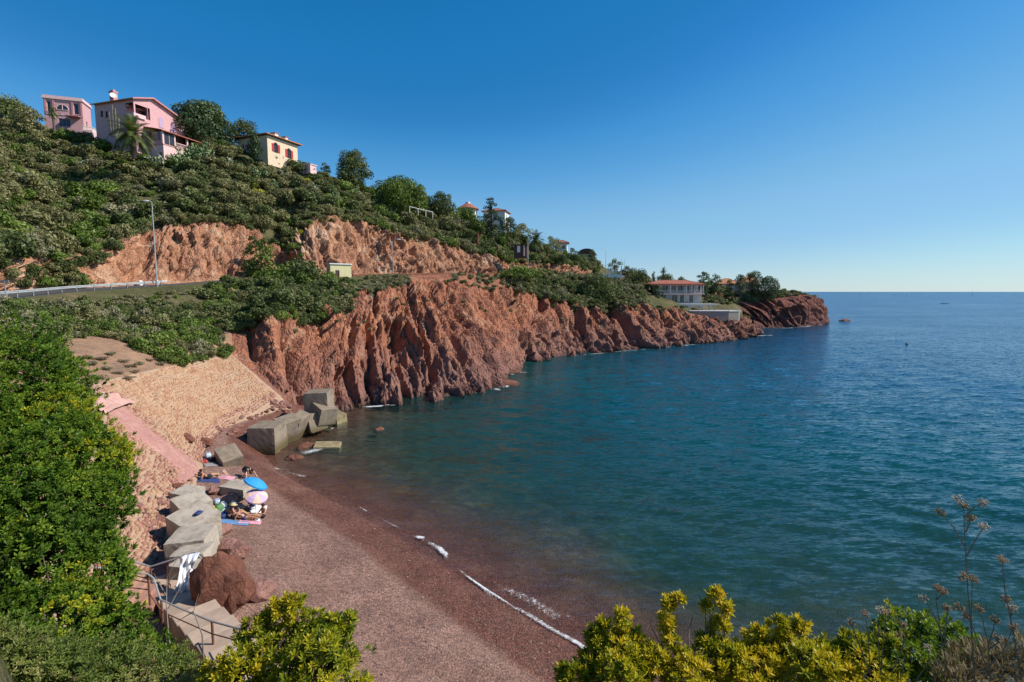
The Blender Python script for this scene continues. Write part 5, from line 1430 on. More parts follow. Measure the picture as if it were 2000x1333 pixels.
lamp(1031, 528, 462, 150, 'pale street lamp above the leaning bright green pine')
lamp(1183, 520, 488, 205, 'distant street lamp on the skyline above the white roadside terrace', s=-1)
lamp(1219, 535, 507, 215, 'farthest street lamp on the skyline seaward of the white roadside terrace', s=-1)

# ------------------------------------------------------------------ road furniture
el = line[4]; fl_ = line[5]
pe, _ = project(el)
def road_pt(px, off=0.6):
    i = int(np.argmin(np.abs(pe - px) + (ucol < 0.6) * 9999)); d = fl_[i] - el[i]; d[2] = 0; d /= np.linalg.norm(d)
    return Vector(el[i] + d * off)
v = thing('guard_rail', 'long galvanised steel guard rail on short posts along the road bend', 'guard rail', road_pt(0))
org = Vector(v.location)
i0, i1 = [int(np.argmin(np.abs(pe - q) + (ucol < 0.6) * 9999)) for q in (-30, 332)]
pts = []
for i in range(i0, i1 + 1, 2):
    d = fl_[i] - el[i]; d[2] = 0; d /= np.linalg.norm(d); pts.append(Vector(el[i] + d * 0.5) - org)
mb = MB(); prof = [(0.0, 0.45), (0.05, 0.52), (0.0, 0.60), (0.05, 0.68), (0.0, 0.76)]
for k in range(len(pts)):
    t_ = (pts[min(k + 1, len(pts) - 1)] - pts[max(k - 1, 0)]).normalized(); sd = Vector((t_.y, -t_.x, 0))
    for q, z in prof: mb.v.append(tuple(pts[k] + sd * (0.06 + q) + UP * z))
    for q, z in prof: mb.v.append(tuple(pts[k] + sd * (0.04 + q) + UP * z))
for k in range(len(pts) - 1):
    for j in range(4): mb.f.append((k * 10 + j, k * 10 + j + 1, k * 10 + 11 + j, k * 10 + 10 + j)); mb.f.append((k * 10 + 5 + j, k * 10 + 15 + j, k * 10 + 16 + j, k * 10 + 6 + j))
mb.build('rail', MAT['galvanised'], v)
acc = 0; last = pts[0]; pm = MB(); pm.bx(-0.06, 0.06, -0.05, 0.05, -0.5, 0.78); pm.bx(0.061, 0.1, -0.12, 0.12, 0.5, 0.72); pme = pm.mesh('post', MAT['grey_metal'])
for k in range(1, len(pts)):
    acc += (pts[k] - last).length; last = pts[k]
    if acc > 2.4: acc = 0; put('post', pme, v, loc=pts[k], rot=(0, 0, R(-5)))
# low parapet along the far road
v = thing('parapet_wall', 'low brown stone parapet edging the road above the red sea cliff', 'wall', road_pt(700))
org = Vector(v.location); pa = []
i0, i1 = [int(np.argmin(np.abs(pe - q) + (ucol < 0.6) * 9999)) for q in (690, 1010)]
for i in range(i0, i1 + 1, 3):
    d = fl_[i] - el[i]; d[2] = 0; d /= np.linalg.norm(d); pa.append((Vector(el[i]) - org, Vector(d)))
mb = MB()
for k, (q, d) in enumerate(pa):
    hgt_ = 0.4
    for s_, z in ((0.05, -0.8), (0.05, hgt_), (0.4, hgt_), (0.4, -0.8)): mb.v.append(tuple(q + d * s_ + UP * z))
for k in range(len(pa) - 1):
    for j in range(3): mb.f.append((k * 4 + j, k * 4 + j + 1, k * 4 + 5 + j, k * 4 + 4 + j))
mb.build('coping', MAT['boulder_rock'], v)
# white cabinet, marker stone, height bar
q = road_pt(150, 8.2); 
v = thing('roadside_cabinet', 'small white roadside cabinet behind the guard rail', 'cabinet', (q.x, q.y, q.z), R(-15))
mb = MB(); mb.bx(-0.5, 0.5, -0.3, 0.3, -0.2, 1.25); mb.build('body', MAT['white_paint'], v, bevel=0.04)
mb = MB(); mb.bx(-0.56, 0.56, -0.36, 0.36, 1.25, 1.33); mb.build('top', MAT['white_paint'], v)
mb = MB(); mb.bx(-0.44, 0.44, -0.33, -0.302, 0.05, 1.15); mb.build('door', MAT['white_wall'], v)
q = road_pt(338, 6.8); mb = MB(); mb.lathe([(0.3, -0.2), (0.3, 0.55), (0.24, 0.75), (0.05, 0.82)], 10)
o = mb.build('marker_stone', MAT['white_wall'], loc=q); tag(o, 'small white rounded marker stone at the foot of the rock cutting', 'marker stone')
q = P(11, 572, 50)
v = thing('road_sign', 'low dark roadside sign board on a post at the frame-side end of the guard rail', 'sign', q)
mb = MB(); mb.tube([(0, 0, -1.2), (0, 0, 1.1)], 0.06, 6); mb.build('post', MAT['grey_metal'], v)
mb = MB(); mb.bx(-0.75, 0.4, -0.03, 0.03, 0.92, 1.2); mb.build('board', MAT['grey_metal'], v)
v.data if False else None
# ------------------------------------------------------------------ stone revetment
def sp(u, t):
    """a point of the revetment face: u station, t 0 foot .. 1 top"""
    j = float(np.interp(u, ucol, np.arange(NC))); j0 = min(int(j), NC - 2); f = j - j0
    B = line[1][j0] * (1 - f) + line[1][j0 + 1] * f; C = line[2][j0] * (1 - f) + line[2][j0 + 1] * f
    return Vector(B * (1 - t) + C * t)
def stone_mat(name, cols):
    m, n, l, b = nt(name)
    oi = n.new('ShaderNodeObjectInfo')
    f = math_(n, l, 'FRACT', math_(n, l, 'ADD', attr(n, 'rnd'), oi.outputs['Random']))
    r = ramp(n, cols); l.new(f, r.inputs[0]); t = tex(n, l, 6.0, 5, 0.65, 'Position')
    l.new(mixc(n, l, 0.6, r.outputs[0], mixc(n, l, t.outputs['Fac'], (0.5, 0.5, 0.5), (1.35, 1.3, 1.25)), 'MULTIPLY'), b.inputs['Base Color'])
    b.inputs['Roughness'].default_value = 0.9; b.inputs['Specular IOR Level'].default_value = 0.2; bump(n, l, b, t.outputs['Fac'], 0.6, 0.04)
stone_mat('revetment_stone', [(0.0, (0.36, 0.215, 0.13)), (0.35, (0.43, 0.265, 0.16)), (0.6, (0.46, 0.30, 0.19)), (0.8, (0.38, 0.20, 0.125)), (1.0, (0.33, 0.165, 0.11))])
stone_mat('red_stone', [(0.0, (0.28, 0.13, 0.095)), (0.5, (0.37, 0.20, 0.145)), (0.8, (0.43, 0.26, 0.19)), (1.0, (0.32, 0.16, 0.115))])
rv = thing('stone_revetment', 'sloping stone-faced revetment rising from the beach to the sandy bank', 'revetment', sp(4, 0))
RO = Vector(rv.location)
rs2 = random.Random(21)
STONES = []          # (corners, rnd, red)
def strip_u(u): return None
# rows follow the slope; stone size grows a little towards the foot and the near end
uu = 0.25; 
Ltot = 0
us = np.linspace(0.15, N_REV - 0.01, 400)
Pm = np.array([list(sp(u, 0.5)) for u in us]); al = np.concatenate([[0], np.cumsum(np.linalg.norm(np.diff(Pm, axis=0), axis=1))])
def u_of(s): return float(np.interp(s, al, us))
row_h = 0.28
nrows = 34
for r_ in range(nrows):
    t0, t1 = r_ / nrows, (r_ + 1) / nrows
    s = rs2.uniform(0, 0.4)
    while s < al[-1] - 0.3:
        L = rs2.uniform(0.24, 0.62)
        if s + L > al[-1]: break
        ua, ub = u_of(s + rs2.uniform(0.02, 0.09)), u_of(s + L - rs2.uniform(0.02, 0.09))
        g = rs2.uniform(0.03, 0.085) / row_h * (t1 - t0)
        jt = lambda: rs2.uniform(-0.30, 0.30) * (t1 - t0)
        wob = (0.45 * math.sin(s * 0.9 + r_ * 0.4) + 0.9 * float(vnoise(s * 0.45, r_ * 0.3, None, 9))) * (t1 - t0)
        c4 = [(ua, t0 + g + jt() + wob), (ub, t0 + g + jt() + wob), (ub, t1 - g + jt() + wob), (ua, t1 - g + jt() + wob)]
        if min(c[1] for c in c4) > 0.0 and max(c[1] for c in c4) < 1.0:
            q = [sp(*c) for c in c4]
            STONES.append((q, rs2.random(), (u_of(s) < 2.15 and rs2.random() < 0.75) or t0 < 0.12))
        s += L
# a pink rendered strip runs down the face: leave the stones out there
strip_line = [(112, 733), (170, 765), (240, 820), (300, 868), (350, 905), (388, 928)]
strip_w = [34, 40, 44, 44, 50, 70]
def in_strip(px, py):
    yc = np.interp(px, [a for a, b_ in strip_line], [b_ for a, b_ in strip_line]); w = np.interp(px, [a for a, b_ in strip_line], [14, 18, 18, 15, 18, 30])
    return 100 < px < 395 and abs(py - yc) < w * 0.8
def pillow(q, depth, rnd_):
    """irregular stone: raised top inset from its four corners (9 verts)"""
    n_ = (q[1] - q[0]).cross(q[3] - q[0]).normalized()
    if n_.z < 0: n_ = -n_
    c = sum(q, Vector()) / 4
    base = [x - n_ * 0.05 for x in q]; midp = [c + (x - c) * rnd_.uniform(0.90, 0.99) + n_ * depth * rnd_.uniform(0.5, 0.9) for x in q]
    topp = [c + (x - c) * rnd_.uniform(0.62, 0.78) + n_ * depth * rnd_.uniform(0.85, 1.25) for x in q]
    V = base + midp + topp
    F = []
    for L_ in (0, 4):
        for k in range(4): F.append((L_ + k, L_ + (k + 1) % 4, L_ + 4 + (k + 1) % 4, L_ + 4 + k))
    F.append((8, 9, 10, 11))
    return V, F
BUP = {0: ([], [], []), 1: ([], [], [])}
big = []
for q, rn, red in STONES:
    c = sum(q, Vector()) / 4
    px, py = project(np.array(c))
    if in_strip(float(px), float(py)): continue
    big.append((c.length if False else (c - CAMV).length, q, rn, red, float(px), float(py)))
big.sort(key=lambda x: x[0])
# the nearest stones in view are parts of their own, the rest one joined part
n_own = 0
for dist, q, rn, red, px, py in big:
    own = n_own < 290 and 236 < px < 345 and py < 1120
    V, F = pillow([x - RO for x in q], rs2.uniform(0.05, 0.11) * (1.4 if red else 1.0), rs2)
    if own:
        n_own += 1
        c = sum(V, Vector()) / len(V)
        me = mesh_np('stone', np.array([list(x - c) for x in V]), np.array(F), MAT['red_stone' if red else 'revetment_stone'], {'rnd': np.full(len(V), rn)})
        put('stone', me, rv, loc=c)
    else:
        B = BUP[1 if red else 0]; b0 = len(B[0]); B[0].extend(list(x) for x in V); B[1].extend([tuple(i + b0 for i in f) for f in F]); B[2].extend([rn] * len(V))
for k_, mname in ((0, 'revetment_stone'), (1, 'red_stone')):
    B = BUP[k_]
    o = put('stone_facing' if k_ == 0 else 'red_stone_facing', mesh_np('stone_facing', np.array(B[0]), np.array(B[1]), MAT[mname], {'rnd': np.array(B[2])}), rv); o['kind'] = 'stuff'

# pink strip: a rendered channel laid on the face, with a lump of thicker render half-way
def render_mat():
    m, n, l, b = nt('pink_render')
    t = tex(n, l, 0.8, 10, 0.72, 'Position'); t2 = tex(n, l, 3.5, 8, 0.7, 'Position'); v = tex(n, l, 1.8, 0, 0, 'Position', kind='vor', out='DISTANCE_TO_EDGE')
    r = ramp(n, [(0.30, (0.30, 0.135, 0.11)), (0.5, (0.41, 0.205, 0.17)), (0.62, (0.46, 0.27, 0.215)), (0.70, (0.42, 0.28, 0.19))])
    l.new(math_(n, l, 'ADD', math_(n, l, 'MULTIPLY', t.outputs['Fac'], 0.65), math_(n, l, 'MULTIPLY', t2.outputs['Fac'], 0.35)), r.inputs[0])
    ck = ramp(n, [(0.0, (0.55, 0.55, 0.55)), (0.03, (1, 1, 1))]); l.new(v.outputs['Distance'], ck.inputs[0])
    l.new(mixc(n, l, 0.8, r.outputs[0], ck.outputs[0], 'MULTIPLY'), b.inputs['Base Color']); b.inputs['Roughness'].default_value = 0.95
    bump(n, l, b, t2.outputs['Fac'], 0.8, 0.08)
render_mat()
plain('pale_pink_render', (0.50, 0.29, 0.245), 0.95, 0.25, 1.5, bumpd=0.04, detail=9)
REVT = BVHTree.FromPolygons([tuple(x) for x in TV[:BAND['CD'][1] + 1, :crev + 1].reshape(-1, 3)], [tuple(f) for f in grid_faces(BAND['CD'][1] + 1, crev + 1)])
def rev_hit(px, py):
    h = REVT.ray_cast(CAMV, ray(px, py).normalized()); return h[0] if h[0] is not None else None
def strip_mesh(name, edges, mat, lift, th, nw=9, seed=3):
    L_ = len(edges); n_seg = 60; V = []; 
    xs = np.linspace(0, L_ - 1, n_seg)
    for i, x in enumerate(xs):
        j = min(int(x), L_ - 2); f = x - j
        a = Vector((*edges[j][0], 0)).lerp(Vector((*edges[j + 1][0], 0)), f); c = Vector((*edges[j][1], 0)).lerp(Vector((*edges[j + 1][1], 0)), f)
        wob = 7 * float(fbm(i * 0.35, seed, None, 3, 3)); wo2 = 7 * float(fbm(i * 0.31, seed + 9.5, None, 4, 3))
        for k in range(nw):
            g = k / (nw - 1); q = a.lerp(c, g); q.y += wob * (1 - g) + wo2 * g
            h = rev_hit(q.x, q.y)
            if h is None: h = G(q.x, q.y, 2.0)
            e = min(1, 4 * min(g, 1 - g))
            V.append(list(h + Vector((0.55, 0, 0.75)) * (lift + th * e + 0.02 * float(fbm(h.x * 1.5, h.y * 1.5, h.z, 5, 3)))))
    V = np.array(V).reshape(n_seg, nw, 3)
    for _ in range(4): V[1:-1] = (V[:-2] + 2 * V[1:-1] + V[2:]) / 4
    return mesh_np(name, V.reshape(-1, 3), grid_faces(n_seg, nw), mat, smooth_shade=True)
me = strip_mesh('pink_channel', [((108, 742), (118, 729)), ((172, 778), (192, 757)), ((228, 826), (258, 804)), ((286, 868), (312, 850)), ((340, 915), (372, 893)), ((350, 950), (396, 920))], MAT['pink_render'], 0.02, 0.14)
o = put('pink_channel', me); tag(o, 'pink rendered channel running down the stone revetment to the beach', 'channel')
me = strip_mesh('render_apron', [((183, 778), (196, 770)), ((178, 800), (232, 776)), ((205, 812), (262, 790))], MAT['pale_pink_render'], 0.24, 0.16, 9, 8)
o = put('render_apron', me); tag(o, 'pale pink slab of thick render halfway up the pink channel', 'render slab')

# rubble at the foot of the revetment
def rock_mesh(seed, mat, flat=0.8, sub=3, ang=0.35):
    bm = bmesh.new(); bmesh.ops.create_icosphere(bm, subdivisions=sub, radius=1.0)
    co = np.array([list(x.co) for x in bm.verts]); rng = np.random.default_rng(seed)
    for _ in range(9):                                           # cut flat facets
        n_ = rng.normal(0, 1, 3); n_ /= np.linalg.norm(n_); d_ = rng.uniform(0.55, 0.92); s = co @ n_
        co = co - np.where(s > d_, s - d_, 0)[:, None] * n_ * 0.92
    co *= (1 + ang * 0.4 * fbm(co[:, 0] * 2.2 + seed, co[:, 1] * 2.2, co[:, 2] * 2.2, seed, 3))[:, None]
    co[:, 2] *= flat
    for x, c in zip(bm.verts, co): x.co = c
    me = bpy.data.meshes.new('rock'); bm.to_mesh(me); bm.free(); me.materials.append(mat)
    return me
RK = [rock_mesh(i, MAT['pink_rock'], 0.75, 2) for i in range(5)]; RB_ = [rock_mesh(20 + i, MAT['boulder_rock'], 0.9, 3) for i in range(4)]
def stones_along(pxs, n, spread, smin, smax, name, label, group, meshes, zoff=0.0, seed=1):
    rr = random.Random(seed)
    for i in range(n):
        f = rr.random() * (len(pxs) - 1); j = min(int(f), len(pxs) - 2); g = f - j
        px = pxs[j][0] * (1 - g) + pxs[j + 1][0] * g + rr.gauss(0, spread); py = pxs[j][1] * (1 - g) + pxs[j + 1][1] * g + rr.gauss(0, spread * 0.6)
        h = rev_hit(px, py); 
        if h is None or h.z < 1.6:
            h = G(px, py, 1.7); h.z = float(beach_z(h.x, h.y))
        s = rr.uniform(smin, smax)
        o = put(name, rr.choice(meshes), loc=(h.x, h.y, h.z + s * 0.2 + zoff), rot=(rr.uniform(-0.4, 0.4), rr.uniform(-0.4, 0.4), rr.uniform(0, 6.28)), scale=(s, s * rr.uniform(0.6, 1), s * rr.uniform(0.5, 0.9)))
        tag(o, label, 'stone', group)
stones_along([(405, 868), (440, 848), (500, 812), (550, 790)], 80, 9, 0.12, 0.42, 'rubble_stone', 'loose pinkish rubble stone along the foot of the stone revetment', 'rubble at the revetment foot', RK, seed=4)
stones_along([(545, 790), (575, 812)], 26, 8, 0.2, 0.5, 'cliff_rubble', 'pale broken stone between the revetment and the concrete blocks', 'rubble beside the blocks', RK, seed=5)
stones_along([(280, 985), (300, 1040), (325, 985)], 40, 14, 0.14, 0.3, 'fallen_stone', 'loose red stone lying on the near end of the revetment', 'loose stones on the near revetment', RK, seed=6)
# broken concrete footing at the revetment toe
for i, (px, py, sx, sy, rz, lab) in enumerate([(368, 858, 1.9, 0.7, -0.75, 'dark broken footing slab lifting at the revetment toe'), (398, 866, 1.5, 0.8, -0.3, 'red brown broken footing slab next to the bathing bags'), (347, 955, 0.8, 0.5, 0.2, 'flat dark stone slab lying at the lower end of the pink channel')]):
    h = rev_hit(px, py) or G(px, py, 2.0)
    o = put('footing_slab', rock_mesh(60 + i, MAT['boulder_rock'], 0.35, 3), loc=h + Vector((0, 0, 0.15)), rot=(0.1, 0.15, rz), scale=(sx * 0.6, sy * 0.6, 0.7)); tag(o, lab, 'slab')

# ------------------------------------------------------------------ concrete blocks
def bz(p): return float(beach_z(p.x, p.y))
def GB(px, py):
    """where the sight line meets the shingle"""
    z = 1.5
    for _ in range(14): p = G(px, py, z); z = 0.6 * z + 0.4 * max(bz(p), 0.0)
    p.z = bz(p); return p
def block(name, label, px, py, z_top, size, rz, tilt=(0, 0), mat='concrete', group=None, seed=0):
    """a cast block whose top centre lies on the sight line at height z_top"""
    c = G(px, py, z_top)
    bm = bmesh.new(); bmesh.ops.create_cube(bm, size=1.0)
    bmesh.ops.subdivide_edges(bm, edges=bm.edges[:], cuts=9, use_grid_fill=True)
    rr = np.random.default_rng(seed)
    for x in bm.verts:
        q = np.array(x.co) * 2; e = np.abs(q); r_ = 0.05
        k = (np.sort(e)[1] > 0.98)
        ch = 1 - (0.004 + 0.035 * max(0.0, float(vnoise(q[0] * 3.1 + seed, q[1] * 3.1, q[2] * 3.1, 3)) - 0.25)) * (2.5 if np.sort(e)[0] > 0.98 else 1.0)
        x.co = Vector(x.co) * (ch if k else 1.0)
        x.co = Vector((x.co.x * size[0], x.co.y * size[1], x.co.z * size[2])) + Vector(rr.normal(0, 0.004, 3))
    me = bpy.data.meshes.new(name); bm.to_mesh(me); bm.free(); me.materials.append(MAT[mat])
    M = Matrix.Rotation(rz, 3, 'Z') @ Matrix.Rotation(tilt[0], 3, 'X') @ Matrix.Rotation(tilt[1], 3, 'Y')
    o = put(name, me, loc=c - M @ Vector((0, 0, size[2] / 2)), rot=M.to_euler())
    return tag(o, label, 'concrete block', group)
gF, gN = 'concrete blocks between the beach and the cliff', 'row of concrete blocks at the back of the beach'
block('concrete_block', 'large concrete block with a dark seaward-shaded face at the beach corner', 522, 829, 2.5, (2.5, 2.9, 2.5), R(2), (0, 0), 'concrete_tidal', gF, 1)
block('concrete_block', 'concrete block jammed against the far side of the largest dark-faced block', 562, 818, 2.5, (1.4, 2.2, 2.8), R(-30), (R(6), R(20)), 'concrete_tidal', gF, 2)
block('concrete_block', 'narrow upright stained block between two leaning blocks at the water', 586, 813, 2.4, (1.2, 2.0, 2.6), R(-12), (R(14), R(24)), 'concrete_tidal', gF, 3)
block('concrete_block', 'leaning flat-topped block beside the narrow upright block', 608, 806, 2.2, (1.9, 2.0, 2.0), R(-38), (R(6), R(-8)), 'concrete_tidal', gF, 4)
block('concrete_block', 'square block highest up against the cliff foot with a dark shaded side', 622, 764, 4.2, (2.5, 2.6, 2.6), R(4), (0, R(-2)), 'concrete_tidal', gF, 5)
block('concrete_block', 'tilted diamond-shaped block below the highest block', 634, 791, 2.9, (2.5, 2.0, 1.8), R(-40), (R(-6), R(16)), 'concrete_tidal', gF, 6)
block('concrete_block', 'weed-stained block half sunk at the waters edge beside the tilted diamond block', 658, 810, 1.0, (1.5, 1.5, 1.6), R(-30), (R(16), R(12)), 'concrete_weedy', gF, 7)
block('concrete_block', 'yellowish weedy block lapped by the water in front of the diamond block', 630, 824, 0.9, (1.9, 1.6, 1.6), R(20), (R(18), R(4)), 'concrete_weedy', gF, 8)
block('concrete_block', 'low submerged weedy block among the breaking foam', 640, 868, 0.25, (2.4, 1.5, 1.0), R(10), (R(6), R(3)), 'concrete_weedy', gF, 9)
block('concrete_block', 'small tilted cube standing on its edge beside the bathing bags', 447, 884, 2.6, (1.7, 1.5, 1.4), R(-42), (R(8), R(28)), 'concrete_tidal', gF, 10)
gl_ = [(366, 957, 3.1, (1.3, 1.3, 1.6), -8, (4, 6), 'far-end concrete block of the row behind the sunbathers, pale and low'),
       (374, 976, 3.4, (1.5, 1.6, 1.9), -34, (4, 16), 'concrete block with a sharp roof-like ridge, next to the far-end block of the row'),
       (378, 1005, 3.5, (1.75, 1.8, 2.0), -26, (10, 14), 'concrete block of the row with a dark bag lying on its top'),
       (373, 1042, 3.4, (1.75, 1.6, 2.0), 10, (4, -3), 'wide flat-topped concrete block in the middle of the row'),
       (376, 1072, 3.2, (1.5, 1.1, 1.9), 5, (2, -4), 'flat concrete block of the row right behind the white sheet'),
       (372, 1096, 3.0, (1.4, 1.1, 1.8), -6, (0, 3), 'near-end concrete block of the row partly covered by the white sheet')]
for i, (px, py, z, s, rz, tl, lab) in enumerate(gl_): block('concrete_block', lab, px, py, z, s, R(rz), (R(tl[0]), R(tl[1])), 'concrete', gN, 30 + i)
block('concrete_slab', 'flat pale concrete slab lying on the shingle beside the blue parasol', 465, 946, 2.25, (1.9, 1.3, 0.6), R(-14), (R(3), R(2)), 'concrete', None, 44)

# ------------------------------------------------------------------ boulders
def boulder(px, py, s, label, mesh, name='boulder', rz=0.0, sink=0.3):
    p = GB(px, py)
    o = put(name, mesh, loc=(p.x, p.y, p.z + s[2] * (0.8 - sink)), rot=(0, 0, rz), scale=s); return tag(o, label, 'rock')
boulder(432, 1185, (1.05, 1.1, 1.6), 'tall brown boulder rising beside the beach steps', RB_[0], rz=0.4)
boulder(462, 1185, (0.75, 0.8, 1.05), 'smaller brown boulder leaning on the tall boulder by the steps', RB_[1], rz=1.4)
boulder(446, 1085, (0.7, 0.6, 0.7), 'knobbly pink rock at the back of the beach near the steps', RK[0], rz=0.3)
boulder(462, 1092, (0.6, 0.7, 0.6), 'pale pink rock next to the knobbly rock near the steps', RK[1], rz=2.0)
boulder(436, 1045, (0.7, 0.45, 0.5), 'low pink rock beside the wide flat-topped block', RK[2], rz=1.0)
boulder(415, 1042, (0.4, 0.4, 0.5), 'small pink rock touching the wide flat-topped block', RK[3], rz=0.2)
boulder(505, 1165, (0.8, 0.7, 0.55), 'rounded pinkish rock beyond the brown boulders', RK[3], rz=0.7)
boulder(440, 985, (0.7, 0.5, 0.5), 'pinkish rock among the bathing bags', RK[4], rz=0.7)
boulder(455, 975, (0.5, 0.4, 0.45), 'small pale rock between the slab and the bathing bags', RK[1], rz=2.7)
boulder(420, 965, (0.6, 0.5, 0.5), 'brown pink rock at the far end of the block row', RK[0], rz=1.7)
for px, py, s, lab in [(575, 893, 0.7, 'dark wet rock breaking the surf off the beach corner'), (598, 872, 0.8, 'dark rock under the white surf beside the blocks'), (620, 842, 0.8, 'flat wet rock beside the weedy block'), (668, 818, 0.7, 'small yellowish rock at the foot of the cliff'), (740, 838, 0.6, 'dark rock just awash off the cliff foot')]:
    p = G(px, py, 0); o = put('sea_rock', RB_[2], loc=(p.x, p.y, -0.15), rot=(0, 0, px), scale=(s * 1.3, s, s * 0.7)); tag(o, lab, 'rock')
for px, py, s, lab in [(1650, 627.5, 2.2, 'dark reef rock awash off the tip of the headland'), (1478, 652, 1.6, 'low dark rock at the tip of the nearer cliff'), (1000, 728, 1.4, 'low rock in the foam below the cliff notch'), (985, 752, 1.8, 'reddish rock in the foam below the cliff spur')]:
    p = G(px, py, 0); o = put('reef_rock', RB_[3], loc=(p.x, p.y, -0.2), rot=(0, 0, 0.3), scale=(s * 1.6, s, s * 0.7)); tag(o, lab, 'rock')

# pebbles, drawn one by one over the shingle
rng = np.random.default_rng(12)
n_p = 42000
qx = rng.uniform(-22, 14, n_p * 3); qy = rng.uniform(11, 46, n_p * 3); sd = shore_sd(qx, qy)
u_ = rng.random(n_p * 3); ok = (sd < 0.6) & (sd > -17) & (u_ < (18 / np.maximum(qy, 14)) ** 0.6)
qx, qy = qx[ok][:n_p], qy[ok][:n_p]; qz = beach_z(qx, qy); m_ = len(qx)
s = rng.uniform(0.014, 0.034, m_) * (1 + 1.3 * (rng.random(m_) > 0.975))
oc = np.array([[1, 0, 0], [0, 1, 0], [-1, 0, 0], [0, -1, 0], [0, 0, 0.6], [0, 0, -0.6]])
an = rng.uniform(0, 6.28, m_); ca, sa = np.cos(an), np.sin(an)
V = oc[None] * s[:, None, None] * np.stack([np.ones(m_), rng.uniform(0.6, 1, m_), np.ones(m_)], 1)[:, None, :]
V = np.stack([V[..., 0] * ca[:, None] - V[..., 1] * sa[:, None], V[..., 0] * sa[:, None] + V[..., 1] * ca[:, None], V[..., 2]], -1) + np.stack([qx, qy, qz + s * 0.25], -1)[:, None, :]
tri = np.array([[0, 1, 4], [1, 2, 4], [2, 3, 4], [3, 0, 4]]); F = (tri[None] + (np.arange(m_) * 6)[:, None, None]).reshape(-1, 3)
stone_mat('pebble', [(0.0, (0.09, 0.055, 0.047)), (0.3, (0.18, 0.11, 0.092)), (0.7, (0.26, 0.168, 0.142)), (0.92, (0.31, 0.215, 0.185)), (1.0, (0.46, 0.38, 0.33))])
o = put('pebbles', mesh_np('pebbles', V.reshape(-1, 3), F, MAT['pebble'], {'rnd': np.repeat(rng.random(m_), 6)})); tag(o, 'reddish brown pebbles of the shingle beach', 'pebbles', kind='stuff')

# ------------------------------------------------------------------ foam
def foam_mat():
    m, n, l, b = nt('foam')
    t = tex(n, l, 6.0, 9, 0.78, 'Position', dist=1.2); c = attr(n, 'cover')
    f = math_(n, l, 'ADD', math_(n, l, 'SUBTRACT', t.outputs['Fac'], 0.72), math_(n, l, 'MULTIPLY', c, 0.32))
    r = ramp(n, [(0.0, (0, 0, 0)), (0.16, (1, 1, 1))]); l.new(f, r.inputs[0])
    b.inputs['Base Color'].default_value = (0.74, 0.76, 0.76, 1); b.inputs['Roughness'].default_value = 0.7
    l.new(math_(n, l, 'MULTIPLY', r.outputs[0], 0.92), b.inputs['Alpha']); bump(n, l, b, t.outputs['Fac'], 0.5, 0.06)
foam_mat()
def foam(path, w0, w1, label, z=0.05, cover=1.0, seed=0):
    """ribbon along path [(px,py)], widths in metres to each side"""
    pts = [G(a, b_) for a, b_ in path]; n_s = max(24, int(sum((q - p_).length for p_, q in zip(pts, pts[1:])) * 3)); n_w = 9; V = []; cov = []
    xs = np.linspace(0, len(pts) - 1, n_s)
    for i, x in enumerate(xs):
        j = min(int(x), len(pts) - 2); p_ = pts[j].lerp(pts[j + 1], x - j); d = (pts[j + 1] - pts[j]).normalized(); sd_ = Vector((-d.y, d.x, 0))
        wv_ = 0.35 * float(fbm(i * 0.13, seed + 0.5, None, seed, 3)); e = min(1, 5 * min(i, n_s - 1 - i) / n_s)
        for k in range(n_w):
            g = k / (n_w - 1); off = -w0 + (w0 + w1) * g + wv_ * (w0 + w1)
            q = p_ + sd_ * off; bz_ = max(0.0, float(beach_z(q.x, q.y)) + 0.02) if z < 0.2 and q.y < 55 else 0
            hump = math.sin(math.pi * g) * 0.03
            V.append([q.x, q.y, max(z, bz_) + hump]); cov.append(cover * e * math.sin(math.pi * min(1, max(0, g))) ** 0.8 * (0.75 + 0.5 * float(vnoise(i * 0.25, seed + 3.3))))
    o = put('foam', mesh_np('foam', np.array(V), grid_faces(n_s, n_w), MAT['foam'], {'cover': np.array(cov)}, True)); tag(o, label, 'foam', kind='stuff')
foam([(800, 1046), (835, 1068), (882, 1102)], 0.12, 0.42, 'short white breaking wave along the middle of the beach', cover=1.2)
foam([(870, 1098), (930, 1142), (1000, 1188), (1080, 1236), (1160, 1288)], 0.05, 0.14, 'thin trailing edge of the near wash line', cover=1.25, seed=21)
foam([(905, 1130), (960, 1168), (1040, 1212), (1130, 1268), (1180, 1300)], 0.10, 0.28, 'thin white wash line along the near shore', cover=1.08, seed=2)
foam([(930, 1120), (1000, 1160), (1080, 1195), (1150, 1235)], 0.5, 0.6, 'broken lace of foam behind the near wash line', cover=0.88, seed=3)
foam([(690, 985), (740, 1015), (800, 1046)], 0.05, 0.12, 'faint wash line between the beach corner and the breaking wave', cover=1.2, seed=14)
foam([(520, 880), (545, 888), (600, 882), (650, 868)], 0.9, 0.9, 'white surf around the rocks at the beach corner', cover=0.95, seed=4)
foam([(528, 912), (560, 925), (606, 936)], 0.2, 0.3, 'thin wash line curling towards the beach corner', cover=1.1, seed=5)
foam([(592, 848), (625, 842), (660, 836)], 0.4, 0.4, 'white wash between the weedy blocks', cover=1.1, seed=6)
foam([(690, 800), (740, 795), (790, 790)], 0.5, 0.8, 'white wash at the foot of the near cliff', cover=1.15, seed=7)
foam([(960, 766), (990, 756), (1005, 748)], 1.0, 0.9, 'white wash off the cliff spur', cover=1.2, seed=8)
foam([(990, 735), (1010, 728), (1040, 727)], 1.0, 0.8, 'white wash in the notch behind the cliff spur', cover=1.2, seed=9)
foam([(1470, 659), (1490, 656), (1510, 655)], 1.2, 1.2, 'white wash off the tip of the nearer cliff', cover=1.0, seed=10)
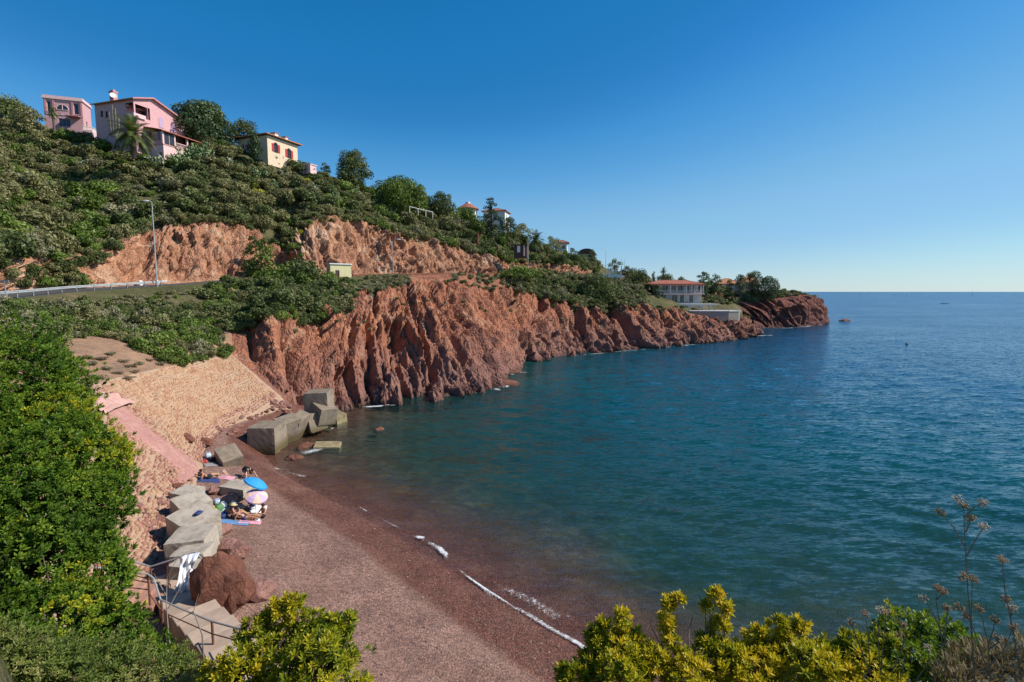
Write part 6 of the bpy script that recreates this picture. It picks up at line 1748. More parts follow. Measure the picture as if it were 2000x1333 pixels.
foam([(1500, 643), (1530, 642), (1560, 640), (1605, 635), (1622, 630)], 0.8, 1.0, 'thin white wash line below the far headland', cover=1.05, seed=11)
foam([(1628, 628), (1650, 628), (1672, 629)], 1.0, 1.2, 'white wash around the reef rock', cover=1.0, seed=12)
foam([(1090, 700), (1150, 693), (1250, 684), (1330, 676), (1400, 669)], 0.6, 0.8, 'thin broken wash below the long cliff', cover=0.92, seed=13)
# ------------------------------------------------------------------ people on the beach
def skin_mat(name, c):
    m, n, l, b = nt(name); t = tex(n, l, 9.0, 3, 0.5)
    l.new(mixc(n, l, t.outputs['Fac'], tuple(q * 0.88 for q in c), c), b.inputs['Base Color']); b.inputs['Roughness'].default_value = 0.5
    b.inputs['Subsurface Weight'].default_value = 0.05
skin_mat('skin_tan', (0.44, 0.22, 0.13)); skin_mat('skin_light', (0.58, 0.36, 0.26))
for nm, c in dict(hair_dark=(0.03, 0.02, 0.015), hair_brown=(0.09, 0.05, 0.03), cloth_navy=(0.03, 0.05, 0.16), cloth_black=(0.02, 0.02, 0.025), cloth_white=(0.72, 0.72, 0.7), cloth_red=(0.45, 0.06, 0.05),
                  cloth_pink=(0.62, 0.30, 0.36), cloth_blue=(0.10, 0.22, 0.42), cloth_pale_blue=(0.45, 0.58, 0.68), cloth_green=(0.12, 0.24, 0.10), cloth_yellow=(0.75, 0.58, 0.02), cloth_grey=(0.24, 0.23, 0.22), straw=(0.52, 0.40, 0.22)).items():
    plain(nm, c, 0.85, 0.18, 7.0)
POSE = {
    'sit': dict(pelvis=(0, 0, .13), waist=(0, -.04, .30), chest=(0, -.07, .47), neck=(0, -.05, .63), head=(0, -.02, .76), sh=(.18, -.07, .56), el=(.25, .06, .36), wr=(.17, .28, .34), hip=(.10, .03, .12), kn=(.14, .42, .36), an=(.12, .70, .08), toe=(.12, .86, .05)),
    'lean': dict(pelvis=(0, 0, .12), waist=(0, -.12, .25), chest=(0, -.24, .38), neck=(0, -.32, .52), head=(0, -.33, .66), sh=(.18, -.29, .45), el=(.27, -.45, .24), wr=(.25, -.42, .04), hip=(.10, .04, .11), kn=(.13, .46, .20), an=(.12, .86, .07), toe=(.13, .92, .16)),
    'lie': dict(pelvis=(0, 0, .11), waist=(0, -.19, .12), chest=(0, -.36, .14), neck=(0, -.53, .15), head=(0, -.67, .17), sh=(.18, -.46, .13), el=(.29, -.22, .08), wr=(.25, .04, .07), hip=(.10, .05, .10), kn=(.13, .36, .44), an=(.12, .56, .07), toe=(.12, .72, .05)),
    'bend': dict(pelvis=(0, -.10, .62), waist=(0, .08, .66), chest=(0, .28, .62), neck=(0, .44, .54), head=(0, .54, .43), sh=(.19, .37, .58), el=(.34, .46, .36), wr=(.42, .62, .12), hip=(.11, -.10, .58), kn=(.20, .10, .33), an=(.18, -.14, .08), toe=(.19, .06, .04)),
}
def person(pose, px, py, z, rz, label, skin, hair, garments, hat=None, group=None, sc=1.0, asym=0.0):
    p = GB(px, py); p.z += 0.03
    t = thing('person', label, 'person', p, rz, group); t.scale = (sc,) * 3
    J = POSE[pose]; pts = []; rad = []; ed = []
    def v_(c, r): pts.append(Vector(c)); rad.append(r); return len(pts) - 1
    pe_ = v_(J['pelvis'], .135); wa = v_(J['waist'], .115); chs = v_(J['chest'], .14); nk = v_(J['neck'], .055)
    hd0 = Vector(J['head']); up_ = (hd0 - Vector(J['neck'])).normalized(); 
    h1 = v_(hd0 - up_ * .03, .085); h2 = v_(hd0 + up_ * .06, .088)
    ed += [(pe_, wa), (wa, chs), (chs, nk), (nk, h1), (h1, h2)]
    fwd = Vector((0, 1, 0)) if pose in ('sit', 'lean') else (Vector((0, 0, 1)) if pose == 'lie' else Vector((0, .4, -.9)))
    nose = v_(hd0 + fwd * .10, .018); ed.append((h1, nose))
    for s in (-1, 1):
        m = lambda k, j=0.0: (J[k][0] * s, J[k][1] + j * s * asym, J[k][2])
        a = v_(m('sh'), .062); b_ = v_(m('el', .05), .045); c = v_(m('wr', .08), .032); ed += [(chs, a), (a, b_), (b_, c)]
        d = (pts[c] - pts[b_]).normalized(); side = d.cross(Vector((0, 0, 1))); side = side.normalized() if side.length > .05 else Vector((1, 0, 0))
        pal = v_(pts[c] + d * .06, .034); ed.append((c, pal))
        for k, (o_, L_) in enumerate(((-.035, .07), (-.012, .085), (.012, .08), (.034, .06))):
            f1_ = v_(pts[pal] + d * .05 + side * o_, .010); f2_ = v_(pts[pal] + d * (.05 + L_ * .6) + side * o_ * 1.2 + Vector((0, 0, -.015)), .009); ed += [(pal, f1_), (f1_, f2_)]
        th_ = v_(pts[pal] + d * .01 - side * .055, .011); t2 = v_(pts[th_] + d * .035 - side * .012, .010); ed += [(pal, th_), (th_, t2)]
        a = v_(m('hip'), .095); b_ = v_(m('kn', .10), .062); c = v_(m('an', .06), .042); e = v_(m('toe', .06), .03); ed += [(pe_, a), (a, b_), (b_, c), (c, e)]
    me = bpy.data.meshes.new('body'); bm = bmesh.new(); lay = bm.verts.layers.skin.verify()
    bv = [bm.verts.new(q) for q in pts]
    for q, r in zip(bv, rad): q[lay].radius = (r, r)
    bv[0][lay].use_root = True
    for a, b_ in ed: bm.edges.new((bv[a], bv[b_]))
    bm.to_mesh(me); bm.free(); me.materials.append(MAT[skin])
    o = put('body', me, t); md = o.modifiers.new('skin', 'SKIN'); md.use_smooth_shade = True; ss = o.modifiers.new('sub', 'SUBSURF'); ss.levels = 1; ss.render_levels = 1
    mb = MB(); back = hd0 - fwd * .022 + up_ * .035; mb.ell(back, (.105, .108, .112), 10, 7, up_.to_track_quat('Z', 'Y').to_matrix())
    if hair.endswith('long'): mb.tube([back, back - fwd * .07 - up_ * .12, back - fwd * .08 - up_ * .26], [.09, .075, .03], 8)
    mb.build('hair', MAT['hair_dark' if 'dark' in hair else 'hair_brown'], t, True)
    for g, mt in garments:
        mb = MB(); A = lambda k, s=1: Vector((J[k][0] * s, J[k][1], J[k][2]))
        if g in ('shorts', 'briefs'):
            f = .62 if g == 'shorts' else .14
            mb.tube([A('pelvis').lerp(A('waist'), .55), A('pelvis')], [.152, .165], 10)
            for s in (-1, 1): mb.tube([A('pelvis'), A('hip', s), A('hip', s).lerp(A('kn', s), f)], [.13, .115, .098], 9)
        elif g == 'top':
            mb.tube([A('waist').lerp(A('chest'), .55), A('chest'), A('chest').lerp(A('neck'), .2)], [.14, .158, .15], 10)
        elif g == 'shirt':
            mb.tube([A('pelvis').lerp(A('waist'), .3), A('waist'), A('chest'), A('chest').lerp(A('neck'), .7)], [.15, .14, .165, .09], 10)
            for s in (-1, 1): mb.tube([A('chest'), A('sh', s), A('sh', s).lerp(A('el', s), .6)], [.09, .082, .068], 8)
        mb.build({'shorts': 'swim_shorts', 'briefs': 'swim_briefs', 'top': 'bikini_top', 'shirt': 'shirt'}[g], MAT[mt], t, True)
    if hat:
        M_ = up_.to_track_quat('Z', 'Y').to_matrix(); mb = MB(); mb.lathe([(.24, 0.0), (.115, .02), (.11, .1), (.02, .12), (.02, .11), (.10, .09), (.105, .01), (.23, -.01)], 14)
        mb.v = [tuple(M_ @ Vector(q) + hd0 + up_ * .07) for q in mb.v]; mb.build('hat', MAT[hat], t, True)
    return t
person('lean', 404, 936, 1.8, R(-35), 'tanned person in dark shorts leaning back on a dark towel below the revetment', 'skin_tan', 'dark', [('shorts', 'cloth_black')])
person('lie', 426, 932, 1.8, R(-75), 'person lying on a pink towel with knees raised below the revetment', 'skin_light', 'dark', [('briefs', 'cloth_green'), ('top', 'cloth_green')])
person('bend', 481, 933, 1.7, R(-120), 'person in black with long dark hair bending down onto the shingle', 'skin_light', 'dark_long', [('shirt', 'cloth_black'), ('shorts', 'cloth_black')], asym=1.5, sc=1.05)
person('sit', 494, 996, 1.6, R(20), 'person in navy and white sitting in the shade of the striped parasol', 'skin_light', 'dark', [('shirt', 'cloth_navy'), ('shorts', 'cloth_white')])
person('sit', 457, 1014, 1.7, R(-50), 'tanned person in a straw hat sitting on a long blue towel', 'skin_tan', 'brown_long', [('briefs', 'cloth_black'), ('top', 'cloth_red')], hat='straw', sc=1.05)
person('sit', 514, 1012, 1.6, R(150), 'bare-backed tanned person in dark shorts sitting towards the sea', 'skin_tan', 'dark', [('shorts', 'cloth_black')])
person('lean', 478, 1016, 1.6, R(-80), 'tanned person leaning back with legs stretched out between the two seated people', 'skin_tan', 'brown', [('briefs', 'cloth_navy'), ('top', 'cloth_navy')])

# ------------------------------------------------------------------ parasols
def parasol(px, py, h, r, tilt, az_, label, mats, lie=0.0):
    p = GB(px, py)
    v = thing('beach_parasol', label, 'parasol', p)
    M = Matrix.Rotation(az_, 3, 'Z') @ Matrix.Rotation(tilt, 3, 'Y')
    mb = MB(); mb.tube([(0, 0, -0.25), (0, 0, h * 0.62)], 0.018, 6); kn = Vector((0, 0, h * 0.62)); tp_ = kn + M @ Vector((0, 0, h * 0.45)); mb.tube([kn, tp_], 0.015, 6); mb.tube([tp_, tp_ + M @ Vector((0, 0, 0.08))], 0.012, 5); mb.build('pole', MAT['white_paint'], v)
    n_ = 8; prof = [(0.02, 0.0), (0.35, -0.07), (0.7, -0.20), (1.0, -0.40)]
    for k in range(n_):
        a0_, a1_ = 2 * math.pi * k / n_, 2 * math.pi * (k + 1) / n_
        rows_ = []
        for j, (q, z) in enumerate(prof):
            rows_.append([M @ Vector((r * q * math.cos(a), r * q * math.sin(a), r * z)) + tp_ for a in (a0_, (a0_ + a1_) / 2, a1_)])
            rows_[-1][1] = rows_[-1][1] * 0.985 + tp_ * 0.015
        V = [x for rw_ in rows_ for x in rw_]; F = []
        for j in range(3):
            for i in range(2): F.append((j * 3 + i, j * 3 + i + 1, j * 3 + 4 + i, j * 3 + 3 + i))
        b0 = len(V); vl = [M @ Vector((r * math.cos(a), r * math.sin(a), -r * 0.40 - 0.09)) + tp_ for a in (a0_, (a0_ + a1_) / 2, a1_)]
        V += vl; F += [(9, 10, b0 + 1, b0), (10, 11, b0 + 2, b0 + 1)]
        mb = MB(); mb.add(V, F); pn = mb.build('canopy_panel', MAT[mats[k % len(mats)]], v); sd_ = pn.modifiers.new('cloth', 'SOLIDIFY'); sd_.thickness = 0.006
        if len(mats) > 1:                                        # a printed band in a second colour
            mb = MB(); c1 = [rows_[2][i] + M @ Vector((0, 0, 0.006)) for i in range(3)]; c2 = [rows_[2][i].lerp(rows_[3][i], 0.4) + M @ Vector((0, 0, 0.006)) for i in range(3)]
            mb.add(c1 + c2, [(0, 1, 4, 3), (1, 2, 5, 4)]); mb.build('band', MAT[mats[(k + 1) % len(mats)]], pn)
    mb = MB()
    for k in range(n_):
        a = 2 * math.pi * k / n_; mb.tube([tp_ + M @ Vector((0, 0, -0.02)), tp_ + M @ Vector((r * math.cos(a) * .98, r * math.sin(a) * .98, -r * .41))], 0.006, 4)
    mb.build('rib_frame', MAT['grey_metal'], v)
plain('parasol_blue', (0.03, 0.28, 0.62), 0.7, 0.06, 4.0); plain('parasol_lilac', (0.50, 0.36, 0.55), 0.8, 0.08, 4.0); plain('parasol_peach', (0.72, 0.48, 0.36), 0.8, 0.08, 4.0)
parasol(492, 998, 2.0, 0.74, R(30), R(25), 'bright blue parasol standing over the sunbathers', ['parasol_blue'])
parasol(500, 1006, 1.45, 0.66, R(24), R(-35), 'lilac and peach striped parasol just below the blue parasol', ['parasol_lilac', 'parasol_peach'])

# ------------------------------------------------------------------ towels, bags
def towel(px, py, w, L, rz, mat, label, z=1.7):
    p = GB(px, py); n_ = 14; V = []
    for i in range(n_):
        for j in range(8):
            x, y = (j / 7 - .5) * w, (i / (n_ - 1) - .5) * L; X = p.x + x * math.cos(rz) - y * math.sin(rz); Yy = p.y + x * math.sin(rz) + y * math.cos(rz)
            V.append((X - p.x, Yy - p.y, float(beach_z(X, Yy)) - p.z + 0.03 + 0.018 * float(vnoise(x * 6 + px, y * 5, None, 3))))
    mb = MB(); mb.add(V, [tuple(f) for f in grid_faces(n_, 8)]); o = mb.build('beach_towel', MAT[mat], None, True, loc=p); s_ = o.modifiers.new('t', 'SOLIDIFY'); s_.thickness = 0.012
    tag(o, label, 'towel')
towel(400, 938, 0.9, 1.8, R(-60), 'cloth_navy', 'dark towel under the person leaning back below the revetment')
towel(432, 932, 0.8, 1.7, R(-75), 'cloth_pink', 'pink towel under the person with raised knees')
towel(450, 1020, 0.95, 2.0, R(-75), 'cloth_blue', 'long blue towel under the person in the straw hat')
towel(488, 1020, 0.8, 1.2, R(-70), 'cloth_pink', 'pink and white crumpled towel between the seated sunbathers')
towel(505, 995, 0.9, 1.3, R(20), 'cloth_white', 'white towel in the shade below the striped parasol')
towel(412, 908, 0.8, 1.0, R(-40), 'cloth_grey', 'grey blanket with clothes beside the small tilted cube')
def bag(px, py, s, mat, label, name='beach_bag', z=1.7, top=None):
    p = GB(px, py) if top is None else G(px, py, top)
    v = thing(name, label, 'bag', p, px * 0.7)
    bm = bmesh.new(); bmesh.ops.create_icosphere(bm, subdivisions=3, radius=1.0); co = np.array([list(x.co) for x in bm.verts]); co = np.sign(co) * np.abs(co) ** 0.7
    co *= (1 + 0.12 * fbm(co[:, 0] * 2 + px, co[:, 1] * 2, co[:, 2] * 2, 4, 2))[:, None]; co *= np.array(s) / 2; co[:, 2] += s[2] / 2
    for x, c in zip(bm.verts, co): x.co = c
    me = bpy.data.meshes.new('body'); bm.to_mesh(me); bm.free(); me.materials.append(MAT[mat]); me.polygons.foreach_set('use_smooth', [True] * len(me.polygons)); put('body', me, v)
    mb = MB()
    for y in (-.2, .2): mb.tube([(math.cos(a) * s[0] * .28, y * s[1], s[2] * (.85 + .45 * math.sin(a))) for a in np.linspace(0.1, 3.04, 8)], 0.015, 5)
    mb.build('handle', MAT[mat], v)
bag(414, 1016, (.6, .4, .7), 'cloth_yellow', 'bright yellow bag standing against the block with the dark bag')
bag(428, 1000, (.5, .4, .45), 'cloth_green', 'green bag beside the bright yellow bag')
bag(436, 992, (.45, .3, .3), 'cloth_white', 'white bag among the belongings near the straw hat')
bag(425, 985, (.6, .4, .32), 'cloth_pale_blue', 'pale blue bundle behind the green bag')
bag(445, 1004, (.5, .35, .3), 'cloth_black', 'black bag beside the person in the straw hat')
bag(437, 1012, (.5, .35, .3), 'cloth_navy', 'navy bag in front of the yellow bag')
bag(407, 895, (.6, .4, .4), 'cloth_pale_blue', 'pale blue rucksack on the grey blanket')
bag(418, 900, (.5, .4, .3), 'cloth_black', 'black rucksack leaning at the small tilted cube')
bag(400, 905, (.4, .3, .22), 'cloth_red', 'small red pouch on the grey blanket')
bag(388, 1004, (.45, .3, .12), 'cloth_navy', 'flat dark blue bag lying on top of a concrete block', z=3.55, top=3.50)
bag(503, 1018, (.3, .3, .12), 'cloth_white', 'small white bundle beside the bare-backed person', z=1.6)

bag(470, 996, (.5, .4, .35), 'cloth_grey', 'grey bag between the slab and the person in the straw hat')
bag(455, 990, (.45, .35, .3), 'cloth_white', 'small white cool bag behind the person in the straw hat')
bag(422, 1022, (.4, .3, .3), 'cloth_pale_blue', 'pale blue bundle at the end of the long blue towel')
bag(392, 930, (.4, .3, .3), 'cloth_black', 'small black bag behind the person on the dark towel')
towel(440, 1000, 0.9, 1.5, R(-20), 'cloth_pale_blue', 'pale blue towel spread among the bags')
# ------------------------------------------------------------------ boats
plain('hull_dark', (0.05, 0.05, 0.06), 0.5, 0.1, 2.0)
def boat(px, py, L, label, name, cat, mast=0.0, mat='hull_dark', rz=0.0, rowers=0):
    p = G(px, py, 0)
    v = thing(name, label, cat, p, rz); secs = []
    for t in np.linspace(-1, 1, 11):
        w = L * 0.09 * (1 - abs(t) ** 2.4); secs.append([(t * L / 2, -w, 0.35 * (1 + .3 * t * t)), (t * L / 2, -w * .7, -0.15), (t * L / 2, 0, -0.25), (t * L / 2, w * .7, -0.15), (t * L / 2, w, 0.35 * (1 + .3 * t * t))])
    mb = MB(); mb.add([q for s in secs for q in s], [(i * 5 + j, i * 5 + j + 1, i * 5 + 6 + j, i * 5 + 5 + j) for i in range(10) for j in range(4)] + [(i * 5, i * 5 + 5, i * 5 + 9, i * 5 + 4) for i in range(10)]); mb.build('hull', MAT[mat], v)
    for k in range(rowers):
        x = -L * .3 + k * L * .6 / max(1, rowers - 1); mb = MB(); mb.tube([(x, 0, .1), (x, 0, .75), (x, 0, .85)], [.22, .2, .08], 7); mb.ell((x, 0, 1.02), (.13, .13, .15), 8, 5); mb.tube([(x, -1.6, .3), (x, 0, .6), (x, 1.6, .3)], .03, 4); mb.build('rower', MAT['cloth_black'], v)
    if mast:
        mb = MB(); mb.tube([(0, 0, .2), (0, 0, mast)], 0.08, 5); mb.build('mast', MAT['white_paint'], v); mb = MB(); mb.extrude([(0.1, 0, 1.0), (-L * .45, 0, 1.0), (0.1, 0, mast * .95)], (0, .06, 0)); mb.build('sail', MAT['white_paint'], v)
boat(1845, 593.5, 11.0, 'long dark rowing boat with seated crew out on the open sea', 'rowing_boat', 'boat', rowers=4)
boat(1984, 577, 9.0, 'small dark motor boat far out near the edge of the bay', 'motor_boat', 'boat')
for px, h, lab in ((1697, 16, 'tiny white sailing boat on the horizon nearest the headland'), (1899, 18, 'tiny white sailing boat on the horizon beyond the rowing boat'), (1770, 9, 'very small sailing boat on the horizon between the other two')):
    p_ = Vector((0, 2600.0, 0)); v_py = 570 + 15000 / 2600.0
    boat(px, v_py, 12, lab, 'sailing_boat', 'sailing boat', mast=h, mat='white_paint')
p = G(1771, 673, 0); v = thing('swimmer_buoy', 'small dark buoy with a pale tip floating in the open water', 'buoy', p)
mb = MB(); mb.lathe([(.05, -.3), (.35, -.05), (.35, .2), (.1, .45), (.03, .5)], 10); mb.build('float', MAT['hull_dark'], v); mb = MB(); mb.tube([(0, 0, .45), (0, 0, 1.0)], .05, 5); mb.build('tip', MAT['white_paint'], v)
# ------------------------------------------------------------------ the near slope the photographer stands on
NX, NY = np.meshgrid(np.linspace(-17, 20, 110), np.linspace(-4, 17, 90))
def near_z(x, y):
    x = np.asarray(x, float); y = np.asarray(y, float)
    z = 13.3 - 0.86 * np.maximum(0, y - 0.4)
    z = np.minimum(13.3 - 0.17 * np.maximum(0, y), z + 2.6 * np.maximum(0, -x - 0.80 * y - 0.5)) + 0.12 * fbm(x * 0.8, y * 0.8, None, 8, 3)
    return z - np.maximum(0, y - 13.5) * 1.2
NZ = near_z(NX, NY)
o = put('near_slope', mesh_np('near_slope', np.stack([NX, NY, NZ], -1).reshape(-1, 3), grid_faces(*NX.shape), MAT['hill_soil'], smooth_shade=True)); tag(o, kind='structure')

# ------------------------------------------------------------------ beach steps
plain('step_stone', (0.44, 0.33, 0.25), 0.9, 0.16, 2.0, bumpd=0.02)
plain('step_worn', (0.36, 0.265, 0.20), 0.9, 0.2, 2.0, bumpd=0.02)
plain('rust', (0.16, 0.075, 0.05), 0.8, 0.35, 12.0)
pa_, pb_ = P(338, 1152, 20.6), P(470, 1285, 15.2)
v = thing('beach_steps', 'broad pale stone steps coming down between the shrubs to the beach', 'steps', pa_)
d2 = Vector((pb_.x - pa_.x, pb_.y - pa_.y, 0)); Ls = d2.length; d2.normalize(); s2 = Vector((-d2.y, d2.x, 0)); ns = 8; rise = (pb_.z - pa_.z) / ns
for k in range(ns + 2):
    mb = MB(); c = d2 * (Ls / ns * (k + 0.5)); w = Ls / ns * 1.08
    mb.box((c.x, c.y, rise * (k + 1) - 0.7), (w, 1.5, 1.4), math.atan2(d2.y, d2.x)); mb.build('step', MAT['step_stone' if k % 2 else 'step_worn'], v, bevel=0.03)
mb = MB(); mb.prism([tuple((d2 * a + s2 * b_).xy) for a, b_ in ((0.05, -0.9), (0.05, 0.9), (-1.5, 0.95), (-1.7, -0.9))], -1.6, 0.02); mb.build('landing', MAT['step_stone'], v)
for k in range(4):
    q = P(300 - 22 * k, 1158 + 2 * k, 19.9 - 0.12 * k) - pa_; mb = MB(); mb.box((q.x, q.y, 0.16 * (k + 1) - 0.8), (0.62, 1.7, 1.6), R(12)); mb.build('side_step', MAT['red_stone'], v, bevel=0.02)
def railing(label, tops, posts, lower):
    o_ = P(*posts[0][:3]); v = thing('handrail', label, 'handrail', o_)
    mb = MB(); mb.tube([P(*t) - o_ for t in tops], 0.032, 7); mb.build('top_rail', MAT['galvanised'], v)
    for px, py, Y, bpy_ in posts:
        a, b_ = P(px, py, Y), P(px, bpy_, Y); mb = MB(); mb.tube([a - o_, Vector((a.x, a.y, b_.z)) - o_], 0.042, 7); mb.build('post', MAT['rust'], v)
    for lw in lower:
        mb = MB(); mb.tube([P(*t) - o_ for t in lw], 0.022, 6); mb.build('lower_rail', MAT['rust'], v)
railing('curved steel handrail with rusty posts along the shrub side of the beach steps', [(180, 1108, 18.6), (250, 1117, 18.9), (289, 1122, 19.0), (300, 1130, 18.9), (306, 1148, 18.6), (314, 1172, 18.2), (360, 1192, 17.2), (413, 1214, 16.0), (480, 1232, 14.8)],
        [(289, 1122, 19.0, 1182), (315, 1172, 18.2, 1222), (414, 1214, 16.0, 1262)], [[(180, 1122, 18.6), (250, 1131, 18.9), (289, 1138, 19.0)], [(180, 1140, 18.6), (289, 1152, 19.0)], [(292, 1160, 18.9), (316, 1195, 18.2), (413, 1238, 16.0), (480, 1256, 14.8)]])
railing('thin rusty handrail on the beach side of the steps beside the white sheet', [(245, 1093, 21.0), (294, 1107, 20.8), (345, 1091, 20.9), (382, 1079, 20.9), (394, 1092, 20.7), (397, 1110, 20.6)],
        [(294, 1107, 20.8, 1150), (327, 1098, 20.9, 1145), (397, 1106, 20.6, 1165)], [[(245, 1120, 21.0), (294, 1132, 20.8), (330, 1128, 20.9)]])
# draped plastic sheet
n_ = 22; V = []
tl, tr, bl, br = P(350, 1088, 20.6), P(390, 1080, 20.8), P(336, 1166, 19.9), P(376, 1150, 20.1)
for i in range(n_):
    for j in range(n_):
        a, b_ = i / (n_ - 1), j / (n_ - 1); q = tl.lerp(tr, b_).lerp(bl.lerp(br, b_), a)
        pinch = 1 - 0.35 * math.sin(math.pi * a); q = q.lerp(tl.lerp(tr, .5).lerp(bl.lerp(br, .45), a), 1 - pinch)
        q += Vector((0.12, -0.25, 0.05)) * (0.16 * math.sin(b_ * 11 + a * 4) * (0.25 + a) + 0.55 * float(vnoise(a * 6, b_ * 6, None, 4)))
        V.append(q - tl)
m_, n__, l_, b__ = nt('plastic_sheet'); b__.inputs['Base Color'].default_value = (0.74, 0.76, 0.80, 1); b__.inputs['Roughness'].default_value = 0.32; t_ = tex(n__, l_, 5.0, 4, 0.6); bump(n__, l_, b__, t_.outputs['Fac'], 0.5, 0.05)
mb = MB(); mb.add(V, [tuple(f) for f in grid_faces(n_, n_)]); o = mb.build('plastic_sheet', m_, None, True, loc=tl); sm_ = o.modifiers.new('t', 'SOLIDIFY'); sm_.thickness = 0.008
tag(o, 'crumpled shiny white plastic sheet hanging over the handrail by the steps', 'sheet')

# ------------------------------------------------------------------ foreground shrubs
leaf_mat('near_green', [(0.0, (0.030, 0.062, 0.008)), (0.35, (0.085, 0.160, 0.018)), (0.66, (0.165, 0.255, 0.025)), (0.84, (0.300, 0.330, 0.025)), (1.0, (0.55, 0.46, 0.03))], 0.38, 0.38, 0.12)
leaf_mat('near_yellow', [(0.0, (0.055, 0.085, 0.008)), (0.3, (0.160, 0.210, 0.016)), (0.6, (0.34, 0.34, 0.02)), (0.85, (0.54, 0.46, 0.025)), (1.0, (0.66, 0.48, 0.04))], 0.38, 0.38, 0.12)
leaf_mat('near_dull', [(0.0, (0.050, 0.085, 0.016)), (0.4, (0.120, 0.175, 0.034)), (0.75, (0.230, 0.255, 0.065)), (1.0, (0.38, 0.33, 0.15))], 0.3, 0.5, 0.12)
leaf_mat('near_dry', [(0.0, (0.11, 0.085, 0.05)), (0.5, (0.22, 0.17, 0.10)), (1.0, (0.36, 0.29, 0.19))], 0.2, 0.8, 0.1)
def rosette(rng, n=11, L=0.085, w=0.012, spread=1.0):
    """lanceolate leaves whorled round a twig tip pointing +Z"""
    V, F = [], []
    for k in range(n):
        a = k * 2.399 + rng.uniform(-.25, .25); f = k / n; e = (0.25 + 1.0 * f) * spread + rng.uniform(-.12, .12)   # angle from axis
        d = np.array([math.sin(e) * math.cos(a), math.sin(e) * math.sin(a), math.cos(e)]); s = np.array([-math.sin(a), math.cos(a), 0]); nn = np.cross(d, s)
        l = L * rng.uniform(.75, 1.15); b0 = np.array([0, 0, -0.035 * f]); ww = w * rng.uniform(.8, 1.2)
        m1 = b0 + d * l * .38 - nn * 0.0; m2 = b0 + d * l * .72 - np.array([0, 0, l * .05]); tip = b0 + d * l - np.array([0, 0, l * .14])
        i = len(V); V += [b0, m1 + s * ww, m2 + s * ww * .8, tip, m2 - s * ww * .8, m1 - s * ww, m1 * .5 + m2 * .5 + nn * ww * .35]
        F += [(i, i + 1, i + 6, i + 5), (i + 1, i + 2, i + 4 + 2, i + 6) if False else (i + 1, i + 2, i + 3, i + 6), (i + 6, i + 3, i + 4, i + 5)]
    return np.array(V), np.array(F)
def frames(N, rng):
    N = N / (np.linalg.norm(N, axis=1, keepdims=True) + 1e-9); T = rng.normal(0, 1, N.shape); T -= (T * N).sum(1, keepdims=True) * N; T /= np.linalg.norm(T, axis=1, keepdims=True); return T, np.cross(N, T), N
plain('twig', (0.20, 0.155, 0.115), 0.9, 0.25, 20.0)
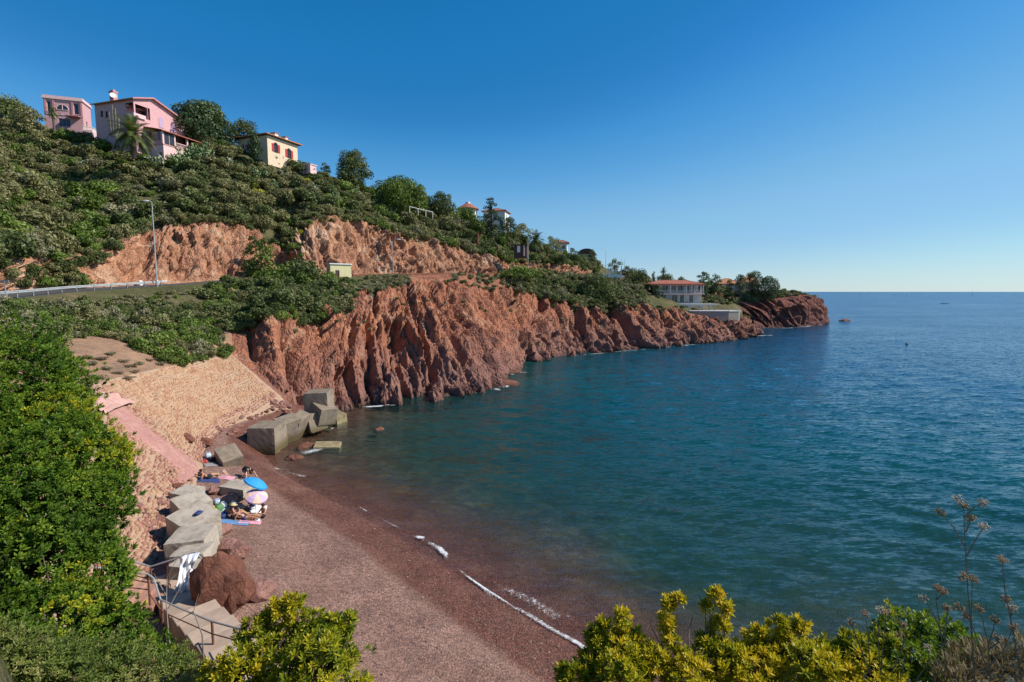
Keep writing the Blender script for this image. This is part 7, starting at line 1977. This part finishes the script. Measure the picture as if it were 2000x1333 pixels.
def near_shrub(name, label, lobes, mat, seed, dens=150, L=0.085, w=0.012, n_leaf=11, own=70, yellow=0.0, upb=0.7, stems=14, inner=0.55, spread=1.0, extra=None):
    rng = np.random.default_rng(seed); rr = random.Random(seed)
    tmpl = [rosette(rng, n_leaf, L, w, spread) for _ in range(4)]
    Cs, Ns, Rn, Lb = [], [], [], []
    for px, py, Y, r in lobes:
        c = np.array(P(px, py, Y)); area = 4 * math.pi * r * r
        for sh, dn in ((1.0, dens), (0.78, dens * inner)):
            k = int(area * dn * sh * sh) + 5
            d = rng.normal(0, 1, (k, 3)); d /= np.linalg.norm(d, axis=1, keepdims=True); d = d[d[:, 2] > -0.6]
            bm_ = 1 + 0.20 * fbm(d[:, 0] * 2.2 + px * .01, d[:, 1] * 2.2 + py * .01, d[:, 2] * 2.2, seed, 2)
            q = c + d * (r * sh * bm_ * (1 + rng.normal(0, .12, len(d))))[:, None]
            Cs.append(q); nrm = d + np.array([0.25, 0, upb]) + rng.normal(0, .28, d.shape); Ns.append(nrm)
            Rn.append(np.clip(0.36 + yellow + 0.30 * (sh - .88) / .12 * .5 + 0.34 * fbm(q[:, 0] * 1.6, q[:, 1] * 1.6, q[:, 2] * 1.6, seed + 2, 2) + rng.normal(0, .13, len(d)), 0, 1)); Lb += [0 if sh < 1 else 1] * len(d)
    C = np.concatenate(Cs); N = np.concatenate(Ns); rn = np.concatenate(Rn); Lb = np.array(Lb)
    # drop what lies deep inside a neighbouring lobe
    keep_ = np.ones(len(C), bool)
    for px, py, Y, r in lobes: keep_ &= np.linalg.norm(C - np.array(P(px, py, Y)), axis=1) > r * 0.6
    C, N, rn, Lb = C[keep_], N[keep_], rn[keep_], Lb[keep_]
    root = np.array(P(*lobes[0][:3])); gz = float(near_z(root[0], root[1])); base = Vector((root[0], root[1], min(gz, root[2] - 0.4)))
    t = thing(name, label, 'shrub', base); bo = np.array(base)
    T, B, N = frames(N, rng); sc = rng.uniform(.75, 1.2, len(C))
    front = np.argsort(np.linalg.norm(C - np.array(CAMV), axis=1) + (1 - Lb) * 9); ownset = set(front[:own * 3:3].tolist())
    tm = [mesh_np('leaf_cluster', V, F, MAT[mat], {'rnd': np.full(len(V), v_)}) for V, F in tmpl for v_ in (0.3, 0.55, 0.8)]
    for i in ownset:
        M = Matrix(((T[i][0], B[i][0], N[i][0]), (T[i][1], B[i][1], N[i][1]), (T[i][2], B[i][2], N[i][2])))
        put('leaf_cluster', tm[(i % 4) * 3 + min(2, max(0, int(rn[i] * 3)))], t, loc=C[i] - bo, rot=M.to_euler(), scale=float(sc[i]))
    Vs, Fs, Rs = [], [], []; nb = 0
    for k in range(4):
        idx = np.array([i for i in range(k, len(C), 4) if i not in ownset]); 
        if len(idx) == 0: continue
        V, F = tmpl[k]; Q = V[None] * sc[idx][:, None, None]
        Q = Q[..., :1] * T[idx][:, None] + Q[..., 1:2] * B[idx][:, None] + Q[..., 2:] * N[idx][:, None] + (C[idx] - bo)[:, None]
        m = len(V); Vs.append(Q.reshape(-1, 3)); Fs.append((F[None] + (np.arange(len(idx)) * m)[:, None, None]).reshape(-1, 4) + nb); nb += len(idx) * m
        Rs.append(np.clip(np.repeat(rn[idx], m) + np.repeat(rng.normal(0, .07, len(idx) * (m // 7)), 7), 0, 1))
    o = put('foliage', mesh_np('foliage', np.concatenate(Vs), np.concatenate(Fs), MAT[mat], {'rnd': np.concatenate(Rs)}), t); o['kind'] = 'stuff'
    mb = MB()
    for k in range(stems):
        i = rr.randrange(len(C)); e = Vector(C[i] - bo); mid_ = e * 0.5 + Vector((rr.uniform(-.12, .12), rr.uniform(-.12, .12), 0.05))
        mb.tube([Vector((rr.uniform(-.1, .1), rr.uniform(-.1, .1), -0.2)), mid_, e.lerp(mid_, .35), e], [.022, .013, .009, .005], 5)
    for path in extra or []: mb.tube([P(*q) - base for q in path], [0.009 - 0.006 * k / max(1, len(path) - 1) for k in range(len(path))], 5)
    mb.build('stem', MAT['twig'], t)
    return t
near_shrub('pittosporum_shrub', 'tall glossy green shrub at the top of the foreground hedge, yellow tipped', [(15, 748, 9.0, 1.0), (62, 770, 8.8, .75), (105, 812, 8.6, .55), (-60, 780, 8.6, 1.0)], 'near_green', 1, 120, yellow=.08)
near_shrub('pittosporum_shrub', 'green shrub bulging towards the stone revetment in the middle of the foreground hedge', [(140, 885, 8.2, .62), (188, 905, 8.0, .46), (80, 905, 7.8, .8), (0, 890, 7.8, .9)], 'near_green', 2, 130, yellow=.02)
near_shrub('pittosporum_shrub', 'dense green shrub of the foreground hedge overhanging the near revetment stones', [(175, 990, 7.6, .52), (205, 955, 7.8, .34), (100, 1000, 7.2, .7), (20, 980, 7.0, .75)], 'near_green', 3, 140)
near_shrub('pittosporum_shrub', 'lower green shrub of the foreground hedge beside the left handrail end', [(150, 1095, 7.0, .55), (188, 1130, 6.8, .42), (60, 1110, 6.5, .7), (-30, 1120, 6.4, .6)], 'near_green', 4, 150, yellow=-.02)
near_shrub('mastic_shrub', 'bright green broad bush below the hedge in front of the beach steps', [(120, 1235, 6.0, .6), (215, 1240, 6.2, .40), (40, 1260, 5.5, .6), (272, 1300, 5.8, .34)], 'near_green', 5, 190, L=.06, w=.014, n_leaf=9, yellow=-.02)
near_shrub('rosemary_shrub', 'grey green straggly bush at the foot of the steps shrubbery', [(205, 1335, 5.2, .42), (335, 1325, 5.4, .28), (90, 1345, 4.8, .45), (385, 1345, 5.2, .22), (-30, 1330, 4.6, .5)], 'near_dull', 6, 260, L=.06, w=.006, n_leaf=10, yellow=.12)
near_shrub('yellowing_shrub', 'yellow green shrub in front of the shingle beside the steps', [(565, 1300, 5.0, .36), (640, 1245, 5.0, .17), (480, 1325, 4.8, .28), (620, 1335, 4.6, .40), (548, 1198, 5.2, .14), (430, 1335, 4.8, .18), (500, 1235, 5.1, .15), (672, 1215, 5.1, .10), (600, 1225, 5.1, .16), (575, 1180, 5.2, .09)], 'near_yellow', 7, 230, L=.08, w=.009, yellow=.12, stems=40)
near_shrub('yellowing_shrub', 'yellow shrub whose golden tips cover the end of the wash line', [(1180, 1285, 5.0, .22), (1228, 1250, 5.0, .14), (1120, 1325, 4.8, .16), (1210, 1325, 4.7, .26), (1165, 1245, 5.0, .10), (1215, 1208, 5.0, .07), (1240, 1300, 4.8, .16), (1180, 1222, 5.0, .05)], 'near_yellow', 8, 250, L=.082, w=.009, yellow=.22, stems=34)
near_shrub('yellowing_shrub', 'sparse shrub with bare grey twigs and yellow leaf tufts against the water', [(1345, 1325, 4.7, .22), (1305, 1178, 5.0, .05), (1326, 1170, 5.0, .035), (1398, 1166, 5.0, .07), (1380, 1185, 5.0, .04), (1418, 1188, 5.0, .05), (1300, 1218, 5.0, .07), (1405, 1225, 5.0, .09), (1310, 1252, 4.9, .07), (1385, 1262, 4.9, .10), (1275, 1290, 4.8, .12), (1420, 1290, 4.8, .14)], 'near_yellow', 9, 300, L=.08, w=.009, yellow=.2, stems=16,
           extra=[[(1350, 1333, 4.7), (1330, 1260, 4.9), (1308, 1210, 5.0), (1306, 1180, 5.0)], [(1350, 1333, 4.7), (1372, 1290, 4.8), (1385, 1225, 5.0), (1398, 1170, 5.0)], [(1350, 1320, 4.7), (1345, 1242, 4.9), (1352, 1205, 5.0)], [(1300, 1333, 4.7), (1290, 1262, 4.9), (1268, 1215, 5.0)], [(1290, 1262, 4.9), (1300, 1245, 4.9)], [(1372, 1290, 4.8), (1345, 1242, 4.9)]])
near_shrub('yellowing_shrub', 'broad yellow green shrub between the bare twigs and the dark green dome', [(1480, 1285, 5.0, .20), (1545, 1255, 5.0, .15), (1455, 1328, 4.7, .26), (1565, 1315, 4.7, .28), (1520, 1222, 5.0, .08), (1478, 1245, 5.0, .09), (1560, 1218, 5.0, .06), (1430, 1270, 5.0, .09)], 'near_yellow', 10, 230, L=.08, w=.009, yellow=.08, stems=34)
near_shrub('yellowing_shrub', 'yellow green shrub at the foot of the dry umbel stalks beside the dark dome', [(1665, 1300, 4.8, .22), (1720, 1270, 4.8, .16), (1620, 1330, 4.5, .22), (1700, 1330, 4.5, .28), (1620, 1275, 4.8, .11), (1590, 1300, 4.7, .14), (1660, 1250, 4.8, .08)], 'near_yellow', 11, 230, L=.078, w=.009, yellow=.04, stems=30)
near_shrub('dome_shrub', 'dense dark green dome-shaped shrub below the tall dry umbels', [(1790, 1262, 5.0, .32), (1852, 1262, 5.0, .24), (1785, 1325, 4.6, .3), (1740, 1240, 5.0, .12)], 'near_green', 12, 230, L=.06, w=.01, yellow=-.04)
near_shrub('dry_grass_clump', 'dry brown and green tangle of weeds right of the dome-shaped shrub', [(1905, 1320, 4.2, .22), (1968, 1322, 4.2, .22), (2030, 1310, 4.2, .24), (1870, 1335, 4.0, .15)], 'near_dry', 13, 210, L=.09, w=.005, n_leaf=9, yellow=.1, upb=1.4, spread=.7)

# ------------------------------------------------------------------ dried umbels
plain('dry_stalk', (0.26, 0.19, 0.12), 0.9, 0.2, 20.0); plain('dry_head', (0.36, 0.24, 0.13), 0.95, 0.3, 30.0); plain('pale_head', (0.50, 0.42, 0.30), 0.95, 0.2, 30.0)
def umbel_head(seed, r=0.035):
    rr = random.Random(seed); mb = MB()
    for k in range(34):
        d = Vector((rr.gauss(0, 1), rr.gauss(0, 1), rr.gauss(.5, .7))).normalized() * r * rr.uniform(.7, 1.1)
        mb.tube([(0, 0, -r * .6), d * .6, d], [.0016, .0013, .001], 3); mb.ell(d, (.0055, .0055, .0055), 5, 3)
    return mb
HEADS = [umbel_head(s).mesh('flower_head', MAT[m]) for s, m in ((1, 'dry_head'), (2, 'pale_head'), (3, 'dry_head'))]
def umbel_plant(label, stalks, Y, group='dried umbel stalks'):
    base = P(*stalks[0][0][:2], Y); v = thing('dried_umbel', label, 'dry plant', base, 0, None)
    for k, path in enumerate(stalks):
        mb = MB(); pts = [P(a, b_, Y) - base for a, b_ in path]; mb.tube(pts, [0.0055 - 0.003 * i / max(1, len(pts) - 1) for i in range(len(pts))], 5); mb.build('stalk', MAT['dry_stalk'], v)
        put('flower_head', HEADS[(k + int(path[0][0])) % 3], v, loc=pts[-1], rot=(0.2 * k, 0.3, k), scale=1.0 if len(path) > 2 else .8)
umbel_plant('tallest dry branching umbel plant rising against the water', [[(1905, 1340), (1897, 1230), (1890, 1150), (1884, 1040), (1882, 988)], [(1888, 1075), (1862, 1030), (1836, 1002)], [(1889, 1085), (1905, 1055), (1921, 1030)], [(1886, 1040), (1893, 1025), (1896, 1013)], [(1884, 1010), (1905, 990), (1922, 983)], [(1891, 1130), (1884, 1130), (1879, 1126)], [(1882, 990), (1873, 980), (1869, 975)]], 3.6)
umbel_plant('straight stiff dry umbel with one round brown head', [[(1904, 1345), (1898, 1240), (1897, 1180), (1900, 1132)], [(1898, 1210), (1882, 1185), (1873, 1188)]], 3.7)
umbel_plant('dry umbel leaning seaward over the weeds with a fluffy head', [[(1995, 1330), (1980, 1240), (1972, 1195), (1965, 1172)], [(1974, 1205), (1977, 1196), (1977, 1190)], [(1980, 1240), (1962, 1150), (1957, 1094)]], 3.8)
umbel_plant('thin dry umbel with a pair of small brown heads over the dome-shaped shrub', [[(1850, 1310), (1835, 1220), (1828, 1170), (1832, 1150)], [(1828, 1172), (1840, 1160), (1842, 1156)], [(1838, 1230), (1815, 1185), (1803, 1170)], [(1845, 1260), (1850, 1200), (1849, 1188)]], 4.0)
umbel_plant('cluster of short dry umbels standing in the weeds beside the stiff umbel', [[(1935, 1345), (1930, 1260), (1920, 1215), (1912, 1190)], [(1930, 1260), (1940, 1230), (1943, 1212)], [(1930, 1270), (1950, 1255), (1948, 1247)], [(1925, 1300), (1900, 1225), (1888, 1205)], [(1925, 1310), (1960, 1270), (1980, 1225)]], 3.8)
umbel_plant('small pale dry umbels sticking out of the yellow green shrub by the dome', [[(1700, 1320), (1695, 1230), (1689, 1200)], [(1700, 1320), (1675, 1250), (1662, 1217)], [(1720, 1320), (1728, 1230), (1730, 1195)], [(1740, 1320), (1768, 1250), (1764, 1222)], [(1760, 1330), (1770, 1270), (1757, 1240)], [(1790, 1330), (1815, 1290), (1812, 1265)], [(1720, 1320), (1715, 1250), (1718, 1192)]], 4.3)
# bare twigs by the steps
for i, (lab, paths) in enumerate([('bare pale twigs rising in front of the beach steps', [[(395, 1240, 8.0), (378, 1195, 8.2), (388, 1160, 8.3)], [(378, 1195, 8.2), (345, 1215, 8.2)], [(330, 1250, 8.0), (325, 1180, 8.2), (326, 1130, 8.4), (348, 1088, 8.5)], [(326, 1140, 8.4), (352, 1115, 8.5)], [(325, 1165, 8.3), (300, 1120, 8.4)], [(328, 1190, 8.2), (362, 1130, 8.4), (382, 1095, 8.5)]])]):
    b0 = P(*paths[0][0]); b0.z = float(near_z(b0.x, b0.y)) if float(near_z(b0.x, b0.y)) < b0.z else b0.z
    v = thing('bare_twigs', lab, 'dry plant', b0); mb = MB(); mb.tube([(0, 0, 0), P(*paths[0][0]) - b0], .012, 5); mb.tube([(0, 0, 0), P(*paths[2][0]) - b0], .012, 5)
    for p_ in paths: mb.tube([P(*q) - b0 for q in p_], [.011 - .008 * k / (len(p_) - 1) for k in range(len(p_))], 5)
    mb.build('twig', MAT['bark_grey'], v)
